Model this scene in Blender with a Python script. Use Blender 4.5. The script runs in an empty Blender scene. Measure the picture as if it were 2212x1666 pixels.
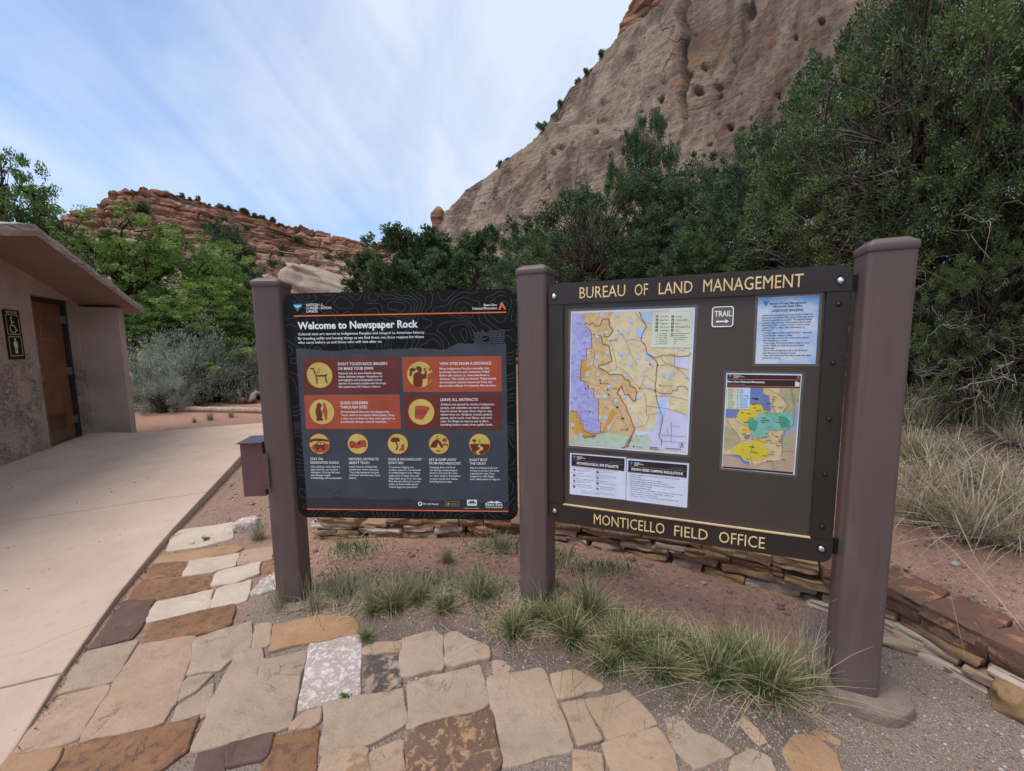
import bpy, bmesh, math
import numpy as np
from mathutils import Vector, Matrix
D = bpy.data; SC = bpy.context.scene; COL = SC.collection
rad = math.radians

# ------------------------------------------------------------------ camera
F, PITCH, ROLL, EYE = 870.18, .1066, .0136, 1.45      # focal length in pixels of a 2212 px wide frame
CX, CY = 1106., 833.
_cp, _sp, _cr, _sr = math.cos(PITCH), math.sin(PITCH), math.cos(ROLL), math.sin(ROLL)
CM = np.array([[1, 0, 0], [0, -_sp, _cp], [0, -_cp, -_sp]]) @ np.array([[_cr, -_sr, 0], [_sr, _cr, 0], [0, 0, 1]])
CP = np.array([0, 0, EYE])
cam = D.objects.new('camera', D.cameras.new('camera')); COL.objects.link(cam)
cam.data.sensor_width = 36; cam.data.lens = F / 2212 * 36
cam.data.clip_start = .02; cam.data.clip_end = 4000
_m = Matrix([[CM[i, 0], -CM[i, 1], -CM[i, 2], CP[i]] for i in range(3)] + [[0, 0, 0, 1]])
cam.matrix_world = _m
SC.camera = cam

# ------------------------------------------------------------------ light
SUN_EL, SUN_AZ = rad(64), rad(-115)        # azimuth from +Y towards +X
w = D.worlds.new('World'); SC.world = w; w.use_nodes = True
nt = w.node_tree; nt.nodes.clear()
def N(t, **k):
    n = nt.nodes.new(t)
    for a, b in k.items(): setattr(n, a, b)
    return n
L = lambda a, b: nt.links.new(a, b)
sky = N('ShaderNodeTexSky'); sky.sky_type = 'NISHITA'; sky.sun_disc = False
sky.sun_elevation = SUN_EL; sky.sun_rotation = SUN_AZ; sky.air_density = 1.0; sky.dust_density = .3; sky.ozone_density = 1.2
tc = N('ShaderNodeTexCoord')
sep = N('ShaderNodeSeparateXYZ'); L(tc.outputs['Generated'], sep.inputs[0])
zz = N('ShaderNodeMath', operation='MAXIMUM'); L(sep.outputs[2], zz.inputs[0]); zz.inputs[1].default_value = .0
za = N('ShaderNodeMath', operation='ADD'); L(zz.outputs[0], za.inputs[0]); za.inputs[1].default_value = .45
dx = N('ShaderNodeMath', operation='DIVIDE'); L(sep.outputs[0], dx.inputs[0]); L(za.outputs[0], dx.inputs[1])
dy = N('ShaderNodeMath', operation='DIVIDE'); L(sep.outputs[1], dy.inputs[0]); L(za.outputs[0], dy.inputs[1])
cmb = N('ShaderNodeCombineXYZ'); L(dx.outputs[0], cmb.inputs[0]); L(dy.outputs[0], cmb.inputs[1])
def cloud(rot, sx, sy, scale, detail, dist, off):
    mp = N('ShaderNodeMapping'); L(cmb.outputs[0], mp.inputs[0])
    mp.inputs['Rotation'].default_value = (0, 0, rot); mp.inputs['Scale'].default_value = (sx, sy, 1); mp.inputs['Location'].default_value = off
    nz = N('ShaderNodeTexNoise'); L(mp.outputs[0], nz.inputs['Vector'])
    nz.inputs['Scale'].default_value = scale; nz.inputs['Detail'].default_value = detail
    nz.inputs['Roughness'].default_value = .55; nz.inputs['Distortion'].default_value = dist
    return nz.outputs[0]
c1 = cloud(rad(25), 1.0, .70, 1.05, 7, .6, (3.1, 1.7, 0))
c2 = cloud(rad(40), 1.9, .50, 2.6, 9, 1.0, (7.3, 2.2, 3))
def mth(op, a, b):
    n = N('ShaderNodeMath', operation=op)
    for i, v in enumerate((a, b)):
        if isinstance(v, (int, float)): n.inputs[i].default_value = v
        else: L(v, n.inputs[i])
    return n.outputs[0]
m = mth('ADD', mth('MULTIPLY', c1, 1.30), mth('MULTIPLY', c2, .60))
m = mth('ADD', m, mth('MULTIPLY', sep.outputs[0], .26))          # the cloud sheet thickens to the east
m = mth('ADD', mth('SUBTRACT', m, .115), mth('MULTIPLY', sep.outputs[2], .10))
mr = N('ShaderNodeMapRange'); L(m, mr.inputs['Value'])
mr.inputs['From Min'].default_value = .60; mr.inputs['From Max'].default_value = 1.02
mr.inputs['To Min'].default_value = .20; mr.inputs['To Max'].default_value = .97
mx = N('ShaderNodeMix', data_type='RGBA'); L(mr.outputs[0], mx.inputs[0]); tn = N('ShaderNodeMix', data_type='RGBA', blend_type='MULTIPLY'); tn.inputs[0].default_value = 1; L(sky.outputs[0], tn.inputs[6]); tn.inputs[7].default_value = (.84, .92, 1.00, 1); L(tn.outputs[2], mx.inputs[6])
mx.inputs[7].default_value = (3.75, 4.2, 5.0, 1)
bg = N('ShaderNodeBackground'); L(mx.outputs[2], bg.inputs[0]); bg.inputs[1].default_value = .115
out = N('ShaderNodeOutputWorld'); L(bg.outputs[0], out.inputs[0])

sd = D.lights.new('sun', 'SUN'); sd.energy = 2.0; sd.angle = rad(34); sd.color = (1, .94, .85)
so = D.objects.new('sun', sd); COL.objects.link(so)
sv = Vector((math.sin(SUN_AZ) * math.cos(SUN_EL), math.cos(SUN_AZ) * math.cos(SUN_EL), math.sin(SUN_EL)))
so.rotation_euler = sv.to_track_quat('Z', 'Y').to_euler()
SC.view_settings.view_transform = 'Standard'; SC.view_settings.look = 'None'; SC.view_settings.gamma = 1
SC.view_settings.exposure = .82

# ------------------------------------------------------------------ helpers: picture point -> place
def ray(x, y): return CM @ np.array([(x - CX) / F, (y - CY) / F, 1.])
def at(x, y, Y):
    d = ray(x, y); return CP + d * (Y / d[1])
def rng(x, y, dist):
    d = ray(x, y); return CP + d * (dist / math.hypot(d[0], d[1]))
def S(a, b, x):
    t = np.clip((np.asarray(x, float) - a) / (b - a), 0, 1); return t * t * (3 - 2 * t)

# ------------------------------------------------------------------ numpy noise
def _h(i, j, k, s):
    n = (i * 374761393 + j * 668265263 + k * 2147483647 + s * 974711) & 0xffffffff
    n = ((n ^ (n >> 13)) * 1274126177) & 0xffffffff
    n = ((n ^ (n >> 16)) * 2246822519) & 0xffffffff
    return ((n ^ (n >> 15)) & 0xffffff) / float(0xffffff)
def vn(P, seed=0):
    P = np.asarray(P, float); f = np.floor(P); i = f.astype(np.int64); t = P - f; t = t * t * (3 - 2 * t)
    r = 0
    for a in (0, 1):
        for b in (0, 1):
            for c in (0, 1):
                wgt = (t[..., 0] if a else 1 - t[..., 0]) * (t[..., 1] if b else 1 - t[..., 1]) * (t[..., 2] if c else 1 - t[..., 2])
                r = r + wgt * _h(i[..., 0] + a, i[..., 1] + b, i[..., 2] + c, seed)
    return r * 2 - 1
def fbm(P, o=4, seed=0, g=.5):
    P = np.asarray(P, float); r = 0; a = 1.; s = 0
    for k in range(o):
        r = r + a * vn(P * 2 ** k + 17.3 * k, seed + k); s += a; a *= g
    return r / s

# ------------------------------------------------------------------ objects
def link(o, parent=None):
    COL.objects.link(o)
    if parent is not None: o.parent = parent
    return o
def tag(o, label=None, cat=None, group=None, kind=None):
    if label: o['label'] = label
    if cat: o['category'] = cat
    if group: o['group'] = group
    if kind: o['kind'] = kind
    return o
def empty(name, loc=(0, 0, 0), rz=0):
    o = D.objects.new(name, None); o.location = loc; o.rotation_euler = (0, 0, rz); o.empty_display_size = .1
    return link(o)
def mesh_np(name, V, Fq, mats, parent=None, smooth=False, tone=None, midx=None, link_it=True):
    """V (n,3); Fq (m,k) array of equal sized faces, or a list of faces"""
    me = D.meshes.new(name); V = np.asarray(V, np.float32)
    if isinstance(Fq, np.ndarray):
        k = Fq.shape[1]; nf = len(Fq)
        me.vertices.add(len(V)); me.vertices.foreach_set('co', V.ravel())
        me.loops.add(nf * k); me.loops.foreach_set('vertex_index', Fq.ravel().astype(np.int32))
        me.polygons.add(nf); me.polygons.foreach_set('loop_start', np.arange(nf, dtype=np.int32) * k)
        me.polygons.foreach_set('loop_total', np.full(nf, k, np.int32))
    else:
        me.from_pydata([tuple(map(float, v)) for v in V], [], Fq)
    for m_ in (mats if isinstance(mats, (list, tuple)) else [mats]): me.materials.append(m_)
    if midx is not None: me.polygons.foreach_set('material_index', np.asarray(midx, np.int32))
    me.polygons.foreach_set('use_smooth', np.full(len(me.polygons), smooth, bool))
    if tone is not None:
        a = me.attributes.new('tone', 'FLOAT', 'POINT'); a.data.foreach_set('value', np.asarray(tone, np.float32))
    me.update(calc_edges=True); me.validate()
    o = D.objects.new(name, me)
    return link(o, parent) if link_it else o
class MB:
    """collects pieces, then becomes ONE mesh object"""
    def __init__(s): s.v = []; s.f = []; s.m = []; s.n = 0; s.mats = []
    def mi(s, mat):
        if mat not in s.mats: s.mats.append(mat)
        return s.mats.index(mat)
    def add(s, V, Fs, mat):
        k = s.mi(mat); V = np.asarray(V, float).reshape(-1, 3)
        s.v.append(V); s.f += [tuple(int(i) + s.n for i in f) for f in Fs]; s.m += [k] * len(Fs); s.n += len(V)
    def box(s, c, h, mat, ax=None):
        """centre, half sizes, axes (3x3 rows)"""
        c = np.array(c, float); ax = np.eye(3) if ax is None else np.array(ax)
        V = [c + ax[0] * h[0] * a + ax[1] * h[1] * b + ax[2] * h[2] * d for a in (-1, 1) for b in (-1, 1) for d in (-1, 1)]
        s.add(V, [(0, 1, 3, 2), (4, 6, 7, 5), (0, 4, 5, 1), (2, 3, 7, 6), (0, 2, 6, 4), (1, 5, 7, 3)], mat)
    def prism(s, pts, off, mat, cap2=True):
        """polygon pts (n,3) extruded by off"""
        P = np.asarray(pts, float); n = len(P); off = np.asarray(off, float)
        V = np.vstack([P, P + off]); Fs = [tuple(range(n))[::-1]] + ([tuple(range(n, 2 * n))] if cap2 else [])
        Fs += [(i, (i + 1) % n, n + (i + 1) % n, n + i) for i in range(n)]
        s.add(V, Fs, mat)
    def tube(s, pts, r, mat, sides=5):
        P = np.asarray(pts, float); n = len(P); r = np.broadcast_to(np.asarray(r, float), (n,))
        T = np.gradient(P, axis=0); T /= np.linalg.norm(T, axis=1, keepdims=True) + 1e-9
        ref = np.array([0, 0, 1.]) if abs(T[0, 2]) < .9 else np.array([1., 0, 0])
        A = np.cross(T, ref); A /= np.linalg.norm(A, axis=1, keepdims=True) + 1e-9; B = np.cross(T, A)
        an = np.arange(sides) * 2 * math.pi / sides
        V = (P[:, None] + r[:, None, None] * (A[:, None] * np.cos(an)[None, :, None] + B[:, None] * np.sin(an)[None, :, None])).reshape(-1, 3)
        Fs = [(i * sides + j, i * sides + (j + 1) % sides, (i + 1) * sides + (j + 1) % sides, (i + 1) * sides + j) for i in range(n - 1) for j in range(sides)]
        Fs += [tuple(range(sides))[::-1], tuple((n - 1) * sides + j for j in range(sides))]
        s.add(V, Fs, mat)
    def build(s, name, parent=None, smooth=False, origin=None):
        V = np.vstack(s.v)
        if origin is not None: V = V - np.asarray(origin)
        o = mesh_np(name, V, s.f, s.mats, parent, smooth, midx=s.m)
        if origin is not None and parent is None: o.location = origin
        return o
def angle_smooth(o, deg=35):
    me = o.data; me.polygons.foreach_set('use_smooth', np.ones(len(me.polygons), bool))
    try: me.set_sharp_from_angle(angle=rad(deg))
    except Exception: pass
    return o

# ------------------------------------------------------------------ materials
class NT:
    def __init__(s, name):
        s.m = D.materials.new(name); s.m.use_nodes = True; s.t = s.m.node_tree; s.t.nodes.clear()
        s.o = s.n('ShaderNodeOutputMaterial'); s.b = s.n('ShaderNodeBsdfPrincipled'); s.l(s.b.outputs[0], s.o.inputs[0])
        s.tc = s.n('ShaderNodeTexCoord')
    def n(s, t, **k):
        n = s.t.nodes.new(t)
        for a, b in k.items(): setattr(n, a, b)
        return n
    def l(s, a, b): s.t.links.new(a, b)
    def val(s, inp, v):
        if isinstance(v, bpy.types.NodeSocket): s.l(v, inp)
        else: inp.default_value = v
    def map(s, scale=(1, 1, 1), rot=(0, 0, 0), loc=(0, 0, 0), src='Object'):
        mp = s.n('ShaderNodeMapping'); s.l(s.tc.outputs[src], mp.inputs[0])
        mp.inputs['Scale'].default_value = scale; mp.inputs['Rotation'].default_value = rot; mp.inputs['Location'].default_value = loc
        return mp.outputs[0]
    def noise(s, scale, detail=6, rough=.55, vec=None, dist=0):
        z = s.n('ShaderNodeTexNoise'); s.l(vec if vec is not None else s.tc.outputs['Object'], z.inputs['Vector'])
        z.inputs['Scale'].default_value = scale; z.inputs['Detail'].default_value = detail; z.inputs['Roughness'].default_value = rough; z.inputs['Distortion'].default_value = dist
        return z.outputs[0]
    def vor(s, scale, vec=None, feature='F1', out=0):
        z = s.n('ShaderNodeTexVoronoi', feature=feature); s.l(vec if vec is not None else s.tc.outputs['Object'], z.inputs['Vector'])
        z.inputs['Scale'].default_value = scale
        return z.outputs[out]
    def ramp(s, v, lo, hi, a=0., b=1.):
        r = s.n('ShaderNodeMapRange'); s.l(v, r.inputs[0]); r.inputs[1].default_value = lo; r.inputs[2].default_value = hi
        r.inputs[3].default_value = a; r.inputs[4].default_value = b
        return r.outputs[0]
    def mix(s, f, a, b, mode='MIX'):
        x = s.n('ShaderNodeMix', data_type='RGBA', blend_type=mode)
        s.val(x.inputs[0], f)
        for i, v in ((6, a), (7, b)):
            if isinstance(v, bpy.types.NodeSocket): s.l(v, x.inputs[i])
            else: x.inputs[i].default_value = (*v[:3], 1)
        return x.outputs[2]
    def math(s, op, a, b=0.):
        x = s.n('ShaderNodeMath', operation=op); s.val(x.inputs[0], a); s.val(x.inputs[1], b); return x.outputs[0]
    def attr(s, name='tone'):
        a = s.n('ShaderNodeAttribute', attribute_name=name); return a.outputs['Fac']
    def bump(s, h, strength=.5, dist=.01):
        b = s.n('ShaderNodeBump'); s.l(h, b.inputs['Height']); b.inputs['Strength'].default_value = strength; b.inputs['Distance'].default_value = dist
        s.l(b.outputs[0], s.b.inputs['Normal']); return b
    def done(s, color, rough=.8, metal=0., spec=.5):
        s.val(s.b.inputs['Base Color'], color if isinstance(color, bpy.types.NodeSocket) else (*color[:3], 1))
        s.val(s.b.inputs['Roughness'], rough); s.b.inputs['Metallic'].default_value = metal; s.b.inputs['Specular IOR Level'].default_value = spec
        return s.m
def flat(name, c, rough=.5, metal=0., spec=.4, var=.12, scale=9.):
    """plain paint / print with a slight uneven tone"""
    t = NT(name); z = t.noise(scale, 5)
    c = np.array(c[:3]); k = t.mix(t.ramp(z, .3, .7), tuple(c * (1 - var)), tuple(np.minimum(c * (1 + var), .95)))
    return t.done(k, rough, metal, spec)
def hexc(h):
    v = np.array([int(h[i:i + 2], 16) for i in (0, 2, 4)]) / 255.
    return tuple(np.where(v <= .04045, v / 12.92, ((v + .055) / 1.055) ** 2.4))
# ================================================================== THE SETTING
def seg_dist(X, Y, line):
    """distance to a polyline"""
    d = np.full(np.shape(X), 1e9)
    for (x0, y0), (x1, y1) in zip(line[:-1], line[1:]):
        ex, ey = x1 - x0, y1 - y0; L2 = ex * ex + ey * ey
        t = np.clip(((X - x0) * ex + (Y - y0) * ey) / L2, 0, 1)
        d = np.minimum(d, np.hypot(X - x0 - t * ex, Y - y0 - t * ey))
    return d
def inside(X, Y, poly):
    r = np.zeros(np.shape(X), bool); n = len(poly)
    for i in range(n):
        x0, y0 = poly[i]; x1, y1 = poly[(i + 1) % n]
        if y0 == y1: continue
        c = ((y0 > Y) != (y1 > Y)) & (X < (x1 - x0) * (Y - y0) / (y1 - y0) + x0)
        r ^= c
    return r
WALL = [(-1.62, 2.98), (-1.1, 2.96), (-.4, 2.93), (.27, 2.88), (.77, 2.68), (1.18, 2.50), (1.52, 2.32), (1.80, 2.14), (1.95, 1.95), (2.0, 1.7), (2.09, 1.47), (2.3, 1.1), (2.6, .5), (3.0, -.6), (3.4, -2.)]
EDGE = [(-40, 60), (-8, 14), (-4.2, 9.5), (-2.6, 6.5), (-2.0, 4.2)] + WALL
LOW = EDGE + [(3.4, -60), (-200, -60), (-200, 60)]
def gz(x, y):
    x = np.asarray(x, float); y = np.asarray(y, float)
    z = -.06 + .055 * np.exp(-((x - .1) / .75) ** 2 - ((y - 2.25) / .35) ** 2)
    z = z - .03 * S(.8, 1.3, x) + .035 * S(2.0, 2.8, y) * S(-1.7, -1.0, x)
    return z + .03 * S(4, 9, y) * S(-1., -3., x)
def wall_top(x, y):
    return .125 + .035 * S(-.2, 1.6, x) + .005 * S(2.4, 1.6, y) * S(.5, 1.5, x)
def ground(x, y):
    x = np.asarray(x, float); y = np.asarray(y, float)
    ins = inside(x, y, LOW); d = np.where(ins, 0, seg_dist(x, y, EDGE))
    k = S(-1.75, -1.45, x)                                   # west of the wall the bank is a gentle rise, not a step
    stp = wall_top(x, y) - gz(x, y) - .015
    sl = .05 + .25 * S(.6, 2.6, x - .15 * (y - 3)) + .07 * S(-1, 1, x)
    up = stp * (k * S(.17, .27, d) + (1 - k) * S(0, 2.5, d)) + sl * np.clip(d - .22 * k, 0, 2.8) + (.045 + .10 * sl) * np.clip(d - 2.8, 0, 40)
    rough = .02 * fbm(np.stack([x * 1.3, y * 1.3, 0 * x], -1), 4, 5) + .12 * S(3, 9, d) * fbm(np.stack([x * .5, y * .5, 0 * x], -1), 3, 9)
    return gz(x, y) + np.where(ins, 0, up) + rough * np.where(ins, .35, 1)
def G(x, y, lift=0., zf=None):
    """picture point on the ground: first place where the sight line meets it"""
    d = ray(x, y); d = d / math.hypot(d[0], d[1]); zf = zf or ground; lo, hi = .3, 30.
    for _ in range(3):
        t_ = np.linspace(lo, hi, 400); P = CP + d * t_[:, None]; below = P[:, 2] < zf(P[:, 0], P[:, 1]) + lift; k = int(np.argmax(below)) if below.any() else 399
        lo, hi = t_[max(k - 1, 0)], t_[k]
    return CP + d * hi
def walk_z(x, y): return -.048 + .085 * np.clip((np.asarray(y, float) - 1.2) / 3.8, 0, 1.3)
FRONT = [(-1.6, 2.45), (-1.3, 2.3), (-.8, 2.06), (-.2, 2.0), (0, 1.9), (.5, 1.7), (1.0, 1.5), (1.3, 1.65), (1.5, 2.0), (1.9, 2.4)]
def grit_mask(x, y):
    b = np.interp(x, [p[0] for p in FRONT], [p[1] for p in FRONT]) + .12 * fbm(np.stack([x * 3, y * 3, 0 * x], -1), 3, 21)
    g = S(.10, -.10, y - b)
    bed = S(-1.45, -1.65, x)
    return np.maximum(g * (1 - bed), bed * .42) * S(7.2, 6.2, y) * np.where(inside(np.asarray(x), np.asarray(y), LOW), 1, .22)

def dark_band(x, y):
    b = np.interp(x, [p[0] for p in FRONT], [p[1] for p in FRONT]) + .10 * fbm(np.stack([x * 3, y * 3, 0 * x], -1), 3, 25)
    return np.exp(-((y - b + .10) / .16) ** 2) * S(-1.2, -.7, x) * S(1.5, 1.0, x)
# ground sheet -------------------------------------------------------
t = NT('ground_dirt')
fine = t.noise(220, 4, .7); mid = t.noise(26, 6, .6); big = t.noise(2.2, 5); peb = t.vor(95); pebc = t.vor(95, out=1)
red = t.mix(t.ramp(mid, .3, .7), (.255, .130, .090), (.400, .232, .170))
red = t.mix(t.ramp(big, .35, .65), red, t.mix(.25, red, (.40, .27, .20)))
grit = t.mix(t.ramp(fine, .25, .75), (.132, .100, .080), (.330, .258, .208))
bw = t.n('ShaderNodeRGBToBW'); t.l(pebc, bw.inputs[0])
grit = t.mix(t.math('MULTIPLY', t.ramp(peb, .42, .2), t.ramp(bw.outputs[0], .45, .8, 0, .8)), grit, t.mix(t.ramp(bw.outputs[0], .45, .7), (.27, .17, .135), (.40, .37, .345)))
red = t.mix(t.math('MULTIPLY', t.ramp(peb, .4, .2), t.ramp(bw.outputs[0], .5, .85, 0, .55)), red, (.38, .25, .19))
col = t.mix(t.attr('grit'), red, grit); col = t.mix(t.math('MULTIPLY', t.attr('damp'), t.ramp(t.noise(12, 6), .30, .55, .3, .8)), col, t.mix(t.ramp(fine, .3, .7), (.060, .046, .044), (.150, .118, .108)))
lit = t.mix(t.ramp(t.noise(60, 6, .7), .3, .7), (.035, .027, .022), (.13, .095, .07))
col = t.mix(t.math('MULTIPLY', t.attr('litter'), t.ramp(t.noise(5, 6), .32, .5)), col, lit)
hb = t.math('ADD', t.math('MULTIPLY', fine, .5), t.math('ADD', t.math('MULTIPLY', mid, 1.2), t.math('MULTIPLY', t.ramp(peb, .5, .1), .7)))
t.bump(hb, .8, .012); GROUND = t.done(col, .95, 0, .15)

n = 460; kx = np.linspace(-1, 1, n)
gx = 1.15 * np.sinh(6.0 * kx); gy = 2.2 + 1.15 * np.sinh(6.0 * kx)
gx = gx - .4
X, Y = np.meshgrid(gx, gy, indexing='ij'); Z = ground(X, Y)
Z = np.where(np.hypot(X, Y) > 70, np.minimum(Z, 16), Z)
V = np.stack([X, Y, Z], -1).reshape(-1, 3)
ii, jj = np.meshgrid(np.arange(n - 1), np.arange(n - 1), indexing='ij'); q = (ii * n + jj).ravel()
GRIDQ = np.stack([q, q + n, q + n + 1, q + 1], 1)
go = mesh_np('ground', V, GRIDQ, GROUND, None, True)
a = go.data.attributes.new('grit', 'FLOAT', 'POINT'); a.data.foreach_set('value', grit_mask(V[:, 0], V[:, 1]).astype(np.float32))
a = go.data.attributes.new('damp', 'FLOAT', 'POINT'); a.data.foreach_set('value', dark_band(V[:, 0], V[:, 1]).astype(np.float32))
ld = np.where(inside(V[:, 0], V[:, 1], LOW), 0, seg_dist(V[:, 0], V[:, 1], EDGE))
a = go.data.attributes.new('litter', 'FLOAT', 'POINT')
a.data.foreach_set('value', (S(.9, 1.7, ld) * S(1.2, 2.2, V[:, 0]) + .5 * S(2, 4, ld) * S(1.2, .2, V[:, 0]) * S(-2.5, -1.0, V[:, 0])).astype(np.float32).clip(0, 1))
tag(go, 'red sandy ground with gravel patches', None, None, 'structure')

# concrete path -------------------------------------------------------
t = NT('tinted_concrete')
z1 = t.noise(2.2, 6); z2 = t.noise(140, 3, .7); z3 = t.noise(14, 6)
c = t.mix(t.ramp(z1, .3, .7), (.430, .312, .240), (.505, .378, .298))
c = t.mix(t.ramp(z3, .55, .75, 0, .35), c, (.33, .235, .18)); c = t.mix(t.ramp(z2, .3, .7, 0, .18), c, (.24, .17, .13))
dirt = t.noise(1.1, 7, .6, None, .6); c = t.mix(t.ramp(dirt, .52, .74, 0, .38), c, (.300, .222, .172))
hw = t.n('ShaderNodeTexNoise'); t.l(t.tc.outputs['Object'], hw.inputs['Vector']); hw.inputs['Scale'].default_value = 2.; hs = t.n('ShaderNodeVectorMath', operation='SCALE'); t.l(hw.outputs[1], hs.inputs[0]); hs.inputs['Scale'].default_value = .5; ha = t.n('ShaderNodeVectorMath', operation='ADD'); t.l(t.tc.outputs['Object'], ha.inputs[0]); t.l(hs.outputs[0], ha.inputs[1])
hc = t.math('MULTIPLY', t.ramp(t.vor(.45, ha.outputs[0], 'DISTANCE_TO_EDGE'), .0, .0035, 1, 0), t.ramp(t.noise(.8, 3), .50, .56)); c = t.mix(t.math('MULTIPLY', hc, .55), c, (.20, .14, .11))
spk = t.noise(38, 3, .5); c = t.mix(t.ramp(spk, .70, .76, 0, .5), c, (.19, .135, .105))
t.bump(t.math('ADD', z2, t.math('MULTIPLY', z3, .6)), .25, .004); CONC = t.done(c, .88, 0, .25)
Wz = lambda x, y: walk_z(x, y)
def Wp(x, y): return G(x, y, 0, Wz)
redge = [Wp(*p)[:2] for p in [(-70, 1760), (0, 1660), (30, 1620), (130, 1460), (250, 1290), (340, 1180), (375, 1140), (450, 1060), (520, 985), (560, 948)]]
r0 = np.array(redge[0]); redge = [r0 + (r0 - np.array(redge[1])) * 3] + redge
far = [Wp(640, 908)[:2], Wp(545, 915)[:2], Wp(290, 935)[:2]]
BO = np.array([-6.60, 5.66, 0.]); BU = np.array([-.3785, .9256, 0.]); BN = np.array([.9256, .3785, 0.])
left = [BO + BU * .9 + BN * .25, BO + BU * .95 - BN * .02, BO - BU * 3.2 - BN * .02, BO - BU * 9 - BN * .02]
# slab strips between the joints, each with a rounded edge; one object
joints_px = [((0, 1130), (450, 1062)), ((0, 1486), (140, 1452)), ((175, 1003), (520, 968))]
poly = [np.array(p[:2]) for p in redge] + [np.array(p[:2]) for p in far] + [np.array(p[:2]) for p in left]
def clip_poly(P, o, nrm, keep):
    out_ = []
    for i in range(len(P)):
        a_, b_ = P[i], P[(i + 1) % len(P)]
        da, db = (a_ - o) @ nrm * keep, (b_ - o) @ nrm * keep
        if da >= 0: out_.append(a_)
        if (da >= 0) != (db >= 0): out_.append(a_ + (b_ - a_) * (da / (da - db)))
    return out_
cuts = []
for a_, b_ in joints_px:
    A, B = Wp(*a_)[:2], Wp(*b_)[:2]; e = (B - A) / np.linalg.norm(B - A); nrm = np.array([-e[1], e[0]])
    if nrm[1] < 0: nrm = -nrm
    cuts.append((A, nrm))
cuts.sort(key=lambda c_: c_[0] @ np.array([0, 1.]))
bands = []; P = poly
for A, nrm in cuts:
    bands.append(clip_poly(P, A - nrm * .005, nrm, -1)); P = clip_poly(P, A + nrm * .005, nrm, 1)
bands.append(P)
mb = MB()
for P in bands:
    if len(P) < 3: continue
    P = np.array(P); n_ = len(P); area = .5 * sum(P[i][0] * P[(i + 1) % n_][1] - P[(i + 1) % n_][0] * P[i][1] for i in range(n_))
    if area < 0: P = P[::-1]
    e1 = np.roll(P, -1, 0) - P; e1 /= np.linalg.norm(e1, axis=1, keepdims=True) + 1e-9; e0 = np.roll(e1, 1, 0)
    nn = np.stack([-(e0 + e1)[:, 1], (e0 + e1)[:, 0]], 1); nn /= np.linalg.norm(nn, axis=1, keepdims=True) + 1e-9
    rings = []
    for off, dz in ((0, -.30), (0, -.010), (.003, -.003), (.011, 0)):
        Q = P + nn * off; rings.append(np.column_stack([Q, walk_z(Q[:, 0], Q[:, 1]) + dz]))
    V = np.vstack(rings); Fs = []
    for r in range(3): Fs += [(r * n_ + i, r * n_ + (i + 1) % n_, (r + 1) * n_ + (i + 1) % n_, (r + 1) * n_ + i) for i in range(n_)]
    Fs.append(tuple(3 * n_ + i for i in range(n_))); mb.add(V, Fs, CONC)
wo = mb.build('path'); tag(wo, 'pinkish concrete path with tooled joints', None, None, 'structure')

# sandstone cliff on the right ------------------------------------------
def loft(name, cols_px, sky_px, base_px, Dbase, setback, nc, nr, prof, mat, disp, back=8, backstep=.6):
    """cols_px: picture x range; sky/base: (x,y) polylines; Dbase, setback: (x, metres) polylines"""
    xs = np.linspace(cols_px[0], cols_px[1], nc); ip = lambda p: np.interp(xs, [a[0] for a in p], [a[1] for a in p])
    sy, by, D0, sb = ip(sky_px), ip(base_px), ip(Dbase), ip(setback)
    ts = np.linspace(0, 1, nr); P = np.zeros((nr + back, nc, 3))
    ray0 = np.stack([CM @ np.array([(x - CX) / F, 0, 1.]) for x in xs])
    for r, tt in enumerate(ts):
        y = by + (sy - by) * tt
        d = np.stack([(xs - CX) / F, (y - CY) / F, np.ones(nc)], 1) @ CM.T
        Dr = D0 + sb * prof(tt)
        P[r] = CP + d * (Dr / np.hypot(d[:, 0], d[:, 1]))[:, None]
    hd = P[nr - 1] - P[nr - 2]; hd = hd / np.linalg.norm(hd, axis=1, keepdims=True)
    out_ = P[nr - 1] - CP; out_[:, 2] = 0; out_ /= np.linalg.norm(out_, axis=1, keepdims=True)
    for r in range(back):
        s_ = backstep * (r + 1) ** 1.7
        P[nr + r] = P[nr - 1] + out_ * s_ + np.array([0, 0, -1.]) * (.10 * s_ + .02 * s_ ** 1.3)[..., None] if np.ndim(s_) else P[nr - 1] + out_ * s_ - np.array([0, 0, .10 * s_ + .02 * s_ ** 1.3])
    tx = np.gradient(P, axis=1); ty = np.gradient(P, axis=0); nrm = np.cross(ty, tx); nrm /= np.linalg.norm(nrm, axis=2, keepdims=True) + 1e-9
    sgn = np.sign((nrm * (CP - P)).sum(2, keepdims=True)); sgn[nr:] = np.sign(nrm[nr:, :, 2:]); nrm *= sgn
    rows = np.concatenate([ts, np.ones(back)]); PX = np.broadcast_to(xs, (nr + back, nc))
    PY = np.concatenate([by[None] + (sy - by)[None] * ts[:, None], np.broadcast_to(sy, (back, nc))])
    fade = np.ones((nr + back, 1, 1))
    P = P + nrm * (disp(P, PX, PY, rows[:, None] * np.ones(nc)))[..., None]
    nR = nr + back; i, j = np.meshgrid(np.arange(nR - 1), np.arange(nc - 1), indexing='ij'); q = (i * nc + j).ravel()
    o = mesh_np(name, P.reshape(-1, 3), np.stack([q, q + 1, q + nc + 1, q + nc], 1), mat, None, True)
    return o, P[nr - 1], xs

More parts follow.
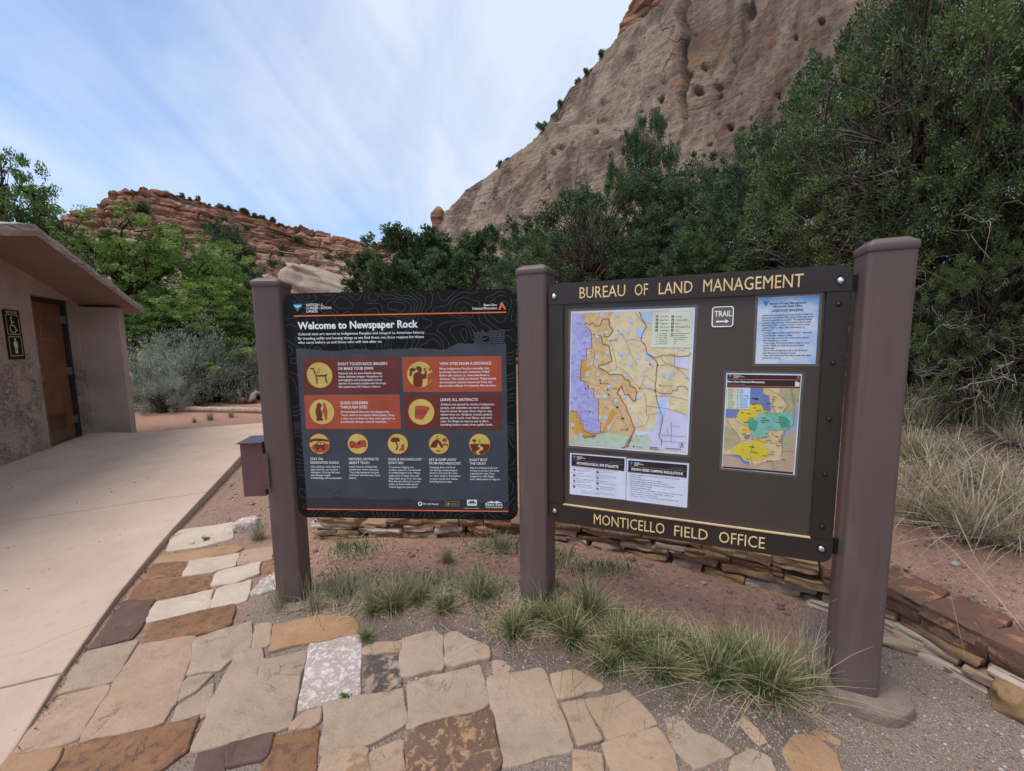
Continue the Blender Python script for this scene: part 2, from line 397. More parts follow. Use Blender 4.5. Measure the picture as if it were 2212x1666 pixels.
t = NT('cliff_sandstone')
st = t.map((.30, .30, .035)); streak = t.noise(1.0, 9, .62, st, .5)
st2 = t.map((.55, .55, .05)); streak2 = t.noise(1.0, 8, .6, st2, .3)
pl = t.noise(.11, 8, .6, None, .3); gr = t.noise(3.0, 9, .7); gr2 = t.noise(14, 6, .7)
c = t.mix(t.ramp(gr, .34, .66), (.310, .236, .178), (.510, .400, .308))
c = t.mix(t.ramp(pl, .45, .66, 0, .65), c, (.285, .190, .135))
c = t.mix(t.math('MULTIPLY', t.attr('tone'), t.ramp(streak2,   .38, .60, .05, .65)), c, (.215, .132, .095))
c = t.mix(t.ramp(streak, .46, .62, 0, .72), c, (.088, .068, .058))
c = t.mix(t.math('MULTIPLY', t.ramp(streak2, .60, .68, 0, .8), t.ramp(pl, .35, .6)), c, (.37, .165, .080))
c = t.mix(t.ramp(gr2, .56, .72, 0, .6), c, (.10, .078, .062))
mot = t.noise(1.7, 10, .78, None, .4); c = t.mix(t.ramp(mot, .53, .64, 0, .45), c, (.105, .083, .070)); pit = t.noise(6, 8, .75); c = t.mix(t.ramp(pit, .58, .66, 0, .5), c, (.085, .066, .055))
wn = t.n('ShaderNodeTexNoise'); t.l(t.tc.outputs['Object'], wn.inputs['Vector']); wn.inputs['Scale'].default_value = .35; wn.inputs['Detail'].default_value = 6
ws = t.n('ShaderNodeVectorMath', operation='SCALE'); t.l(wn.outputs[1], ws.inputs[0]); ws.inputs['Scale'].default_value = 5.; wa = t.n('ShaderNodeVectorMath', operation='ADD'); t.l(t.tc.outputs['Object'], wa.inputs[0]); t.l(ws.outputs[0], wa.inputs[1])
wm = t.n('ShaderNodeMapping'); t.l(wa.outputs[0], wm.inputs[0]); wm.inputs['Scale'].default_value = (.11, .11, .055); wm.inputs['Rotation'].default_value = (0, .5, 0)
ck = t.ramp(t.vor(1.0, wm.outputs[0], 'DISTANCE_TO_EDGE'), .0, .018, 1, 0); ck = t.math('MULTIPLY', ck, t.ramp(t.noise(.25, 4), .45, .58)); c = t.mix(t.math('MULTIPLY', ck, .55), c, (.06, .046, .040))
bed = t.noise(1.0, 7, .6, t.map((.12, .12, 1.5), (.25, .2, 0)), .7)
c = t.mix(t.ramp(bed, .56, .66, 0, .5), c, (.15, .112, .085))
t.bump(t.math('ADD', t.math('ADD', t.math('SUBTRACT', gr, t.math('MULTIPLY', ck, 1.2)), t.math('MULTIPLY', bed, 1.2)), t.math('ADD', t.math('MULTIPLY', mot, 1.0), t.math('MULTIPLY', gr2, .4))), 1.0, .45)
CLIFF = t.done(c, .95, 0, .1)
CSKY = [(840, 560), (900, 545), (935, 512), (955, 468), (1000, 420), (1050, 384), (1100, 346), (1150, 306), (1190, 262), (1225, 205), (1265, 162), (1310, 112), (1345, 80), (1400, 42), (1440, 0), (1500, -70), (1650, -210), (1900, -420), (2212, -640), (2800, -900)]
holes = [(x_ * .5833 + 921.7, y_ * .5833, r_) for x_, y_, r_ in [(500, 505, 0)]]
HOLES = []
rs = np.random.RandomState(3)
for x_, y_, r_ in [(1013, 225, 11), (990, 318, 15), (1068, 330, 12), (1060, 285, 10), (968, 262, 9), (1372, 150, 9), (1115, 463, 11), (860, 360, 12), (852, 402, 8), (733, 495, 8), (590, 545, 8), (560, 560, 7), (640, 508, 8), (652, 430, 7), (1020, 572, 8), (1036, 522, 7), (860, 285, 10), (1470, 95, 11), (1330, 230, 7), (1155, 330, 6), (1190, 30, 26), (520, 580, 7), (500, 600, 8), (790, 400, 6), (836, 408, 6)]:
    HOLES.append(((1700 + x_ * 1.076) * .54216, y_ * 1.076 * .54216, r_ * .62))
for _ in range(55):
    x_ = rs.uniform(1200, 1700); y_ = rs.uniform(60, 330)
    if y_ > np.interp(x_, [a[0] for a in CSKY], [a[1] for a in CSKY]) + 60: HOLES.append((x_, y_, rs.uniform(1.8, 4.5)))
def cliff_disp(P, X, Y, T):
    d = 1.5 * fbm(P * .07, 4, 31) + .8 * fbm(P * np.array([.35, .35, .12]), 4, 41) + .42 * fbm(P * 1.1, 4, 51) + .20 * np.abs(fbm(P * 2.6, 3, 57))
    d = d + .25 * np.abs(fbm(P * np.array([.2, .2, 1.0]), 4, 55))
    # deep joints that split the dome
    def crack(px, y0, y1, wdt, dep, lean=0.):
        xx = px + lean * (Y - y0) + 6 * vn(np.stack([Y * .03, 0 * Y, 0 * Y], -1), 71)
        return -dep * np.exp(-((X - xx) / wdt) ** 2) * S(y0 - 25, y0, Y) * S(y1 + 25, y1, Y)
    d = d + crack(1192, 265, 480, 4, 1.5) + crack(1478, -60, 240, 6, 2.4, -.04) + crack(1620, -60, 180, 6, .4, -.25) + crack(1010, 430, 560, 6, .5, .05)
    d = d + 1.5 * S(1190, 1199, X) * S(1420, 1200, X) * S(255, 300, Y)
    # the eastern bay is set back under a bulge
    d = d - 1.1 * np.exp(-((X - 1545) / 60) ** 2) * np.exp(-((Y - 130) / 120) ** 2)
    for hx, hy, hr in HOLES:
        m_ = (np.abs(X - hx) < hr * 4) & (np.abs(Y - hy) < hr * 4)
        if m_.any():
            k_ = vn(np.array([[hx * 1.7, hy * 1.3, 0.]]), 5)[0]; r2 = ((X[m_] - hx + .5 * k_ * (Y[m_] - hy)) / (hr * (1 + .35 * k_))) ** 2 + ((Y[m_] - hy) / (hr * (.85 - .3 * k_))) ** 2
            r2 = r2 * (1 + .7 * fbm(P[m_] * 1.3, 3, 91)); d[m_] -= .14 * hr * (1 + .5 * k_) * np.exp(-np.abs(r2) ** 1.8)
    return d * np.where(T >= 1, .5, 1)
cliff, CLIFF_TOP, CLIFF_X = loft('cliff', (840, 2800), CSKY, [(840, 790), (1200, 790), (2800, 790)],
    [(840, 62), (940, 56), (1200, 44), (1480, 36), (1800, 30), (2800, 24)], [(840, 9), (940, 10), (1200, 15), (1480, 17), (2000, 20), (2800, 16)],
    620, 300, lambda q: .18 * q + .82 * q ** 2.6, CLIFF, cliff_disp)
v = np.empty(len(cliff.data.vertices) * 3, np.float32); cliff.data.vertices.foreach_get('co', v); v = v.reshape(-1, 3)
az = np.degrees(np.arctan2(v[:, 0], v[:, 1]))
a = cliff.data.attributes.new('tone', 'FLOAT', 'POINT'); a.data.foreach_set('value', (S(19, 25, az) * .95 + .12).clip(0, 1).astype(np.float32))
tag(cliff, 'grey and tan sandstone dome cliff with dark varnish streaks', None, None, 'structure')

# red layered rock: mesa far left, ledge on the cliff, knob ----------------
t = NT('red_layered_rock')
wob = t.noise(.06, 4); sepz = t.n('ShaderNodeSeparateXYZ'); t.l(t.tc.outputs['Object'], sepz.inputs[0])
lay = t.noise(1.0, 7, .6, t.map((.03, .03, .55)), .5); blk = t.noise(.35, 8, .65); fine = t.noise(2.6, 7, .7)
c = t.mix(t.ramp(lay, .36, .62), (.125, .052, .034), (.295, .150, .098))
c = t.mix(t.ramp(t.noise(1.0, 6, .6, t.map((.05, .05, 1.1), (0, 0, 0), (4, 2, 9)), .4), .52, .62, 0, .75), c, (.385, .270, .190))
c = t.mix(t.math('MULTIPLY', t.attr('tone'), t.ramp(blk, .36, .58)), c, (.46, .365, .275))
c = t.mix(t.ramp(blk, .60, .74, 0, .75), c, (.075, .042, .034)); c = t.mix(t.ramp(fine, .55, .75, 0, .55), c, (.11, .064, .048))
t.bump(t.math('ADD', t.math('MULTIPLY', lay, 1.6), t.math('ADD', blk, t.math('MULTIPLY', fine, .35))), 1.0, .8)
REDROCK = t.done(c, .95, 0, .1)
MSKY = [(-500, 560), (-60, 520), (60, 505), (140, 478), (149, 460), (163, 456), (192, 458), (200, 452), (228, 446), (236, 428), (250, 420), (290, 418), (335, 421), (370, 424), (400, 433), (470, 447), (540, 464), (600, 486), (650, 500), (700, 512), (760, 524), (815, 535), (835, 522), (855, 518), (880, 522), (940, 534), (1100, 540)]
STEPS = np.cumsum(np.random.RandomState(11).uniform(.5, 1.6, 17)); STEPS = np.concatenate([[0], STEPS / STEPS[-1]])
def terrace(tt):
    tt = np.asarray(tt, float); k = np.clip(np.searchsorted(STEPS, tt, 'right') - 1, 0, len(STEPS) - 2)
    f = (tt - STEPS[k]) / (STEPS[k + 1] - STEPS[k])
    return STEPS[k] + (STEPS[k + 1] - STEPS[k]) * S(.55, 1, f)
def mesa_disp(P, X, Y, T):
    zz_ = P[..., 2] + 2.2 * fbm(P * np.array([.03, .03, .03]), 3, 61) + X * .012
    lay_ = np.abs(((zz_ * .33) % 1.) - .5) * 2; lay2 = np.abs(((zz_ * .83 + .3) % 1.) - .5) * 2
    blocks = fbm(np.stack([P[..., 0] * .22, P[..., 1] * .22, np.floor(zz_ * .33) * 3.1], -1), 3, 66)
    j = np.abs(vn(np.stack([P[..., 0] * .30, P[..., 1] * .30, np.floor(zz_ * .33) * 5.7], -1), 68))
    k = S(.30, .62, T)
    d = k * (1.5 * (S(.15, .35, lay_) - .5) + .55 * (S(.2, .5, lay2) - .5) + 1.9 * blocks - 1.5 * S(.12, .0, j))
    d = d + (1 - .5 * k) * (.9 * fbm(P * .25, 4, 62) + .8 * np.maximum(fbm(P * .55, 3, 64), 0)) + .6 * fbm(P * .6, 4, 63) + 2.2 * fbm(P * .045, 3, 69)
    return d * np.where(T >= 1, .55, 1) 
mesa, MESA_TOP, MESA_X = loft('hills', (-500, 1100), MSKY, [(-500, 765), (1100, 755)], [(-500, 88), (300, 92), (800, 110), (1100, 120)], [(-500, 60), (300, 55), (800, 45), (1100, 40)],
    760, 330, lambda q: float(.45 * q + .55 * terrace(q)), REDROCK, mesa_disp, 8, 1.6)
v = np.empty(len(mesa.data.vertices) * 3, np.float32); mesa.data.vertices.foreach_get('co', v); v = v.reshape(-1, 3)
az = np.degrees(np.arctan2(v[:, 0], v[:, 1])); hgt = v[:, 2]
a = mesa.data.attributes.new('tone', 'FLOAT', 'POINT')
a.data.foreach_set('value', (S(30, 12, hgt) * .9 + .5 * np.exp(-((hgt - 24) / 5.) ** 2)).clip(0, 1).astype(np.float32))
tag(mesa, 'distant red layered sandstone mesa with talus', None, None, 'structure')

def boulder(name, c, r, sq, mat, seed, parent=None, lay=0., rz=0., sub=4, tilt=0.):
    bm = bmesh.new(); bmesh.ops.create_icosphere(bm, subdivisions=sub, radius=1.)
    V = np.array([v_.co[:] for v_ in bm.verts]); Fs = [tuple(v_.index for v_ in f.verts) for f in bm.faces]; bm.free()
    V0 = V.copy(); V = np.sign(V) * np.abs(V) ** .72
    V = V * (1 + .30 * fbm(V0 * 1.2, 3, seed) + .10 * fbm(V0 * 4, 3, seed + 5))[:, None]
    if sub > 4: V = V + .05 * np.stack([fbm(V0 * 3.5, 4, seed + a_) for a_ in (1, 2, 3)], 1)
    V = V * np.array(sq) * r
    if tilt: V = V @ np.array([[math.cos(tilt), 0, math.sin(tilt)], [0, 1, 0], [-math.sin(tilt), 0, math.cos(tilt)]])
    if lay: zq = V[:, 2] / r * lay + .8 * fbm(V0 * 1.1, 2, seed + 8); V[:, :2] *= (1 + .10 * np.sign(np.sin(zq)) * np.abs(np.sin(zq)) ** .4 + .16 * vn(np.stack([np.floor(zq / 3.1416) * 3.7, V0[:, 0] * .7, V0[:, 1] * .7], 1), seed))[:, None]
    cr, sr = math.cos(rz), math.sin(rz); V = V @ np.array([[cr, sr, 0], [-sr, cr, 0], [0, 0, 1]])
    o = mesh_np(name, V, Fs, mat, parent, True); o.location = c
    return o
t = NT('pale_slickrock'); z1 = t.noise(1.2, 8, .65); z2 = t.noise(9, 6, .7)
c = t.mix(t.ramp(z1, .35, .65), (.25, .195, .15), (.37, .30, .24)); c = t.mix(t.ramp(z2, .55, .75, 0, .5), c, (.15, .11, .085))
t.bump(t.math('ADD', z1, t.math('MULTIPLY', z2, .4)), .9, .1); PALE = t.done(c, .95, 0, .1)
# ================================================================== PLANTS
def leaf_mat(name, dark, light, third=None, trans=.25, rough=.6):
    t = NT(name); tone = t.attr('tone')
    c = t.mix(t.ramp(tone, .1, .8), dark, light)
    if third is not None: c = t.mix(t.ramp(tone, .86, .96), c, third)
    t.done(c, rough, 0, .25)
    tr = t.n('ShaderNodeBsdfTranslucent'); t.l(c, tr.inputs[0])
    ms = t.n('ShaderNodeMixShader'); ms.inputs[0].default_value = trans
    t.l(t.b.outputs[0], ms.inputs[1]); t.l(tr.outputs[0], ms.inputs[2]); t.l(ms.outputs[0], t.o.inputs[0])
    return t.m
def bark_mat(name, a, b, scale=14):
    t = NT(name); z = t.noise(1.0, 7, .65, t.map((scale, scale, scale * .18)), .3)
    t.bump(z, .9, .02); return t.done(t.mix(t.ramp(z, .35, .65), a, b), .95, 0, .1)
JUN = leaf_mat('juniper_needles', (.022, .050, .018), (.130, .195, .072), (.17, .18, .075))
JUN2 = leaf_mat('blue_green_needles', (.022, .046, .022), (.112, .172, .068), (.16, .18, .09))
JUN3 = leaf_mat('yellow_green_needles', (.028, .054, .018), (.155, .195, .064), (.20, .20, .08))
OAK = leaf_mat('fresh_green_leaves', (.075, .140, .028), (.250, .365, .085), (.32, .42, .14), .35)
OAK2 = leaf_mat('deep_green_leaves', (.055, .110, .025), (.180, .290, .070), (.25, .34, .11), .35)
SAGE = leaf_mat('sage_leaves', (.22, .25, .20), (.47, .50, .42), (.48, .43, .32), .2, .8)
BERRY = flat('pale_blue_berries', (.30, .40, .42), .6)
BARK = bark_mat('grey_brown_bark', (.040, .030, .024), (.135, .105, .085))
DARKBARK = bark_mat('dark_oak_bark', (.022, .018, .015), (.070, .055, .045))
DEADW = bark_mat('weathered_dead_wood', (.15, .13, .115), (.36, .325, .29))

def rdir(n, R):
    v = R.normal(size=(n, 3)); return v / np.linalg.norm(v, axis=1, keepdims=True)
def leaf_quads(C, A, Lh, Wh, R):
    """diamond shaped leaves: centre C, long direction A"""
    n = len(C); A = A / (np.linalg.norm(A, axis=1, keepdims=True) + 1e-9); B = np.cross(A, rdir(n, R)); B /= np.linalg.norm(B, axis=1, keepdims=True) + 1e-9
    Lh = np.broadcast_to(Lh, (n,))[:, None]; Wh = np.broadcast_to(Wh, (n,))[:, None]
    V = np.stack([C - A * Lh, C + B * Wh - A * Lh * .1, C + A * Lh, C - B * Wh + A * Lh * .1], 1)
    return V.reshape(-1, 3)
def leaves_obj(name, C, A, Lh, Wh, tone, mat, R, parent=None):
    V = leaf_quads(C, A, Lh, Wh, R); n = len(C)
    return mesh_np(name, V, np.arange(4 * n).reshape(n, 4), mat, parent, False, np.repeat(tone, 4))
def tube_set(name, lines, mat, parent=None, sides=4):
    mb = MB()
    for P, r in lines: mb.tube(P, r, mat, sides)
    return mb.build(name, parent, True)
def wiggle(p0, p1, nseg, amp, R, sag=0.):
    p0 = np.asarray(p0, float); p1 = np.asarray(p1, float); t_ = np.linspace(0, 1, nseg + 1)[:, None]
    L_ = np.linalg.norm(p1 - p0); P = p0 + (p1 - p0) * t_
    P[1:-1] += R.normal(size=(nseg - 1, 3)) * amp * L_; P[:, 2] += sag * L_ * np.sin(np.pi * t_[:, 0])
    return P
def juniper(name, H, Wd, K, per, rc, ll, lw, seed, leaf=JUN, bare=0, lowcut=.06, lean=0., NL=36, open_=0.):
    """multi stemmed juniper: trunk + crown of billowing lobes (+ bare twigs); base at the origin"""
    R = np.random.RandomState(seed); root = empty(name)
    d = rdir(NL, R); rr = (.50 + .50 * R.rand(NL) ** .5) * (1 + .30 * vn(d * 1.9 + seed, seed))
    LC = d * rr[:, None] * np.array([Wd * .40, Wd * .40, H * .45]) + np.array([lean, 0, H * .50]); LC[:, :2] *= (1 - .45 * S(.55, 1.0, LC[:, 2] / H))[:, None]
    rl = Wd * R.uniform(.10, .20, NL); li = R.randint(NL, size=K)
    e = rdir(K, R) + d[li] * .55 + np.array([0, 0, .45]); e /= np.linalg.norm(e, axis=1, keepdims=True)
    C = LC[li] + e * (rl[li] * (.35 + .80 * R.rand(K)))[:, None]
    C[:, 2] *= H / np.percentile(C[:, 2], 99); C[:, :2] = lean + (C[:, :2] - lean) * (Wd / 2) / np.percentile(np.hypot(C[:, 0] - lean, C[:, 1]), 94)
    C[:, 2] = np.where(C[:, 2] < H * lowcut, H * lowcut + R.rand(K) * H * .2, C[:, 2])
    lines = []; ns = 4; stems = []
    for i in range(ns):
        a_ = R.rand() * 6.28; q = np.array([math.cos(a_), math.sin(a_), 0]) * Wd * .10 * R.uniform(.4, 1.3)
        P = wiggle(np.array([0, 0, -.15]) + q * .15, np.array([lean, 0, 0]) * .8 + q * 1.4 + np.array([0, 0, H * R.uniform(.62, .84)]), 7, .035, R)
        lines.append((P, np.linspace(H * .030, H * .006, 8))); stems.append(P)
    for c in C[::2]:
        st_ = stems[R.randint(ns)]; zt_ = c[2] * R.uniform(.35, .8); j = int(np.clip(np.searchsorted(st_[:, 2], zt_), 1, 6))
        r0 = H * R.uniform(.003, .006); lines.append((wiggle(st_[j], c, 4, .07, R, -.04), np.linspace(r0, r0 * .3, 5)))
    tube_set('trunk', lines, BARK, root)
    lt_ = R.rand(NL); ct = .45 * lt_[li] + .35 * R.rand(K)
    idx = np.repeat(np.arange(K), per); n = len(idx); ks = .65 + .7 * R.rand(K)
    tw = rdir(n, R) * rc * (R.rand(n, 1) ** .45) * ks[idx][:, None]
    A = e[idx] * .7 + tw / rc * .8 + R.normal(size=(n, 3)) * .38
    leaves_obj('crown', C[idx] + tw, A, ll * R.uniform(.6, 1.35, n), lw * R.uniform(.7, 1.2, n), (ct[idx] + R.normal(size=n) * .14).clip(0, 1), leaf, R, root)
    if bare:
        nb_ = 1500; kb = R.randint(K, size=nb_ // 12)[np.arange(nb_) % (nb_ // 12)]; BC = C[kb] + e[kb] * rc * .8 + R.normal(size=(nb_, 3)) * .035; bm = bmesh.new(); bmesh.ops.create_icosphere(bm, subdivisions=1, radius=.0068); bv = np.array([v_.co[:] for v_ in bm.verts]); bt = np.array([[v_.index for v_ in f.verts] for f in bm.faces]); bm.free()
        mesh_np('berries', (BC[:, None] + bv[None]).reshape(-1, 3), ((np.arange(nb_) * len(bv))[:, None, None] + bt[None]).reshape(-1, 3), BERRY, root, True)
        ln = []
        for _ in range(bare):
            a_ = R.uniform(0, 6.28); st_ = stems[R.randint(ns)]; j = R.randint(1, 5); p = st_[j].copy()
            q = p + np.array([math.cos(a_) * Wd * .5, math.sin(a_) * Wd * .5, R.uniform(-.30, .30) * H * .5]) * R.uniform(.78, 1.04)
            P = wiggle(p, q, 10, .030, R, R.uniform(-.10, .14)); r0 = R.uniform(.006, .014); ln.append((P, np.linspace(r0, r0 * .25, 11)))
            for _2 in range(11):
                s_ = P[R.randint(4, 11)]; v_ = (q - p) * .18 + R.normal(size=3) * .20; ln.append((wiggle(s_, s_ + v_ * R.uniform(.4, 1.2), 6, .06, R, R.uniform(-.12, .16)), np.linspace(r0 * .45, r0 * .12, 7)))
        tube_set('bare_branch', ln, DEADW, root, 4)['label'] = 'grey dead branches without needles'
    return root
def broadleaf(name, H, Wd, K, per, rc, ls, seed, leaf=OAK, layers=True, zc=.62, bark=DARKBARK):
    """open crowned deciduous tree with foliage in layered plates"""
    R = np.random.RandomState(seed); root = empty(name); lines = []
    top = np.array([R.normal() * .1 * Wd, R.normal() * .1 * Wd, H * .58]); T = wiggle((0, 0, -.2), top, 8, .035, R); lines.append((T, np.linspace(H * .028, H * .007, 9)))
    tips = []
    nl = 11
    for i in range(nl):
        j = R.randint(2, 7); a_ = i * 2.4 + R.rand(); rr = Wd * .5 * R.uniform(.55, 1.0) * (1 - .35 * max(0, (j - 4) / 4)); p1 = T[j] + np.array([math.cos(a_) * rr, math.sin(a_) * rr, H * R.uniform(.04, .30)])
        P = wiggle(T[j], p1, 7, .06, R, .04); lines.append((P, np.linspace(H * .012, H * .003, 8)))
        for q in range(6):
            s_ = P[R.randint(2, 8)]; e = s_ + np.array([R.normal() * Wd * .15, R.normal() * Wd * .15, R.uniform(-.04, .10) * H])
            Q = wiggle(s_, e, 4, .08, R, .05); lines.append((Q, np.linspace(H * .005, H * .0015, 5))); tips += [Q[-1], Q[-2]]
        tips += [P[-1], P[-2]]
    tips += [T[-1], T[-2]]
    tips = np.array(tips); C = tips[R.randint(len(tips), size=K)] + R.normal(size=(K, 3)) * np.array([Wd * .060, Wd * .060, H * .045])
    kz, kr = H / np.percentile(C[:, 2], 99), (Wd / 2) / np.percentile(np.hypot(C[:, 0], C[:, 1]), 95); kk = np.array([kr, kr, kz]); C = C * kk; C[:, 2] = np.minimum(C[:, 2], H * (1.0 - .05 * R.rand(K))); lines = [(P * kk, r) for P, r in lines]
    tube_set('trunk', lines, bark, root)
    idx = np.repeat(np.arange(K), per); n = len(idx)
    sc = np.array([1.15, 1.15, .62]) if layers else np.array([1, 1, .8])
    off = rdir(n, R) * (R.rand(n, 1) ** .5) * rc * sc * (.6 + .8 * R.rand(K)[idx][:, None])
    A = rdir(n, R) * np.array([1, 1, .45]) + off / rc * .5
    ct = R.rand(K) * .75
    leaves_obj('crown', C[idx] + off, A, ls * R.uniform(.6, 1.25, n), ls * .48 * R.uniform(.7, 1.2, n), (ct[idx] + R.normal(size=n) * .15).clip(0, 1), leaf, R, root)
    return root
def sagebrush(name, H, Wd, K, per, seed, leaf=SAGE):
    R = np.random.RandomState(seed); root = empty(name); lines = []
    d = rdir(K, R); d[:, 2] = np.abs(d[:, 2]); rr = (.5 + .5 * R.rand(K) ** .5) * (1 + .4 * vn(d * 2 + seed, seed))
    C = d * rr[:, None] * np.array([Wd / 2, Wd / 2, H * .92]); C[:, 2] += H * .06
    for c in C: lines.append((wiggle((R.normal() * .05, R.normal() * .05, -.05), c, 5, .06, R, .05), np.linspace(.022, .004, 6)))
    tube_set('stems', lines, BARK, root)
    idx = np.repeat(np.arange(K), per); n = len(idx)
    up = d[idx] * .55 + np.array([0, 0, .75]) + R.normal(size=(n, 3)) * .22
    s_ = R.rand(n, 1) * .30 * H; sp = R.normal(size=(n, 3)) * .042 * np.array([1, 1, .6])
    ct = R.rand(K) * .7
    leaves_obj('foliage', C[idx] + up * s_ * .8 - np.array([0, 0, .06]) + sp * (1 + s_), up + R.normal(size=(n, 3)) * .5, .030 * R.uniform(.6, 1.5, n), .0068, (ct[idx] + R.normal(size=n) * .14).clip(0, 1), leaf, R, root)
    return root
def dup(root, loc, rz=0., sc=(1, 1, 1), label=None, group=None):
    r = root.copy(); COL.objects.link(r); r.location = loc; r.rotation_euler = (0, 0, rz); r.scale = sc
    if label: r['label'] = label
    if group: r['group'] = group
    for ch in list(root.children):
        c = ch.copy(); COL.objects.link(c); c.parent = r
        for g_ in list(ch.children):
            e = g_.copy(); COL.objects.link(e); e.parent = c
    return r
def place(root, loc, rz=0., sc=(1, 1, 1), label=None, cat=None, group=None):
    root.location = loc; root.rotation_euler = (0, 0, rz); root.scale = sc; tag(root, label, cat, group); return root
def base(x, y, dist, z=None):
    """point on the ground below a picture point at a distance"""
    P = rng(x, y, dist); P[2] = float(ground(P[0], P[1])) if z is None else z; return P
used = {}
def plant(kind, make, px, dist, top_py, width_px, H0, W0, label, cat, group=None, rz=None, z=None, hmin=0.):
    """stand a plant so that its crown top is seen at top_py and its crown is width_px wide"""
    P = base(px, 700, dist, z); top = rng(px, top_py, dist)[2]; h = max(top - P[2], hmin)
    wd = width_px / F * math.hypot(dist, 0) * math.cos(math.atan((px - CX) / F)) ** -0 * 1.0
    wd *= 1.0 / (1 + ((px - CX) / F) ** 2) ** .5 * (1 if abs(px - CX) < 500 else .92)
    sc = (wd / W0, wd / W0, h / H0); rz = (sum(map(ord, label)) % 63) / 10. if rz is None else rz
    if kind not in used: used[kind] = make(); return place(used[kind], P, rz, sc, label, cat, group)
    o = dup(used[kind], P, rz, sc, label)
    o['category'] = cat
    if group: o['group'] = group
    elif 'group' in o: del o['group']
    return o
near = lambda: juniper('juniper_tree', 4.4, 4.2, 1500, 105, .105, .020, .0080, 5, JUN3, 42, NL=70)
mids = lambda: juniper('juniper_tree', 4.0, 3.6, 1050, 85, .105, .027, .011, 12, JUN, 10, NL=52)
mid2 = lambda: juniper('juniper_tree', 4.0, 3.6, 1000, 85, .110, .028, .011, 23, JUN2, 6, NL=48)
pin = lambda: juniper('pinyon_tree', 3.2, 2.8, 260, 100, .12, .034, .010, 37, JUN2, 0, .30, NL=15)
fard = lambda: juniper('juniper_tree', 3.5, 3.0, 640, 70, .125, .044, .019, 44, JUN, 0, NL=46)
# the big junipers on the right bank
plant('near', near, 1960, 5.4, -90, 640, 4.4, 4.2, 'tall yellow green juniper with grey dead branches behind the right brown post', 'tree', rz=.4)
plant('near', near, 2270, 5.0, -60, 640, 4.4, 4.2, 'juniper cut by the right edge of the photo with blue berries', 'tree', rz=2.2)
plant('mid2', mid2, 2110, 9.5, -250, 640, 4.0, 3.6, 'tallest dark juniper filling the top right corner', 'tree', rz=3.1)
plant('mids', mids, 1800, 8.2, 165, 340, 4.0, 3.6, 'dark juniper against the cliff left of the tallest juniper', 'tree', rz=1.1)
plant('mids', mids, 1655, 7.4, 315, 340, 4.0, 3.6, 'green juniper directly behind the top right part of the notice board', 'tree', rz=4.2)
plant('mid2', mid2, 1495, 9.0, 372, 340, 4.0, 3.6, 'dense juniper behind the words LAND MANAGEMENT', 'tree', rz=5.0)
plant('mids', mids, 1295, 9.5, 415, 380, 4.0, 3.6, 'bushy juniper rising just right of the middle post', 'tree', rz=2.9)
plant('mid2', mid2, 1170, 12.5, 500, 230, 4.0, 3.6, 'low juniper between the middle post and the cliff foot', 'tree', rz=.7)
plant('near', near, 2120, 4.7, 470, 330, 4.4, 4.2, 'low spreading juniper close beside the right post top', 'tree', rz=5.3)
plant('mids', mids, 1570, 6.6, 455, 330, 4.0, 3.6, 'short juniper right above the TRAIL sign', 'tree', rz=.2)
plant('pin', pin, 1395, 15, 262, 150, 3.2, 2.8, 'open pinyon standing clear against the pale cliff', 'tree', rz=.9)
plant('pin', pin, 1255, 16, 415, 110, 3.2, 2.8, 'dark sparse pinyon left of the pinyon on the cliff', 'tree', rz=2.9)
# trees in the middle distance above the welcome sign
plant('fard', fard, 905, 21, 503, 250, 3.5, 3.0, 'broad juniper with its crown against the sky above the welcome sign', 'tree', rz=1.)
plant('fard', fard, 805, 19, 556, 150, 3.5, 3.0, 'small juniper beside the pale rock slab', 'tree', rz=2.)
plant('fard', fard, 1040, 22, 505, 180, 3.5, 3.0, 'thin grey green juniper at the foot of the dome cliff', 'tree', rz=3.)
plant('fard', fard, 975, 16, 550, 190, 3.5, 3.0, 'low juniper in the middle of the row above the welcome sign', 'tree', rz=4.)
plant('fard', fard, 850, 15, 570, 170, 3.5, 3.0, 'rounded low juniper nearest above the welcome sign', 'tree', rz=.5)
plant('fard', fard, 1090, 17, 565, 120, 3.5, 3.0, 'juniper half hidden by the middle post top', 'tree', rz=5.2)
# leafy trees behind the restroom
oakA = lambda: broadleaf('oak_tree', 5.5, 5.0, 430, 75, .20, .047, 61, OAK)
oakB = lambda: broadleaf('oak_tree', 4.5, 4.4, 270, 75, .18, .045, 74, OAK2)
plant('oakA', oakA, 285, 16.5, 440, 330, 5.5, 5.0, 'light green tree with open crown and dark limbs above the restroom roof', 'tree', rz=.3)
plant('oakB', oakB, 25, 15.5, 330, 215, 4.5, 4.4, 'dark leafed tree against the sky at the left edge', 'tree', rz=1.3)
plant('oakA', oakA, 450, 14.6, 615, 290, 5.5, 5.0, 'bright green leafy tree low beside the left post', 'tree', rz=2.2)
plant('oakA', oakA, 440, 18, 500, 250, 5.5, 5.0, 'mid green tree behind the bright green one by the left post', 'tree', rz=4.4)
plant('oakB', oakB, 345, 15.2, 625, 290, 4.5, 4.4, 'shady tree whose trunk stands behind the grey sagebrush', 'tree', rz=3.1)
plant('oakB', oakB, 165, 18, 480, 170, 4.5, 4.4, 'leafy tree showing just past the ridge of the restroom roof', 'tree', rz=5.1)
plant('mid2', mid2, 500, 21, 495, 170, 4.0, 3.6, 'dark juniper between the oaks and the red mesa', 'tree', rz=2.6)
plant('oakB', oakB, 525, 16, 690, 180, 4.5, 4.4, 'oak half hidden by the left post', 'tree', rz=.9)
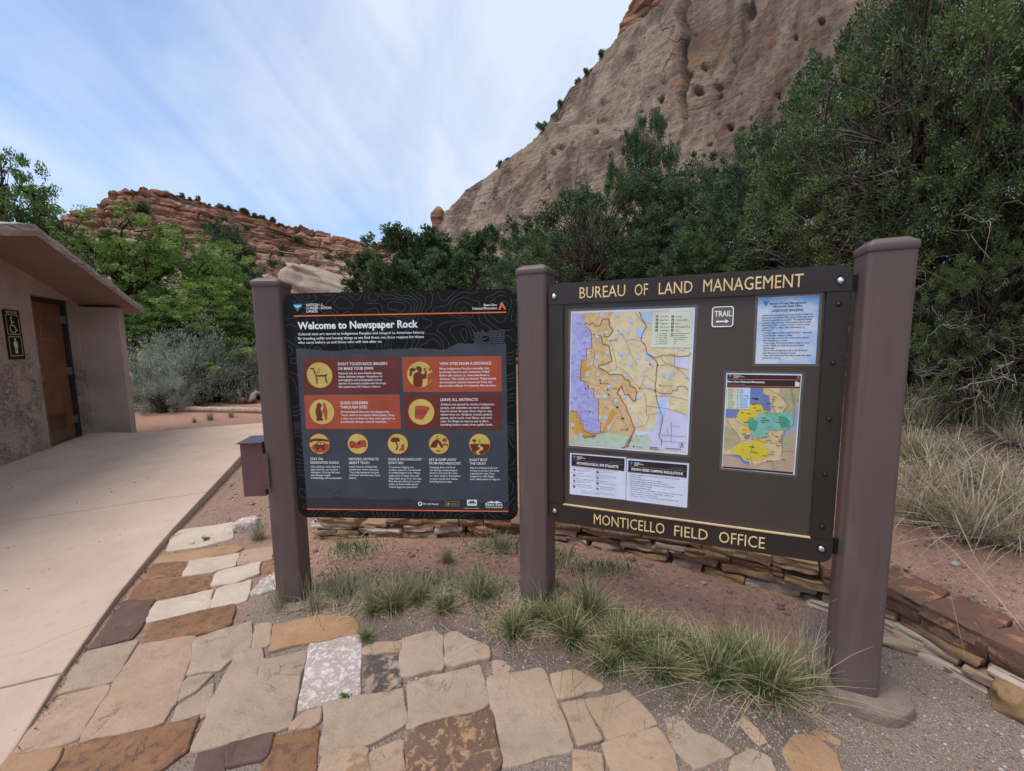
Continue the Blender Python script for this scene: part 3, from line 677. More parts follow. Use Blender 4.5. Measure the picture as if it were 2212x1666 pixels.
# sagebrush
sgA = lambda: sagebrush('sagebrush', 1.3, 1.7, 95, 150, 81)
sgB = lambda: sagebrush('sagebrush', 1.2, 1.6, 85, 150, 88)
plant('sgA', sgA, 385, 13.2, 728, 185, 1.3, 1.7, 'tallest grey sagebrush right of the restroom wall', 'bush', rz=.3)
plant('sgB', sgB, 470, 13.4, 745, 165, 1.2, 1.6, 'blue grey sagebrush above the fallen log', 'bush', rz=1.4)
plant('sgA', sgA, 310, 12.8, 765, 110, 1.3, 1.7, 'sagebrush against the end of the restroom wall', 'bush', rz=2.3)
plant('sgB', sgB, 548, 13.4, 760, 110, 1.2, 1.6, 'sagebrush partly behind the left post', 'bush', rz=3.7)
plant('sgB', sgB, 340, 12.0, 815, 100, 1.2, 1.6, 'low sagebrush left of the fallen log end', 'bush', rz=5.)
plant('sgA', sgA, 430, 14.4, 765, 150, 1.3, 1.7, 'sagebrush in the back row under the oaks', 'bush', rz=4.)
# shrubs on the cliff edge and along the mesa rim
def tiny(name, seed, leaf, n=900, ls=.10):
    R = np.random.RandomState(seed); K = 26; C = rdir(K, R) * (R.rand(K, 1) ** .4) * np.array([.5, .5, .42]) + np.array([0, 0, .52]); idx = np.repeat(np.arange(K), n // K)
    o = leaves_obj(name, C[idx] + R.normal(size=(len(idx), 3)) * .10, rdir(len(idx), R) + np.array([0, 0, .4]), ls, ls * .42, (R.rand(K)[idx] * .8).clip(0, 1), leaf, R)
    return o
tA = tiny('rim_shrub', 91, JUN); tB = tiny('rim_shrub', 92, JUN2); tC = tiny('rim_shrub', 95, JUN3)
first = {}
def shrub(src, P, size, label, group, rz):
    if src.name not in first: o = src; first[src.name] = 1
    else: o = src.copy(); COL.objects.link(o)
    o.location = P; o.scale = size; o.rotation_euler = (0, 0, rz); tag(o, label, 'shrub', group); return o
R = np.random.RandomState(8)
CS = [(1080, 1.5, 'lowest dark shrub on the rim of the dome cliff'), (1098, 1.1, None), (1172, 2.0, 'widest shrub on the dome rim above the cleft'), (1212, 1.1, None), (1250, 1.2, None), (1267, 1.0, None), (1299, 1.4, 'highest shrub on the dome rim below the red ledge')]
for i, (px, s_, lab) in enumerate(CS):
    k = int(np.argmin(np.abs(CLIFF_X - px))); P = CLIFF_TOP[k] - np.array([0, 0, .15])
    s_ *= .78; shrub((tA, tB, tC)[i % 3], P, (s_, s_, s_ * .85), lab or 'small shrub on the skyline of the dome cliff', 'shrubs on the dome cliff rim', R.rand() * 6)
for i in range(90):
    px = R.choice([R.uniform(320, 940), R.uniform(520, 900)]); k = int(np.argmin(np.abs(MESA_X - px))); P = MESA_TOP[k] - np.array([0, 0, .3]); s_ = R.uniform(.6, 1.0) + .9 * R.rand() ** 3
    shrub((tA, tB, tC)[i % 3], P, (s_ * R.uniform(.8, 1.2), s_, s_ * R.uniform(.8, 1.25)), 'small dark juniper along the red mesa skyline', 'junipers along the mesa rim', R.rand() * 6)
mv = np.empty(len(mesa.data.vertices) * 3, np.float32); mesa.data.vertices.foreach_get('co', mv); mv = mv.reshape(338, 760, 3)
for i in range(55):
    px = R.uniform(180, 900); k = int(np.argmin(np.abs(MESA_X - px))); r_ = int(R.uniform(70, 300)); P = mv[r_, k] - np.array([0, 0, .2]); s_ = R.uniform(.9, 2.6)
    shrub((tA, tB, tC)[i % 3], P, (s_ * R.uniform(1, 1.5), s_, s_), 'dark shrub growing on the ledges of the red mesa', 'shrubs on the mesa slope', R.rand() * 6)
# ================================================================== RESTROOM BUILDING
smats = []
for sname, lowmul in (('rough_stucco', 1.), ('smooth_stucco', .16)):
    t = NT(sname)
    z1 = t.noise(1.3, 6); z2 = t.noise(60, 5, .7); vv = t.n('ShaderNodeTexVoronoi', feature='DISTANCE_TO_EDGE')
    wv = t.n('ShaderNodeVectorMath', operation='ADD'); nz = t.n('ShaderNodeTexNoise'); t.l(t.tc.outputs['Object'], nz.inputs['Vector']); nz.inputs['Scale'].default_value = 7
    t.l(t.tc.outputs['Object'], wv.inputs[0]); sc_ = t.n('ShaderNodeVectorMath', operation='SCALE'); t.l(nz.outputs[1], sc_.inputs[0]); sc_.inputs['Scale'].default_value = .16; t.l(sc_.outputs[0], wv.inputs[1])
    t.l(wv.outputs[0], vv.inputs['Vector']); vv.inputs['Scale'].default_value = 8.5
    sz = t.n('ShaderNodeSeparateXYZ'); t.l(t.tc.outputs['Object'], sz.inputs[0])
    low = t.ramp(t.math('ADD', sz.outputs[2], t.math('MULTIPLY', t.noise(3, 4), .5)), 1.95, 1.45, .12 * lowmul, lowmul)      # trowelled coat below, smoother coat above
    crk = t.ramp(vv.outputs[0], .0, .06, 1, 0)
    lump = t.noise(17, 6, .6, None, 1.2); ridge = t.ramp(t.math('ABSOLUTE', t.math('SUBTRACT', lump, .5)), .0, .035, 1, 0)
    crk = t.math('MULTIPLY', t.math('MULTIPLY', t.math('MAXIMUM', t.math('MULTIPLY', crk, .55), ridge), low), t.ramp(t.noise(3.5, 5), .42, .60))
    c = t.mix(t.ramp(z1, .35, .65), (.350, .280, .235), (.440, .355, .300)); c = t.mix(t.ramp(z2, .35, .7, 0, .35), c, (.25, .195, .165))
    c = t.mix(t.math('MULTIPLY', crk, .38), c, (.16, .115, .095))
    c = t.mix(t.math('MULTIPLY', t.ramp(t.noise(9, 6), .52, .66, 0, .45), low), c, (.36, .285, .225))
    t.bump(t.math('ADD', t.math('MULTIPLY', crk, -.9), t.math('ADD', t.math('MULTIPLY', z2, .35), t.math('MULTIPLY', t.math('MULTIPLY', lump, 1.6), low))), .9, .028)
    smats.append(t.done(c, .95, 0, .15))
STUCCO, STUCCO2 = smats
t = NT('cast_roof_concrete')
z1 = t.noise(1.0, 7, .65, t.map((18, 18, 18)), .4); grain = t.noise(1.0, 6, .6, t.map((3, 3, 40), (0, 0, 0)), .8); z3 = t.noise(3, 5)
c = t.mix(t.ramp(z3, .3, .7), (.330, .270, .235), (.440, .370, .320)); c = t.mix(t.ramp(grain, .54, .66, 0, .65), c, (.085, .064, .054)); c = t.mix(t.ramp(z1, .6, .75, 0, .4), c, (.42, .36, .31))
t.bump(t.math('ADD', t.math('MULTIPLY', grain, 1.2), t.math('MULTIPLY', z1, .4)), 1.0, .035); ROOFM = t.done(c, .95, 0, .1)
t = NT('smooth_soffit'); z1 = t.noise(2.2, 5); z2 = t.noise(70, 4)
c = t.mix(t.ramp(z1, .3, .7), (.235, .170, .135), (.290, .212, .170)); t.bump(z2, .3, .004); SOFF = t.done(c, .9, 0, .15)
t = NT('worn_brown_door'); z1 = t.noise(3, 6); z2 = t.noise(24, 7, .7); sz = t.n('ShaderNodeSeparateXYZ'); t.l(t.tc.outputs['Object'], sz.inputs[0])
c = t.mix(t.ramp(z1, .35, .65), (.125, .058, .029), (.180, .088, .045)); c = t.mix(t.ramp(z2, .58, .72, 0, .55), c, (.085, .045, .028))
c = t.mix(t.ramp(t.noise(1.0, 6, .6, t.map((6, 6, 1.2)), .4), .50, .72, 0, .5), c, (.10, .050, .030))
t.bump(z2, .15, .003); DOORM = t.done(c, .55, 0, .4)
FRAMEM = flat('dark_door_frame', (.030, .022, .020), .5); STEEL = flat('brushed_steel', (.55, .55, .56), .28, 1.0); BLACKP = flat('black_sign_plastic', (.006, .006, .007), .35)
GLOWP = flat('cream_sign_print', (.50, .47, .28), .6)
BZ = .037
BOFF = 0.
def B(u_, n_, z_): return BO + BU * u_ + BN * (n_ + BOFF) + np.array([0, 0, z_ + BZ])
BAX = np.array([BU, BN, [0, 0, 1.]])
def bbox(mb, u0, u1, n0, n1, z0, z1, mat): mb.box(B((u0 + u1) / 2, (n0 + n1) / 2, (z0 + z1) / 2), ((u1 - u0) / 2, (n1 - n0) / 2, (z1 - z0) / 2), mat, BAX)
RU, RZ, SLR, SLL = -1.09, 2.735, -.285, .24          # ridge place, soffit height there, slopes
def soff(u_): return RZ + (SLR * (u_ - RU) if u_ > RU else SLL * (u_ - RU))
bld = empty('restroom_building', B(0, 0, 0))
tag(bld, 'brown stucco restroom with low gabled concrete roof and overhang', 'building')
def child(mb, name, parent=bld, smooth=False):
    o = mb.build(name, None, smooth)
    o.parent = parent
    o.matrix_parent_inverse = Matrix.Translation(-parent.matrix_basis.translation) if parent.parent is None else Matrix.Identity(4)
    return o
# the walls are drawn down to below the paving; the gable follows the soffit
mb = MB(); DT = 2.16; D0_, D1_ = -.03, .93
def wallpoly(us, zs, n0=0., th=.24): mb.prism([B(a_, n0, b_) for a_, b_ in zip(us, zs)], -BN * th, STUCCO)
wallpoly([-4.2, D0_, D0_, RU, -4.2], [-.4, -.4, soff(D0_), RZ, soff(-4.2)])
wallpoly([D0_ + .0005, D1_ - .0005, D1_ - .0005, D0_ + .0005], [DT, DT, soff(D1_), soff(D0_)])
wallpoly([D1_, 1.21, 1.21, D1_], [-.4, -.4, soff(1.21), soff(D1_)])
bbox(mb, 1.02, 1.205, .002, .49, -.4, soff(1.21) - .001, STUCCO2)     # privacy wing
bbox(mb, 1.01, 1.21, -6, -.242, -.4, soff(1.21), STUCCO)            # side wall going back
child(mb, 'wall')
mb = MB(); TH = .13; E0, E1 = -5.2, 1.45; NV, NB = .68, -6.5
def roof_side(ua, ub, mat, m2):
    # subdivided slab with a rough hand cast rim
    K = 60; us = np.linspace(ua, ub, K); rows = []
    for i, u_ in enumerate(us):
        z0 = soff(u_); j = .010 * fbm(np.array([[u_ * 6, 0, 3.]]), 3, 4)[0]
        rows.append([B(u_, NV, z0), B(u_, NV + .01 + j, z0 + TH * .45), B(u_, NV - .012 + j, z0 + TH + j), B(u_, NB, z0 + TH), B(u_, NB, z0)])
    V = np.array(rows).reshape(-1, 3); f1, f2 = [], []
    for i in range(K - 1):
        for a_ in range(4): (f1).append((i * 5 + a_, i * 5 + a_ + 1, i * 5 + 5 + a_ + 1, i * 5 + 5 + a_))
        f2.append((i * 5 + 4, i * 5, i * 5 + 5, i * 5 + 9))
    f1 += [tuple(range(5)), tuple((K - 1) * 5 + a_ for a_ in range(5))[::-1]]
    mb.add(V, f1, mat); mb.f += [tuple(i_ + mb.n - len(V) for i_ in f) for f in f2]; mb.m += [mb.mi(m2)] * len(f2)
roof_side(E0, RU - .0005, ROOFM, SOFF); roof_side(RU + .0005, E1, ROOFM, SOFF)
child(mb, 'roof')
# door in its recess
BOFF = -.07
mb = MB(); 
bbox(mb, D0_, D0_ + .055, -.14, -.03, 0, DT, FRAMEM); bbox(mb, D1_ - .055, D1_, -.14, -.03, 0, DT, FRAMEM); bbox(mb, D0_ + .0555, D1_ - .0555, -.14, -.03, DT - .06, DT, FRAMEM)
child(mb, 'door_frame')
mb = MB(); bbox(mb, D0_ + .06, D1_ - .06, -.125, -.08, .012, DT - .065, DOORM); door = child(mb, 'door')
mb = MB(); u0, u1, z0, z1 = .33, .70, .17, .45
for a_ in ((u0, u0 + .02, z0, z1), (u1 - .02, u1, z0, z1), (u0 + .0205, u1 - .0205, z0, z0 + .02), (u0 + .0205, u1 - .0205, z1 - .02, z1)): bbox(mb, a_[0], a_[1], -.0795, -.068, a_[2], a_[3], DOORM)
for k in range(9):
    zc_ = z0 + .038 + k * .0262; mb.box(B((u0 + u1) / 2, -.074, zc_), ((u1 - u0) / 2 - .021, .0085, .0022), DOORM, np.array([BU, BN * .75 - np.array([0, 0, .66]), BN * .66 + np.array([0, 0, .75])]))
bbox(mb, u0 + .021, u1 - .021, -.0798, -.0770, z0 + .021, z1 - .021, FRAMEM); child(mb, 'louver', door)
mb = MB(); bbox(mb, .055, .17, -.0795, -.076, .86, 1.20, STEEL); child(mb, 'latch_plate', door)
mb = MB(); mb.tube([B(.075, -.076, .95), B(.075, -.03, .95), B(.155, -.022, .96), B(.175, -.02, .985), B(.175, -.02, 1.13), B(.155, -.022, 1.16), B(.075, -.03, 1.165), B(.075, -.076, 1.165)], .009, STEEL, 8); child(mb, 'handle', door, True)
mb = MB(); mb.tube([B(.09, -.08, 1.30), B(.09, -.055, 1.30), B(.09, -.045, 1.30)], [.034, .034, .024], STEEL, 14); mb.tube([B(.09, -.08, 1.225), B(.09, -.06, 1.225)], .014, STEEL, 10); child(mb, 'lock', door, True)
for zc_ in (1.86, 1.06, .28):
    mb = MB(); bbox(mb, D1_ - .075, D1_ - .05, -.079, -.028, zc_ - .055, zc_ + .055, STEEL); child(mb, 'hinge', door)
mb = MB(); bbox(mb, .37, .374, -.0795, -.077, 1.55, 1.78, STUCCO); bbox(mb, .376, .60, -.0795, -.077, 1.55, 1.556, STUCCO); child(mb, 'tape_residue', door)
BOFF = 0.
mb = MB(); bbox(mb, D0_ + .002, D1_ - .002, -.199, .02, -.02, .010, STEEL); child(mb, 'threshold')

# ------------------------------------------------------------------ flat faces to print on
class Plane:
    def __init__(s, o, d, nrm, up=(0, 0, 1)): s.o, s.d, s.n, s.up = (np.asarray(v_, float) for v_ in (o, d, nrm, up))
    def w(s, u_, v_, h=0.): return s.o + s.d * u_ + s.up * v_ + s.n * h
    def uv(s, px, py):
        r = ray(px, py); t_ = ((s.o - CP) @ s.n) / (r @ s.n); P = CP + r * t_ - s.o; return np.array([P @ s.d, P @ s.up])
    def W(s, pts, h=0.): return np.array([s.w(a_, b_, h) for a_, b_ in pts])
_tc = {}
def text_geo(txt, off):
    k = (txt, off)
    if k not in _tc:
        cu = D.curves.new('t', 'FONT'); cu.body = txt; cu.size = 1; cu.offset = off; cu.resolution_u = 2
        ob = D.objects.new('t', cu); me = D.meshes.new_from_object(ob)
        V = np.array([v_.co[:] for v_ in me.vertices]).reshape(-1, 3); Fs = [tuple(p.vertices) for p in me.polygons]
        D.objects.remove(ob); D.curves.remove(cu); D.meshes.remove(me); _tc[k] = (V, Fs)
    return _tc[k]
CAPH = text_geo('H', 0)[0][:, 1].max()
def text(mb, pl, txt, u_, v_, width, cap, mat, h, off=.008, maxsq=None):
    """baseline left at (u,v); squeezed to the given width and cap height; width None keeps the letter shapes times maxsq"""
    V, Fs = text_geo(txt, off)
    if not len(V): return 0
    sy = cap / CAPH; sx = sy * (maxsq or 1) if width is None else width / (V[:, 0].max() - V[:, 0].min())
    x = (V[:, 0] - V[:, 0].min()) * sx; mb.add([pl.w(u_ + a_, v_ + b_ * sy, h) for a_, b_ in zip(x, V[:, 1])], Fs, mat); return x.max()
def text_px(mb, pl, txt, bl, br, tl, mat, h, off=.012):
    a_, b_, c_ = pl.uv(*bl), pl.uv(*br), pl.uv(*tl); text(mb, pl, txt, a_[0], (a_[1] + b_[1]) / 2, b_[0] - a_[0], c_[1] - a_[1], mat, h, off)
def poly(mb, pl, pts, mat, h): mb.add(pl.W(pts, h), [tuple(range(len(pts)))], mat)
def rect(mb, pl, u0, v0, u1, v1, mat, h): poly(mb, pl, [(u0, v0), (u1, v0), (u1, v1), (u0, v1)], mat, h)
def rrect(u0, v0, u1, v1, r, k=6):
    out_ = []
    for cx_, cy_, a0 in ((u1 - r, v1 - r, 0), (u0 + r, v1 - r, 90), (u0 + r, v0 + r, 180), (u1 - r, v0 + r, 270)):
        out_ += [(cx_ + r * math.cos(rad(a0 + 90 * i / k)), cy_ + r * math.sin(rad(a0 + 90 * i / k))) for i in range(k + 1)]
    return out_
def disc(cx_, cy_, r, k=40, rx=None): return [(cx_ + (rx or r) * math.cos(2 * math.pi * i / k), cy_ + r * math.sin(2 * math.pi * i / k)) for i in range(k)]
def ring(mb, pl, outer, inner, mat, h):
    n_ = len(outer); mb.add(np.vstack([pl.W(outer, h), pl.W(inner, h)]), [(i, (i + 1) % n_, n_ + (i + 1) % n_, n_ + i) for i in range(n_)], mat)
def stroke(mb, pl, pts, wd, mat, h):
    P = np.array(pts, float); T = np.gradient(P, axis=0); T /= np.linalg.norm(T, axis=1, keepdims=True) + 1e-12; Nn = np.stack([-T[:, 1], T[:, 0]], 1) * wd / 2
    V = np.vstack([pl.W(P + Nn, h), pl.W(P - Nn, h)]); n_ = len(P); mb.add(V, [(i, n_ + i, n_ + i + 1, i + 1) for i in range(n_ - 1)], mat)
def screw(mb, pl, u_, v_, r, mat, h, dome=.6):
    rows = []; k = 14
    for rr, hh in ((1, 0), (1, .25 * dome), (.85, .62 * dome), (.5, .92 * dome), (.12, dome)): rows.append([pl.w(u_ + r * rr * math.cos(6.2832 * i / k), v_ + r * rr * math.sin(6.2832 * i / k), h + r * hh) for i in range(k)])
    V = np.array(rows).reshape(-1, 3); Fs = [(a_ * k + i, a_ * k + (i + 1) % k, a_ * k + k + (i + 1) % k, a_ * k + k + i) for a_ in range(4) for i in range(k)] + [tuple(4 * k + i for i in range(k))]
    mb.add(V, Fs, mat)

# restroom sign on the wall
PW = Plane(B(0, 0, 0), BU, BN)
rs_ = empty('restroom_sign', B(-.44, 0, 1.6)); tag(rs_, 'black restroom sign with wheelchair and standing man symbols on stucco wall', 'sign')
u0, u1, v0, v1 = -.575, -.298, 1.283, 1.917
mb = MB(); bb = [(u0, v0), (u1, v0), (u1, v1), (u0, v1)]; mb.prism(PW.W(bb, .001), BN * .008, BLACKP); child(mb, 'panel', rs_)
mb = MB(); um = (u0 + u1) / 2; text(mb, PW, 'RESTROOM', u0 + .045, v1 - .046, u1 - u0 - .09, .030, GLOWP, .0096)
child(mb, 'lettering', rs_)
for va, vb in ((1.60, 1.855), (1.325, 1.575)):
    mb = MB(); ring(mb, PW, rrect(u0 + .03, va, u1 - .03, vb, .02), rrect(u0 + .037, va + .007, u1 - .037, vb - .007, .014), GLOWP, .0096); child(mb, 'symbol_border', rs_)
mb = MB(); cx_, cy_ = um, 1.685
poly(mb, PW, disc(cx_ - .02, 1.812, .015), GLOWP, .0096)
stroke(mb, PW, [(cx_ - .02, 1.79), (cx_ - .018, 1.715), (cx_ + .022, 1.713), (cx_ + .045, 1.655), (cx_ + .065, 1.66)], .016, GLOWP, .0097)
stroke(mb, PW, [(cx_ - .02, 1.76), (cx_ + .025, 1.757)], .010, GLOWP, .00965)
stroke(mb, PW, [(cx_ - .005 + .055 * math.cos(rad(a_)), 1.68 + .055 * math.sin(rad(a_))) for a_ in range(130, 345, 12)], .011, GLOWP, .0096); child(mb, 'wheelchair_symbol', rs_)
mb = MB(); poly(mb, PW, disc(um, 1.535, .017), GLOWP, .0096)
poly(mb, PW, rrect(um - .034, 1.435, um + .034, 1.512, .012), GLOWP, .0096); poly(mb, PW, [(um - .022, 1.355), (um - .003, 1.355), (um - .003, 1.434), (um - .022, 1.434)], GLOWP, .0096); poly(mb, PW, [(um + .003, 1.355), (um + .022, 1.355), (um + .022, 1.434), (um + .003, 1.434)], GLOWP, .0096); child(mb, 'man_symbol', rs_)
# ================================================================== POSTS AND BOARDS
t = NT('brown_post_paint'); z1 = t.noise(2.0, 6, .6, t.map((1, 1, .4))); z2 = t.noise(240, 3, .6); z3 = t.noise(11, 7, .7); sz = t.n('ShaderNodeSeparateXYZ'); t.l(t.tc.outputs['Object'], sz.inputs[0])
c = t.mix(t.ramp(z1, .3, .7), (.098, .066, .062), (.122, .084, .080)); c = t.mix(t.ramp(z3, .66, .74, 0, .4), c, (.060, .040, .038))
c = t.mix(t.math('MULTIPLY', t.ramp(t.math('ADD', sz.outputs[2], t.math('MULTIPLY', z3, .4)), .42, .12), .35), c, (.16, .115, .095))
sv_ = t.noise(1.0, 5, .6, t.map((26, 26, 1.1)), .2); c = t.mix(t.ramp(sv_, .58, .76, 0, .38), c, (.055, .036, .034)); du = t.noise(1.0, 6, .65, t.map((7, 7, 1.6), (0, 0, 0), (5, 1, 2)), .5); c = t.mix(t.ramp(du, .56, .72, 0, .30), c, (.19, .145, .13)); c = t.mix(t.ramp(t.noise(55, 3, .6), .72, .76, 0, .55), c, (.21, .165, .15))
t.bump(z2, .10, .002); POSTM = t.done(c, .48, 0, .35)
t = NT('weathered_footing_concrete'); z1 = t.noise(5, 7, .65); z2 = t.noise(90, 5, .7)
c = t.mix(t.ramp(z1, .35, .65), (.155, .112, .092), (.265, .200, .165)); c = t.mix(t.ramp(z2, .6, .75, 0, .6), c, (.09, .07, .06)); t.bump(t.math('ADD', z1, z2), .8, .012); FOOT = t.done(c, .95, 0, .15)
def post(fl, fr, zb, top, label, w_=.155, foot=None):
    fl, fr = np.array(fl[:2]), np.array(fr[:2]); e = (fr - fl) / np.linalg.norm(fr - fl); nb = np.array([-e[1], e[0]])
    if nb[1] < 0: nb = -nb
    c_ = (fl + fr) / 2 + nb * w_ / 2; root = empty('sign_post', (c_[0], c_[1], zb), math.atan2(e[1], e[0])); tag(root, label, 'post')
    def prof(hw, r=.018): return rrect(-hw, -hw, hw, hw, r, 5)
    def lathe(name, rows, mat):
        V = []; 
        for hw, r, z_ in rows: V += [(a_, b_, z_) for a_, b_ in prof(hw, r)]
        n_ = len(prof(.1)); Fs = [(q * n_ + i, q * n_ + (i + 1) % n_, q * n_ + n_ + (i + 1) % n_, q * n_ + n_ + i) for q in range(len(rows) - 1) for i in range(n_)]
        Fs += [tuple(range(n_))[::-1], tuple((len(rows) - 1) * n_ + i for i in range(n_))]
        o = mesh_np(name, V, Fs, mat, root, True); angle_smooth(o, 40); return o
    h = top - zb; hw = w_ / 2
    lathe('shaft', [(hw, .018, -.3), (hw, .018, h - .035)], POSTM)
    lathe('cap', [(hw + .002, .018, h - .0345), (hw + .0045, .019, h - .030), (hw + .0045, .019, h - .010), (hw + .001, .018, h - .001), (hw - .010, .016, h + .006), (hw * .72, .014, h + .015), (hw * .35, .010, h + .019)], POSTM)
    if foot:
        fx, fy, r, th = foot; k = 30; mb = MB(); rows = []
        for rr, z_ in ((1.01, -th - .15), (1.0, -.012), (.965, 0), (.62, .003)): rows += [(fx + r * rr * math.cos(6.2832 * i / k) * (1 + .025 * math.sin(i * 2.1)), fy + r * rr * math.sin(6.2832 * i / k) * (1 + .02 * math.cos(i * 1.3)), z_ + .002) for i in range(k)]
        Fs = [(q * k + i, q * k + (i + 1) % k, q * k + k + (i + 1) % k, q * k + k + i) for q in range(3) for i in range(k)] + [tuple(3 * k + i for i in range(k))]
        mb.add(rows, Fs, FOOT); angle_smooth(mb.build('footing', root), 40)
    return root
zc_ = lambda z_: (lambda x, y: z_ + 0 * x)
def GP(x, y, z_): d = ray(x, y); return CP + d * ((z_ - EYE) / d[2])
p1 = post(GP(594, 1306, -.045), GP(655.6, 1302, -.045), -.045, 1.80, 'leftmost brown post holding the black welcome sign', .150, (.02, -.01, .145, .05))
p2 = post(GP(1121.5, 1292, 0), GP(1183, 1308, 0), 0, 1.832, 'middle brown post between the black sign and the brown board', .165)
p3 = post(GP(1802.6, 1488, -.05), GP(1899, 1513, -.05), -.05, 1.81, 'rightmost brown post standing on a round concrete pad', .152, (.035, .0, .172, .05))

# ------------------------------------------------------------------ welcome sign
S1 = .985; az1 = 1.6317
d1 = np.array([math.sin(az1), math.cos(az1), 0]); n1 = np.array([d1[1], -d1[0], 0])
W1 = Plane((-1.2 * S1, 2.2533 * S1, EYE), d1, n1)
def c1(x, y): return ((1100 + x / 1.666) * .54216, (1100 + y / 1.666) * .54216)
U1 = lambda x, y: W1.uv(*c1(x, y))
uL, uR = np.mean([U1(52, 300)[0], U1(150, 1500)[0]]), np.mean([U1(1592, 300)[0], U1(1600, 1400)[0]])
vT = np.mean([U1(300, 107)[1], U1(1400, 92)[1]]); vB = np.mean([U1(300, 1605)[1], U1(1400, 1616)[1]])
BLK = flat('black_printed_panel', (.0055, .0055, .0062), .60, 0, .18); SLATE = flat('slate_blue_print', hexc('43474f'), .6, 0, .2); SLATE2 = flat('dark_slate_print', hexc('2e3036'), .45)
ORG = flat('orange_print', hexc('e2703a'), .45); DRED = flat('dark_red_print', hexc('642b26'), .45); RUST = flat('rust_red_print', hexc('a54b32'), .45)
YEL = flat('straw_yellow_print', hexc('c8b15c'), .45); WHT = flat('white_print', hexc('e8ebf2'), .5); GRY = flat('grey_line_print', hexc('54585e'), .5); TEAL = flat('teal_print', hexc('1a8494'), .45); GRN = flat('green_print', hexc('3f7f4a'), .45); SKYB = flat('pale_blue_print', hexc('9cc9e0'), .45); MAR = flat('maroon_figure_print', hexc('6a2a20'), .45)
sg = empty('welcome_sign', W1.w((uL + uR) / 2, vB, 0)); tag(sg, 'black park welcome sign with red and orange boxes between two brown posts', 'sign')
def ch1(mb, name, parent=sg): return child(mb, name, parent)
mb = MB(); mb.prism(W1.W(rrect(uL, vB, uR, vT, .055, 8), -.008), n1 * .008, BLK); ch1(mb, 'panel')
# contour lines on the black border (marching squares over smooth noise)
sl = [U1(133, 480), U1(1530, 468), U1(1541, 1563), U1(205, 1546)]
su0, su1, sv0, sv1 = (sl[0][0] + sl[3][0]) / 2, (sl[1][0] + sl[2][0]) / 2, (sl[2][1] + sl[3][1]) / 2, U1(800, 490)[1]
def contours(u0, u1, v0, v1, res, freq, levels, keep, wd, mat, mb, pl, h, seed):
    gu = np.arange(u0, u1, res); gv = np.arange(v0, v1, res); A, Bv = np.meshgrid(gu, gv, indexing='ij')
    Fv = fbm(np.stack([A * freq, Bv * freq, 0 * A + .5], -1), 3, seed, .4)
    Vv, Ff = [], []
    for lv in levels:
        s_ = Fv > lv
        for i, j in zip(*np.where((s_[:-1, :-1] != s_[1:, :-1]) | (s_[:-1, :-1] != s_[:-1, 1:]) | (s_[:-1, :-1] != s_[1:, 1:]))):
            q = []
            for (a_, b_), (c_, e_) in (((0, 0), (1, 0)), ((1, 0), (1, 1)), ((1, 1), (0, 1)), ((0, 1), (0, 0))):
                f0, f1 = Fv[i + a_, j + b_] - lv, Fv[i + c_, j + e_] - lv
                if (f0 > 0) != (f1 > 0): k = f0 / (f0 - f1); q.append((gu[i] + res * (a_ + k * (c_ - a_)), gv[j] + res * (b_ + k * (e_ - b_))))
            for p_, r_ in zip(q[::2], q[1::2]):
                if not keep((p_[0] + r_[0]) / 2, (p_[1] + r_[1]) / 2): continue
                dv = np.array(r_) - np.array(p_); l_ = np.hypot(*dv)
                if l_ < 1e-6: continue
                nn_ = np.array([-dv[1], dv[0]]) / l_ * wd / 2; k0 = len(Vv)
                Vv += [pl.w(*(np.array(p_) + nn_), h), pl.w(*(np.array(p_) - nn_), h), pl.w(*(np.array(r_) - nn_), h), pl.w(*(np.array(r_) + nn_), h)]; Ff.append((k0, k0 + 1, k0 + 2, k0 + 3))
    mb.add(Vv, Ff, mat)
mb = MB()
contours(uL + .006, uR - .006, vB + .006, vT - .006, .008, 5.2, np.arange(-.6, .65, .10), lambda a_, b_: not (su0 < a_ < su1 and sv0 < b_ < sv1 + .005) and not (a_ < uL + .05 and b_ > vT - .05) and not (a_ > uR - .05 and b_ < vB + .05) and not (a_ < uL + .05 and b_ < vB + .05) and not (a_ > uR - .05 and b_ > vT - .05), .0016, GRY, mb, W1, .0006, 77)
ch1(mb, 'contour_lines')
# slate field with a ragged mesa skyline, dark skyline at the foot
mb = MB(); us = np.linspace(su0, su1, 90)
top = [(u_, sv1 + .010 * vn(np.array([[u_ * 9, 1, 1]]), 3)[0] + .004 * vn(np.array([[u_ * 60, 1, 1]]), 3)[0] + .022 * S(.72, .8, (u_ - su0) / (su1 - su0)) + .012 * S(.25, 0, (u_ - su0) / (su1 - su0))) for u_ in us[::-1]]
poly(mb, W1, [(su0, sv0), (su1, sv0)] + top, SLATE, .0007)
for cu_, s_ in ((535, 1), (1015, 1), (575, .6)):
    b_ = U1(cu_, 512); 
    for k in range(9): a_ = rad(20 + 17.5 * k); stroke(mb, W1, [b_, b_ + np.array([math.cos(a_), math.sin(a_)]) * .026 * s_ * .5, b_ + np.array([math.cos(a_), math.sin(a_)]) * .026 * s_], .0028, SLATE, .0009)
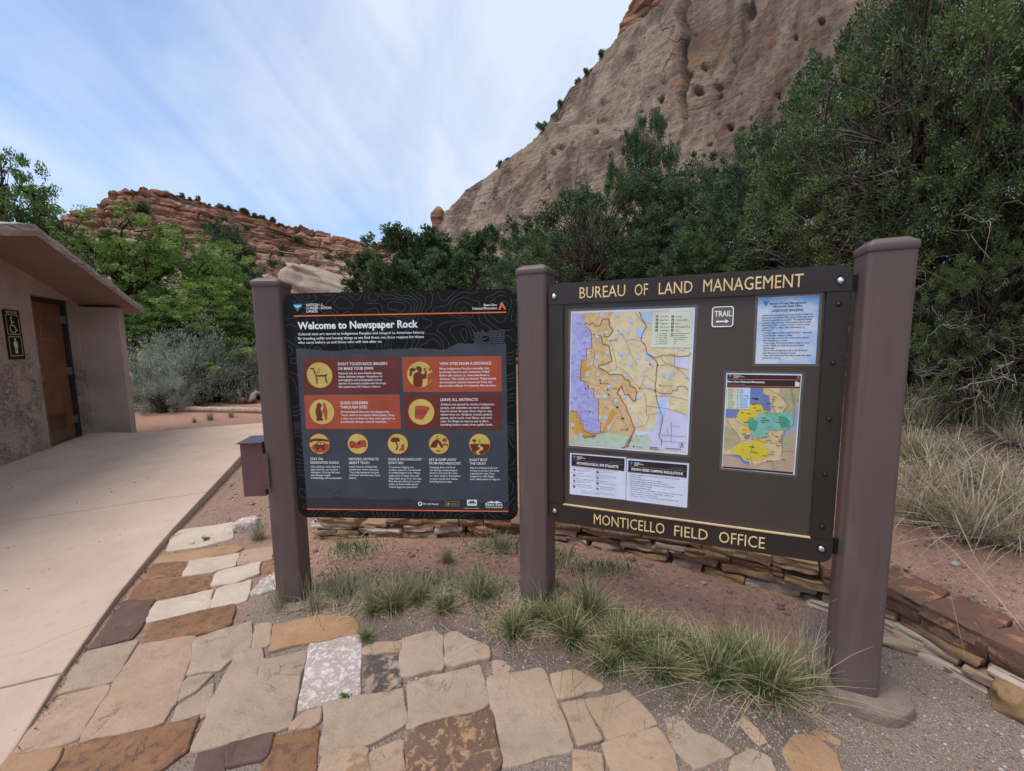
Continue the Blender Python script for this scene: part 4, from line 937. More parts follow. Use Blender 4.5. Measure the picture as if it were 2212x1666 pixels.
# ruin silhouette
r0 = U1(1310, 462); r1_ = U1(1520, 358); RR = np.random.RandomState(4); bh = (r1_[1] - r0[1]) / 8
for k in range(8):
    u_ = r0[0] + RR.rand() * .006
    while u_ < r1_[0] - .006:
        l_ = RR.uniform(.010, .026); hole = .30 < (u_ - r0[0]) / (r1_[0] - r0[0]) < .47 and 2 <= k <= 4
        if not hole and not (k == 7 and RR.rand() < .35): poly(mb, W1, rrect(u_, r0[1] + k * bh + .0012, min(u_ + l_ - .0018, r1_[0]), r0[1] + (k + 1) * bh - .0010, .0025, 2), SLATE, .0009)
        u_ += l_
poly(mb, W1, [(su0, sv0), (su1, sv0)] + [(u_, sv0 + .062 + .014 * vn(np.array([[u_ * 7, 4, 1]]), 5)[0] + .005 * vn(np.array([[u_ * 45, 4, 1]]), 5)[0] + .02 * math.exp(-((u_ - su0 - .17) / .05) ** 2) + .018 * math.exp(-((u_ - su0 - .93) / .03) ** 2)) for u_ in us[::-1]], SLATE2, .0010)
for k in range(26):
    b_ = U1(335 + RR.rand() * 110, 1470 - RR.rand() * 62); poly(mb, W1, rrect(b_[0], b_[1], b_[0] + RR.uniform(.006, .014), b_[1] + RR.uniform(.004, .008), .002, 2), SLATE if RR.rand() < .55 else SLATE2, .0012 + .00002 * k)
ch1(mb, 'picture_field')
for a_, b_ in (((118, 264), (1528, 243)), ((205, 1546), (1541, 1563))):
    mb = MB(); A, Bq = U1(*a_), U1(*b_); v_ = (A[1] + Bq[1]) / 2; rect(mb, W1, A[0], v_ - .0032, Bq[0], v_ + .0032, ORG, .0014); ch1(mb, 'orange_rule')
def T1(mb, s_, bl, br, cap, mat=WHT, h=.0018, off=.009, parent=None):
    a_, b_ = U1(*bl), U1(*br); c_ = U1(bl[0], bl[1] - cap); text(mb, W1, s_, a_[0], (a_[1] + b_[1]) / 2, b_[0] - a_[0], c_[1] - a_[1], mat, h, off)
def block(mb, lines, x, y, dy, right, cap, mat=WHT, h=.0018, off=.008):
    """lines of body text; the longest reaches 'right'"""
    ws = [np.ptp(text_geo(l_, off)[0][:, 0]) for l_ in lines]; k = max(ws)
    for i, l_ in enumerate(lines): T1(mb, l_, (x, y + dy * i), (x + (right - x) * ws[i] / k, y + dy * i), cap, mat, h, off)
def blm(mb, pl, uvf, x0, x1, y0, y1, h):
    """blue triangle emblem with sky, hills and a tree"""
    a_, b_, c_ = uvf(x0, y0), uvf(x1, y0), uvf((x0 + x1) / 2, y1); top_v = (a_[1] + b_[1]) / 2; Hh = top_v - c_[1]
    L_ = lambda f: (c_[0] + (a_[0] - c_[0]) * f, c_[1] + Hh * f); R_ = lambda f: (c_[0] + (b_[0] - c_[0]) * f, c_[1] + Hh * f)
    for f0, f1, m_ in ((.86, 1, TEAL), (.66, .86, SKYB), (.40, .66, TEAL), (.0, .40, GRN)): poly(mb, pl, [L_(f0), R_(f0), R_(f1), L_(f1)] if f0 > 0 else [L_(.02), R_(f1), L_(f1)], m_, h)
    w_ = b_[0] - a_[0]; poly(mb, pl, [(c_[0] - w_ * .28, c_[1] + Hh * .66), (c_[0] - w_ * .05, c_[1] + Hh * .60), (c_[0] + w_ * .05, c_[1] + Hh * .76), (c_[0] + w_ * .2, c_[1] + Hh * .64), (c_[0], c_[1] + Hh * .55)], WHT, h + .0003)
    poly(mb, pl, [(c_[0] + w_ * .10, c_[1] + Hh * .40), (c_[0] + w_ * .17, c_[1] + Hh * .68), (c_[0] + w_ * .22, c_[1] + Hh * .42)], BLK, h + .0003)
mb = MB(); blm(mb, W1, U1, 113, 177, 187, 241, .0015); a_ = U1(190, 182); b_ = U1(191, 241); rect(mb, W1, a_[0] - .0006, b_[1], a_[0] + .0006, a_[1], GRY, .0015); ch1(mb, 'emblem')
mb = MB(); T1(mb, 'NATION', (202, 201), (281, 200), 17); T1(mb, 'A', (283, 200), (298, 200), 17, ORG); T1(mb, 'L', (303, 200), (317, 200), 17); T1(mb, 'CONSER', (203, 222), (281, 221), 17); T1(mb, 'V', (282, 221), (298, 221), 17, ORG); T1(mb, 'ATION', (299, 221), (368, 220), 17); T1(mb, 'LANDS', (204, 243), (277, 242), 17)
T1(mb, 'Bears Ears', (1380, 200), (1466, 199), 15); T1(mb, 'National Monument', (1304, 222), (1467, 222), 15)
T1(mb, 'Welcome to Newspaper Rock', (146, 352), (943, 342), 46, off=.030)
block(mb, ['Cultural sites are sacred to Indigenous Peoples and integral to American history.', 'By treading softly and leaving things as we find them, we show respect for those', 'who came before us and those who will visit after us.'], 147, 388, 29, 988, 16, off=.010); ch1(mb, 'lettering')
mb = MB(); p_ = lambda x, y: tuple(U1(x, y)); poly(mb, W1, [p_(1475, 224), p_(1495, 175), p_(1503, 175), p_(1527, 223), p_(1514, 223), p_(1500, 196), p_(1490, 224)], ORG, .0016); ch1(mb, 'tent_emblem')
# four boxes
def disc_px(x, y, r): c_ = U1(x, y); e = U1(x + r, y); f = U1(x, y - r); return c_, abs(e[0] - c_[0]), abs(f[1] - c_[1])
def icon(parent, x, y, r, draw):
    mb = MB(); c_, rx, ry = disc_px(x, y, r); q = (rx + ry) / 2
    poly(mb, W1, disc(c_[0], c_[1], ry, 40, rx), YEL, .0021); ring(mb, W1, disc(c_[0], c_[1], ry * 1.03, 40, rx * 1.03), disc(c_[0], c_[1], ry * .985, 40, rx * .985), RUST, .0023)
    X = lambda a_, b_: (c_[0] + a_ * rx, c_[1] + b_ * ry)
    PL = lambda pts, m_=MAR, k=0: poly(mb, W1, [X(*s_) for s_ in pts], m_, .0025 + .0003 * k)
    SK = lambda pts, w_, m_=MAR, k=0: stroke(mb, W1, [X(*s_) for s_ in pts], w_ * q, m_, .0025 + .0003 * k)
    draw(PL, SK); child(mb, 'pictogram', parent)
def sheep(PL, SK):
    PL([(-.78, .52), (-.5, .60), (-.36, .46), (-.32, .1), (-.2, 0), (.3, .02), (.62, .08), (.58, -.04), (.5, -.1), (-.1, -.12), (-.3, -.06), (-.42, .14), (-.46, .42)])
    for pts in ([(-.3, -.05), (-.28, -.35), (-.26, -.68)], [(-.22, -.08), (-.2, -.4), (-.22, -.68)], [(.48, -.06), (.5, -.36), (.6, -.66)], [(.42, -.08), (.44, -.38), (.5, -.62)]): SK(pts, .055)
    SK([(-.1 + (.34 - .022 * i) * math.cos(.5 * i + 2.2), .42 + (.30 - .020 * i) * math.sin(.5 * i + 2.2)) for i in range(15)][::1], .045, RUST, 1)
def viewer(PL, SK):
    PL([(-.55, -.8), (-.52, -.1), (-.42, .1), (-.15, .22), (-.2, .38), (-.3, .46), (-.24, .62), (.05, .64), (.14, .48), (.18, .34), (.1, .22), (.06, .12), (.3, .0), (.42, .28), (.52, .26), (.5, -.3), (.2, -.35), (.12, -.95), (-.3, -.96)])
    PL([(-.3, .48), (-.62, .52), (-.82, .38), (-.74, .26), (-.84, -.08), (-.64, -.1), (-.6, .22), (-.36, .30)], MAR, 1)
    PL([(.30, .28), (.30, .50), (.48, .52), (.50, .30)], RUST, 2); PL([(.5, -.9), (.98, -.2), (.96, .2), (.6, .02), (.56, -.5)], RUST, 1); PL([(.66, .30), (.72, .56), (.86, .50), (.88, .26)], RUST, 1)
def kids(PL, SK):
    PL([(-.55, -.62), (-.42, -.5), (-.52, .0), (-.42, .34), (-.34, .62), (-.18, .76), (.02, .62), (.0, .38), (-.08, .26), (.02, .0), (.04, -.3), (-.04, -.42), (.1, -.66), (-.3, -.72)])
    PL([(.12, .64), (.2, .74), (.34, .66), (.36, .5), (.44, .1), (.42, -.26), (.36, -.64), (.22, -.64), (.16, -.2), (.04, .02), (.14, .4)], RUST, 1)
def shard(PL, SK):
    PL([(-.52, -.5), (-.46, .46), (.0, .50), (.62, .40), (.66, .26), (.30, -.28), (.05, -.62)], RUST)
    for y_ in (.05, -.14): SK([(-.5 + .14 * i, y_ + (.08 if i % 2 else -.04)) for i in range(7)], .07, MAR, 1)
def jeep(PL, SK):
    PL([(-.98, .1), (-.9, .42), (-.4, .55), (.3, .52), (.85, .42), (.96, .2), (.4, .28), (0, .22), (-.4, .3)], MAR); PL([(-.9, -.35), (-.5, .0), (.2, .05), (.95, .0), (.9, -.4), (.5, -.84), (-.4, -.9)], RUST)
    PL([(-.4, -.12), (-.22, .14), (.55, .16), (.56, -.36), (-.45, -.4), (-.48, -.16)], MAR, 1); PL([(-.12, .10), (-.18, -.06), (.1, -.06), (.1, .10)], YEL, 2); PL([(.16, .10), (.16, -.06), (.46, -.06), (.46, .10)], YEL, 2)
    for x_ in (-.2, .36): PL([(x_ + .17 * math.cos(i * .628), -.44 + .17 * math.sin(i * .628)) for i in range(10)], MAR, 3)
def can(PL, SK):
    PL([(-.5, .3), (-.1, .12), (.2, .34), (.7, .38), (.86, .1), (.8, -.3), (.3, -.34), (.0, -.46), (-.42, -.42)], RUST); PL([(-.1, .12), (.2, .34), (.3, .05), (.1, -.1)], MAR, 1); PL([(-.6 + .24 * math.cos(i * .5236), -.06 + .36 * math.sin(i * .5236)) for i in range(12)], MAR, 1); PL([(-.6 + .16 * math.cos(i * .5236), -.06 + .26 * math.sin(i * .5236)) for i in range(12)], RUST, 2)
def treedog(PL, SK):
    PL([(-.7, .28), (-.62, .56), (-.3, .68), (.1, .6), (.26, .36), (.1, .18), (-.2, .24), (-.5, .14)]); SK([(-.2, .3), (-.12, .0), (-.02, -.2), (-.1, -.45), (-.2, -.62)], .14, MAR, 1); PL([(.0, -.66), (.3, -.4), (.36, -.1), (.5, .0), (.66, -.06), (.62, -.2), (.6, -.66)], RUST, 1)
def camp(PL, SK):
    PL([(-.9, -.35), (-.62, .22), (-.2, .5), (.18, .2), (.42, -.38), (.2, -.38), (-.06, .1), (-.3, -.38)]); SK([(-.02 + .16 * math.cos(a_), .66 + .16 * math.sin(a_)) for a_ in np.linspace(1.8, 5.4, 8)], .06, MAR, 1)
    PL([(.3, .28), (.42, .56), (.68, .6), (.84, .42), (.78, .24), (.5, .2)], RUST, 1); SK([(.6, .25), (.58, .0)], .07, RUST, 2); SK([(.28, -.08), (.94, -.08)], .09, MAR, 2); SK([(.40, -.08), (.34, -.36)], .06); SK([(.8, -.08), (.88, -.36)], .06); PL([(-.32, -.62), (.12, -.62), (.14, -.78), (-.3, -.78)], RUST, 1)
def crust(PL, SK):
    PL([(-.97, .0), (-.5, .06), (.4, .06), (.97, .0), (.9, -.42), (.6, -.78), (.2, -.96), (-.3, -.94), (-.7, -.7)], MAR); PL([(.02, .06), (.1, .06), (.0, -.12), (.34, -.3), (.3, -.5), (-.1, -.7), (.0, -.95), (-.3, -.94), (-.4, -.7), (.0, -.45), (.0, -.34), (-.2, -.16)], YEL, 1)
    PL([(-.76, .3), (-.62, .5), (-.36, .46), (-.3, .3), (-.5, .26)]); SK([(-.5, .32), (-.5, .08)], .07, MAR, 1); SK([(.0, .42), (.0, .1)], .08, RUST, 1)
boxes = [((168, 542), (812, 537), (821, 771), (187, 774), DRED, 290, 658, 85, sheep, 413, [("DON'T TOUCH ROCK IMAGERY", 742, 592), ('OR MAKE YOUR OWN', 645, 623)], ['Natural oils on your hands damage', 'these delicate images. Vandalism of', 'petroglyphs and pictographs erases', 'stories of ancient people and destroys', 'the experience for future visitors.'], 416, 651, 22.4, 731),
    ((836, 536), (1497, 533), (1499, 768), (846, 771), RUST, 956, 654, 87, viewer, 1086, [('VIEW SITES FROM A DISTANCE', 1429, 590)], ['Many Indigenous Peoples consider this', 'landscape sacred, and numerous Tribal', 'Elders ask visitors to view sites from a', 'distance. This small act honors Tribal beliefs', 'and protects cultural resources from the', 'destructive effects of visitation, like erosion.'], 1086, 620, 22.7, 1462),
    ((187, 791), (821, 786), (830, 1016), (200, 1016), RUST, 305, 902, 84, kids, 428, [('GUIDE CHILDREN', 611, 851), ('THROUGH SITES', 606, 880)], ['Archaeological sites are not playgrounds.', 'Teach children to respect these places. Keep', "a close eye on them so they don't get hurt or", 'accidentally damage cultural resources.'], 431, 907, 22.2, 792),
    ((846, 787), (1498, 784), (1501, 1017), (852, 1017), DRED, 965, 902, 86, shard, 1092, [('LEAVE ALL ARTIFACTS', 1339, 830)], ['Artifacts are sacred to modern Indigenous', 'people, and scientists can learn valuable', 'lessons about the past when objects stay', 'where they are. Artifacts include pottery', 'pieces, stone tools, rock flakes, and corn', "cobs. It's illegal to remove any artifact,", 'including historic trash, from public lands.'], 1093, 858, 22.4, 1447)]
for tl, tr, br, bl, m_, ix, iy, ir, dr, hx, heads, body, bx_, by_, dy_, rx_ in boxes:
    mb = MB(); q = [U1(*s_) for s_ in (tl, tr, br, bl)]; poly(mb, W1, rrect((q[0][0] + q[3][0]) / 2, (q[2][1] + q[3][1]) / 2, (q[1][0] + q[2][0]) / 2, (q[0][1] + q[1][1]) / 2, .005, 3), m_, .0016); ib = ch1(mb, 'info_box')
    icon(ib, ix, iy, ir, dr); mb = MB()
    for s_, xr, y_ in heads: T1(mb, s_, (hx, y_), (xr, y_ - 1), 18, h=.0022)
    block(mb, body, bx_, by_, dy_, rx_, 13.5, h=.0022, off=.008); child(mb, 'lettering', ib)
cols = [(289, 1114, 67, jeep, ['STAY ON', 'DESIGNATED ROADS'], 230, 418, 1222, ['Use existing roads that are', 'approved for use by land', 'managers. Driving off-road', 'can damage fragile', 'archaeology and ecosystems.'], 440, 1271, 18.6),
    (544, 1114, 67, can, ['HISTORIC ARTIFACTS', "AREN'T TRASH"], 485, 682, 1223, ['Leave historic artifacts like', 'rusted cans where they are.', 'They help interpret the past', 'and show who has been here', 'before.'], 691, 1271, 18.7),
    (809, 1114, 67, treedog, ['DOGS & ARCHAEOLOGY', "DON'T MIX"], 748, 968, 1224, ['To prevent digging and', 'erosion, pets are not allowed', 'in archaeological sites. Please', 'make sure to leash pets and', 'keep them away from the site.', 'Pets are not allowed in some', 'areas, so know beforehand', 'where dogs are permitted.'], 966, 1274, 18.8),
    (1082, 1114, 67, camp, ['EAT & CAMP AWAY', 'FROM ARCHAEOLOGY'], 1018, 1228, 1226, ['Camping, fires, and food', 'can damage archaeological', 'remains and spoil the view', 'for other visitors. Remember', 'to pack out all your waste,', 'including food scraps.'], 1225, 1275, 18.9),
    (1352, 1117, 70, crust, ["DON'T BUST", 'THE CRUST'], 1286, 1404, 1228, ['Stay on existing trails and', 'routes to protect the living', 'cryptobiotic soil. Once', 'stepped on, this fragile', 'crust takes years to regrow.'], 1489, 1278, 19)]
lt = MB()
for ix, iy, ir, dr, heads, hx, hr, hy, body, br_, by_, dy_ in cols:
    icon(sg, ix, iy, ir, dr); block(lt, heads, hx, hy, 24.5, hr, 16); block(lt, body, hx + 2, by_, dy_, br_, 11.5, off=.008)
T1(lt, 'Visit with Respect', (976, 1518), (1079, 1518), 13, off=.006); T1(lt, 'Bears Ears', (1390, 1525), (1503, 1526), 18); T1(lt, 'PARTNERSHIP', (1392, 1540), (1503, 1540), 9); T1(lt, 'PROTECT', (1160, 1518), (1204, 1518), 8, YEL); T1(lt, 'ACCESS FUND', (1270, 1514), (1328, 1514), 9, BLK, .0024); T1(lt, "Protect America's Climbing", (1253, 1543), (1347, 1544), 6)
ch1(lt, 'lettering')
mb = MB(); c_, rx, ry = disc_px(957, 1511, 14); ring(mb, W1, disc(c_[0], c_[1], ry, 24), disc(c_[0], c_[1], ry * .55, 24), WHT, .0018); ch1(mb, 'round_logo')
mb = MB(); a_, b_ = U1(1268, 1524), U1(1333, 1485); poly(mb, W1, rrect(a_[0], a_[1], b_[0], b_[1], .003, 2), WHT, .0018); poly(mb, W1, [p_(1275, 1505), p_(1292, 1490), p_(1300, 1496), p_(1310, 1489), p_(1326, 1505)], SLATE2, .0021); ch1(mb, 'framed_logo')
mb = MB(); a_, b_ = U1(1123, 1527), U1(1214, 1496); ring(mb, W1, rrect(a_[0], a_[1], b_[0], b_[1], .004, 3), rrect(a_[0] + .0012, a_[1] + .0012, b_[0] - .0012, b_[1] - .0012, .003, 3), YEL, .0018); poly(mb, W1, [p_(1133, 1520), p_(1140, 1506), p_(1152, 1504), p_(1148, 1516)], YEL, .0018); ch1(mb, 'badge_logo')
mb = MB(); poly(mb, W1, [p_(1397, 1507), p_(1405, 1500), p_(1418, 1499), p_(1424, 1494), p_(1438, 1494), p_(1442, 1500), p_(1455, 1500), p_(1459, 1494), p_(1474, 1494), p_(1480, 1500), p_(1490, 1501), p_(1500, 1507)], WHT, .0018); ch1(mb, 'butte_logo')
for x, y in ((184, 158), (1465, 140), (1445, 1577)): mb = MB(); q = U1(x, y); screw(mb, W1, q[0], q[1], .0052, BLK, .0005); ch1(mb, 'screw')

# ------------------------------------------------------------------ notice board
S2 = .96; az2 = 1.9417
d2 = np.array([math.sin(az2), math.cos(az2), 0]); n2 = np.array([d2[1], -d2[0], 0])
W2 = Plane((.2308 * S2, 2.1815 * S2, EYE), d2, n2); vt2, vb2, w2 = .2393 * S2, -.947 * S2, 1.2429 * S2
def c2(x, y): return ((2100 + x / 1.04125) * .54216, (900 + y / 1.04125) * .54216)
U2 = lambda x, y: W2.uv(*c2(x, y))
t = NT('dark_brown_signboard'); z1 = t.noise(4, 6); z2 = t.noise(160, 3); c = t.mix(t.ramp(z1, .3, .7), (.024, .0165, .0145), (.034, .024, .021)); t.bump(z2, .08, .001); SBRD = t.done(c, .38, 0, .4)
t = NT('brown_backing_panel'); z1 = t.noise(1.6, 6); z3 = t.noise(7, 7, .7); c = t.mix(t.ramp(z1, .3, .7), (.050, .037, .030), (.070, .053, .044)); c = t.mix(t.ramp(z3, .62, .74, 0, .5), c, (.095, .080, .070)); t.bump(t.noise(120, 3), .05, .001); PANEL = t.done(c, .33, 0, .45)
CREAM = flat('routed_cream_letters', hexc('e0c08a'), .6); CREAM2 = flat('pale_routed_edge', hexc('c9ad83'), .6); CHROME = flat('polished_steel', (.75, .77, .8), .12, 1.); BOLT = flat('black_bolt', (.012, .012, .013), .35); LAMI = flat('clear_laminate_edge', (.10, .085, .078), .22, 0, .6); PAPER = flat('white_paper', hexc('cdd3e6'), .38, 0, .5)
xL = (U2(88, 400)[0] + U2(90, 1100)[0]) / 2; xR = (U2(1342, 240)[0] + U2(1275, 1330)[0]) / 2
hT = (U2(300, 229)[1] + U2(1200, 168)[1]) / 2; hB = (U2(120, 328)[1] + U2(1345, 270)[1]) / 2
fT = (U2(90, 1156)[1] + U2(1270, 1300)[1]) / 2; fB = (U2(300, 1257)[1] + U2(1150, 1385)[1]) / 2
iL, iR = (U2(149, 600)[0] + U2(149, 1100)[0]) / 2, (U2(1240, 300)[0] + U2(1180, 1280)[0]) / 2
nb = empty('notice_board', W2.w((xL + xR) / 2, fB, 0)); tag(nb, 'dark brown notice board with cream routed lettering and pinned papers', 'notice board')
def ch2(mb, name, parent=nb): return child(mb, name, parent)
def rr4(u0, v0, u1, v1, rs_, k=6):
    out_ = []
    for (cx_, cy_, a0), r in zip(((u1, v1, 0), (u0, v1, 90), (u0, v0, 180), (u1, v0, 270)), rs_):
        sx = -1 if cx_ == u1 else 1; sy = -1 if cy_ == v1 else 1
        out_ += [(cx_, cy_)] if r == 0 else [(cx_ + sx * r + r * math.cos(rad(a0 + 90 * i / k)), cy_ + sy * r + r * math.sin(rad(a0 + 90 * i / k))) for i in range(k + 1)]
    return out_
TF = .022
mb = MB(); mb.prism(W2.W(rr4(xL, hB + .0015, xR, hT, (.045, .045, 0, 0)), -TF), n2 * TF, SBRD); hd = ch2(mb, 'header_board')
mb = MB(); mb.prism(W2.W(rr4(xL, fB, xR, fT - .0015, (0, 0, .045, .045)), -TF), n2 * TF, SBRD); fd = ch2(mb, 'footer_board')
def words(par, ws):
    vbase = np.mean([U2(*p_[k]) [1] for p_ in ws for k in (1, 2)])
    for s_, bl, br, cap in ws:
        a_, b_ = U2(*bl), U2(*br); c_ = U2(bl[0], bl[1] - cap); mb = MB(); text(mb, W2, s_, a_[0], vbase, b_[0] - a_[0], c_[1] - a_[1], CREAM, .0012, .0); ch2(mb, 'lettering', par)
words(hd, [('BUREAU', (218, 304), (407, 293), 46), ('OF', (446, 291), (501, 288), 47), ('LAND', (546, 284), (686, 277), 48), ('MANAGEMENT', (730, 273), (1145, 250), 51)])
words(fd, [('MONTICELLO', (277, 1241), (570, 1279), 41), ('FIELD', (610, 1283), (749, 1304), 43), ('OFFICE', (795, 1311), (985, 1339), 46)])
mb = MB(); rect(mb, W2, iL, fT - .0018, iR, fT + .004, CREAM2, .0004); mb.prism(W2.W([(iL, fT - .001), (iR, fT - .001), (iR, fT + .0035), (iL, fT + .0035)], -.012), n2 * .0125, CREAM2); ch2(mb, 'routed_edge', fd)
for par, v_ in ((hd, vt2), (fd, vb2)):
    for u_ in (0, w2):
        mb = MB(); screw(mb, W2, u_, v_, .0135, CHROME, .001, .75); ring(mb, W2, disc(u_, v_, .019, 14), disc(u_, v_, .0135, 14), BOLT, .0008); ch2(mb, 'bolt', par)
mb = MB(); mb.prism(W2.W([(xL, fT), (iL, fT), (iL, hB), (xL, hB)], -TF), n2 * (TF - .003), SBRD); ch2(mb, 'side_rail')
mb = MB(); mb.prism(W2.W([(iR, fT), (xR, fT), (xR, hB), (iR, hB)], -TF), n2 * (TF - .003), SBRD); srr = ch2(mb, 'side_rail')
for x, y in ((1295, 325), (1271, 570), (1253, 804), (1238, 1032), (1225, 1251)):
    mb = MB(); q = U2(x, y); screw(mb, W2, q[0], q[1], .0085, BOLT, -.003, .8); ring(mb, W2, disc(q[0], q[1], .013, 14), disc(q[0], q[1], .0085, 14), BOLT, -.0024); ch2(mb, 'bolt', srr)
mb = MB(); mb.prism(W2.W([(iL - .01, fT - .01), (iR + .01, fT - .01), (iR + .01, hB + .01), (iL - .01, hB + .01)], -TF - .004), n2 * .010, PANEL); ch2(mb, 'backing_panel')
PF = -TF + .006                                     # front of the backing panel
for v_ in (vt2 - .01, vb2 + .01):
    for u_, w_ in ((xR + .002, .030), (xL - .018, .016)):
        mb = MB(); mb.box(W2.w(u_ + w_ / 2, v_, -.026), (w_ / 2 + .004, .010, .033), BOLT, np.array([d2, n2, [0, 0, 1.]])); ch2(mb, 'bracket')

# ------------------------------------------------------------------ papers on the board
def quadpaper(name, label, cat, px, lam=.012, mat=PAPER):
    """px: four picture corners TL TR BR BL of the white sheet"""
    q = np.array([W2.uv(*p) for p in px]); root = empty(name, W2.w(*q.mean(0), PF)); tag(root, label, cat)
    c_ = q.mean(0); mb = MB(); o_ = q + np.sign(q - c_) * lam; mb.prism(W2.W(o_[::-1], PF + .0003), n2 * .0007, LAMI); child(mb, 'laminate', root)
    mb = MB(); mb.prism(W2.W(q[::-1], PF + .0012), n2 * .0006, mat); child(mb, 'sheet', root)
    return root, q
PH = PF + .0021
def bil(q):
    """unit square on a sheet (0,0 = top left) -> plane"""
    return lambda a_, b_: tuple((q[0] * (1 - a_) + q[1] * a_) * (1 - b_) + (q[3] * (1 - a_) + q[2] * a_) * b_)
def printed(root, name, fn, parent=None): mb = MB(); fn(mb); return child(mb, name, parent or root)
def line_rows(mb, f, lines, x0, x1, y0, dy, cap, mat, off=.012, k=None, h=PH + .0006):
    ws = [np.ptp(text_geo(l_, off)[0][:, 0]) for l_ in lines]; k = k or max(ws)
    for i, l_ in enumerate(lines):
        a_, b_, c_ = f(x0, y0 + dy * i), f(x0 + (x1 - x0) * ws[i] / k, y0 + dy * i), f(x0, y0 + dy * i - cap); text(mb, W2, l_, a_[0], a_[1] , b_[0] - a_[0], c_[1] - a_[1], mat, h, off)
INK = flat('dark_blue_ink', hexc('27324e'), .5); DARK = flat('charcoal_print', hexc('27242a'), .4); GREYI = flat('grey_ink', hexc('6d6f7c'), .5); PURP = flat('purple_print', hexc('6f4a74'), .5); LILAC = flat('pale_purple_print', hexc('a58fb5'), .5); MAGL = flat('magenta_rule', hexc('a0566a'), .5); TANL = flat('tan_rule', hexc('a8875c'), .5); BLUEL = flat('blue_emblem', hexc('2f83c4'), .4)
# area map
def cA(x, y): return ((2220 + x * .3901) * .54216, (1200 + y * .3901) * .54216)
mp, q = quadpaper('area_map', 'large tan and lilac road map at the left of the notice board', 'map', [cA(135, 104), cA(1412, 62), cA(1333, 1580), cA(113, 1482)])
f = bil(q); fi = lambda x, y: f(*mapinv(x, y))
Hq = np.array([[135, 104], [1412, 62], [1333, 1580], [113, 1482]], float)
def mapinv(x, y):
    a_, b_ = (x - 120) / 1260., (y - 90) / 1440.
    for _ in range(8):
        P = (Hq[0] * (1 - a_) + Hq[1] * a_) * (1 - b_) + (Hq[3] * (1 - a_) + Hq[2] * a_) * b_; a_ += (x - P[0]) / 1250.; b_ += (y - P[1]) / 1430.
    return a_, b_
def relief(name, a_, b_, c_, sc=26):
    t = NT(name); z = t.noise(sc, 8, .62, None, .6); z2 = t.noise(sc * .35, 6, .6, None, 1.0); k = t.mix(t.ramp(z2, .38, .62), a_, b_); k = t.mix(t.ramp(z, .52, .60, 0, .55), k, c_); return t.done(k, .38, 0, .5)
MT = relief('map_tan_relief', hexc('d0be99'), hexc('dccda9'), hexc('bda67e')); ML = relief('map_lilac_relief', hexc('9c9cd2'), hexc('b0b0de'), hexc('6f6fa6'), 60); MO = relief('map_ochre_relief', hexc('c7a678'), hexc('d2b68a'), hexc('ae8a5c'), 40); MG = flat('map_gold', hexc('c1994c'), .4); MP = flat('map_pale_lilac', hexc('c6c6e4'), .4); MBL = flat('map_pale_blue', hexc('a6c6e6'), .4); MGR = relief('map_green_relief', hexc('aebfae'), hexc('bccab6'), hexc('8ea08c')); MBR = flat('map_brown_edge', hexc('8f6a44'), .5); MR = flat('map_red_line', hexc('a8433a'), .5); MLG = flat('map_legend_ground', hexc('ccd0bb'), .4); RDL = flat('map_road_line', hexc('857468'), .5); RDR = flat('map_main_road', hexc('7d4f58'), .5)
def P_(mb, pts, m_, k): poly(mb, W2, [fi(*s_) for s_ in pts], m_, PH + .0003 * k)
def S_(mb, pts, wd, m_, k, smooth=True):
    A = np.array([fi(*s_) for s_ in pts])
    if smooth and len(A) > 2:
        t0 = np.linspace(0, 1, len(A)); t1 = np.linspace(0, 1, len(A) * 4); A = np.column_stack([np.interp(t1, t0, A[:, 0]), np.interp(t1, t0, A[:, 1])]); A = A + .0016 * np.column_stack([vn(np.column_stack([A * 90, A[:, 0] * 0]), 1), vn(np.column_stack([A * 90, A[:, 0] * 0]), 2)])
    stroke(mb, W2, A, wd, m_, PH + .0003 * k)
OCH = [(285, 118), (600, 110), (560, 180), (600, 290), (540, 360), (500, 330), (565, 440), (560, 500), (590, 610), (500, 640), (440, 640), (440, 680), (500, 690), (560, 740), (720, 760), (770, 800), (830, 880), (840, 930), (820, 1020), (770, 980), (690, 880), (640, 945), (680, 990), (740, 1100), (790, 1240), (825, 1295), (770, 1400), (700, 1505), (115, 1475), (125, 1115), (210, 1120), (440, 1350), (440, 985), (390, 880), (245, 800), (245, 680), (310, 590), (310, 475), (365, 470), (365, 310), (285, 240)]
mb = MB(); P_(mb, [(146, 118), (1385, 90), (1318, 1555), (130, 1468)], MT, 0); P_(mb, OCH, MO, 1)
P_(mb, [(1050, 965), (1150, 960), (1170, 1120), (1340, 1160), (1310, 1545), (1000, 1510), (900, 1490), (830, 1330), (1000, 1330), (1040, 1190)], MP, 1); P_(mb, [(1215, 545), (1350, 560), (1350, 680), (1215, 650)], MP, 1); P_(mb, [(130, 1405), (520, 1350), (790, 1375), (750, 1505), (560, 1500), (128, 1462)], MGR, 2)
P_(mb, [(780, 1380), (960, 1360), (990, 1440), (920, 1520), (700, 1508)], MGR, 2); P_(mb, [(258, 590), (310, 590), (310, 660), (360, 665), (358, 695), (298, 700), (298, 770), (245, 780), (245, 680)], MG, 2); P_(mb, [(130, 1118), (208, 1122), (210, 1185), (240, 1185), (240, 1245), (270, 1250), (275, 1315), (340, 1350), (420, 1355), (420, 1385), (290, 1410), (170, 1330), (128, 1300)], MG, 2); P_(mb, [(590, 1090), (640, 1130), (560, 1250), (520, 1340), (470, 1370), (540, 1200)], MG, 2)
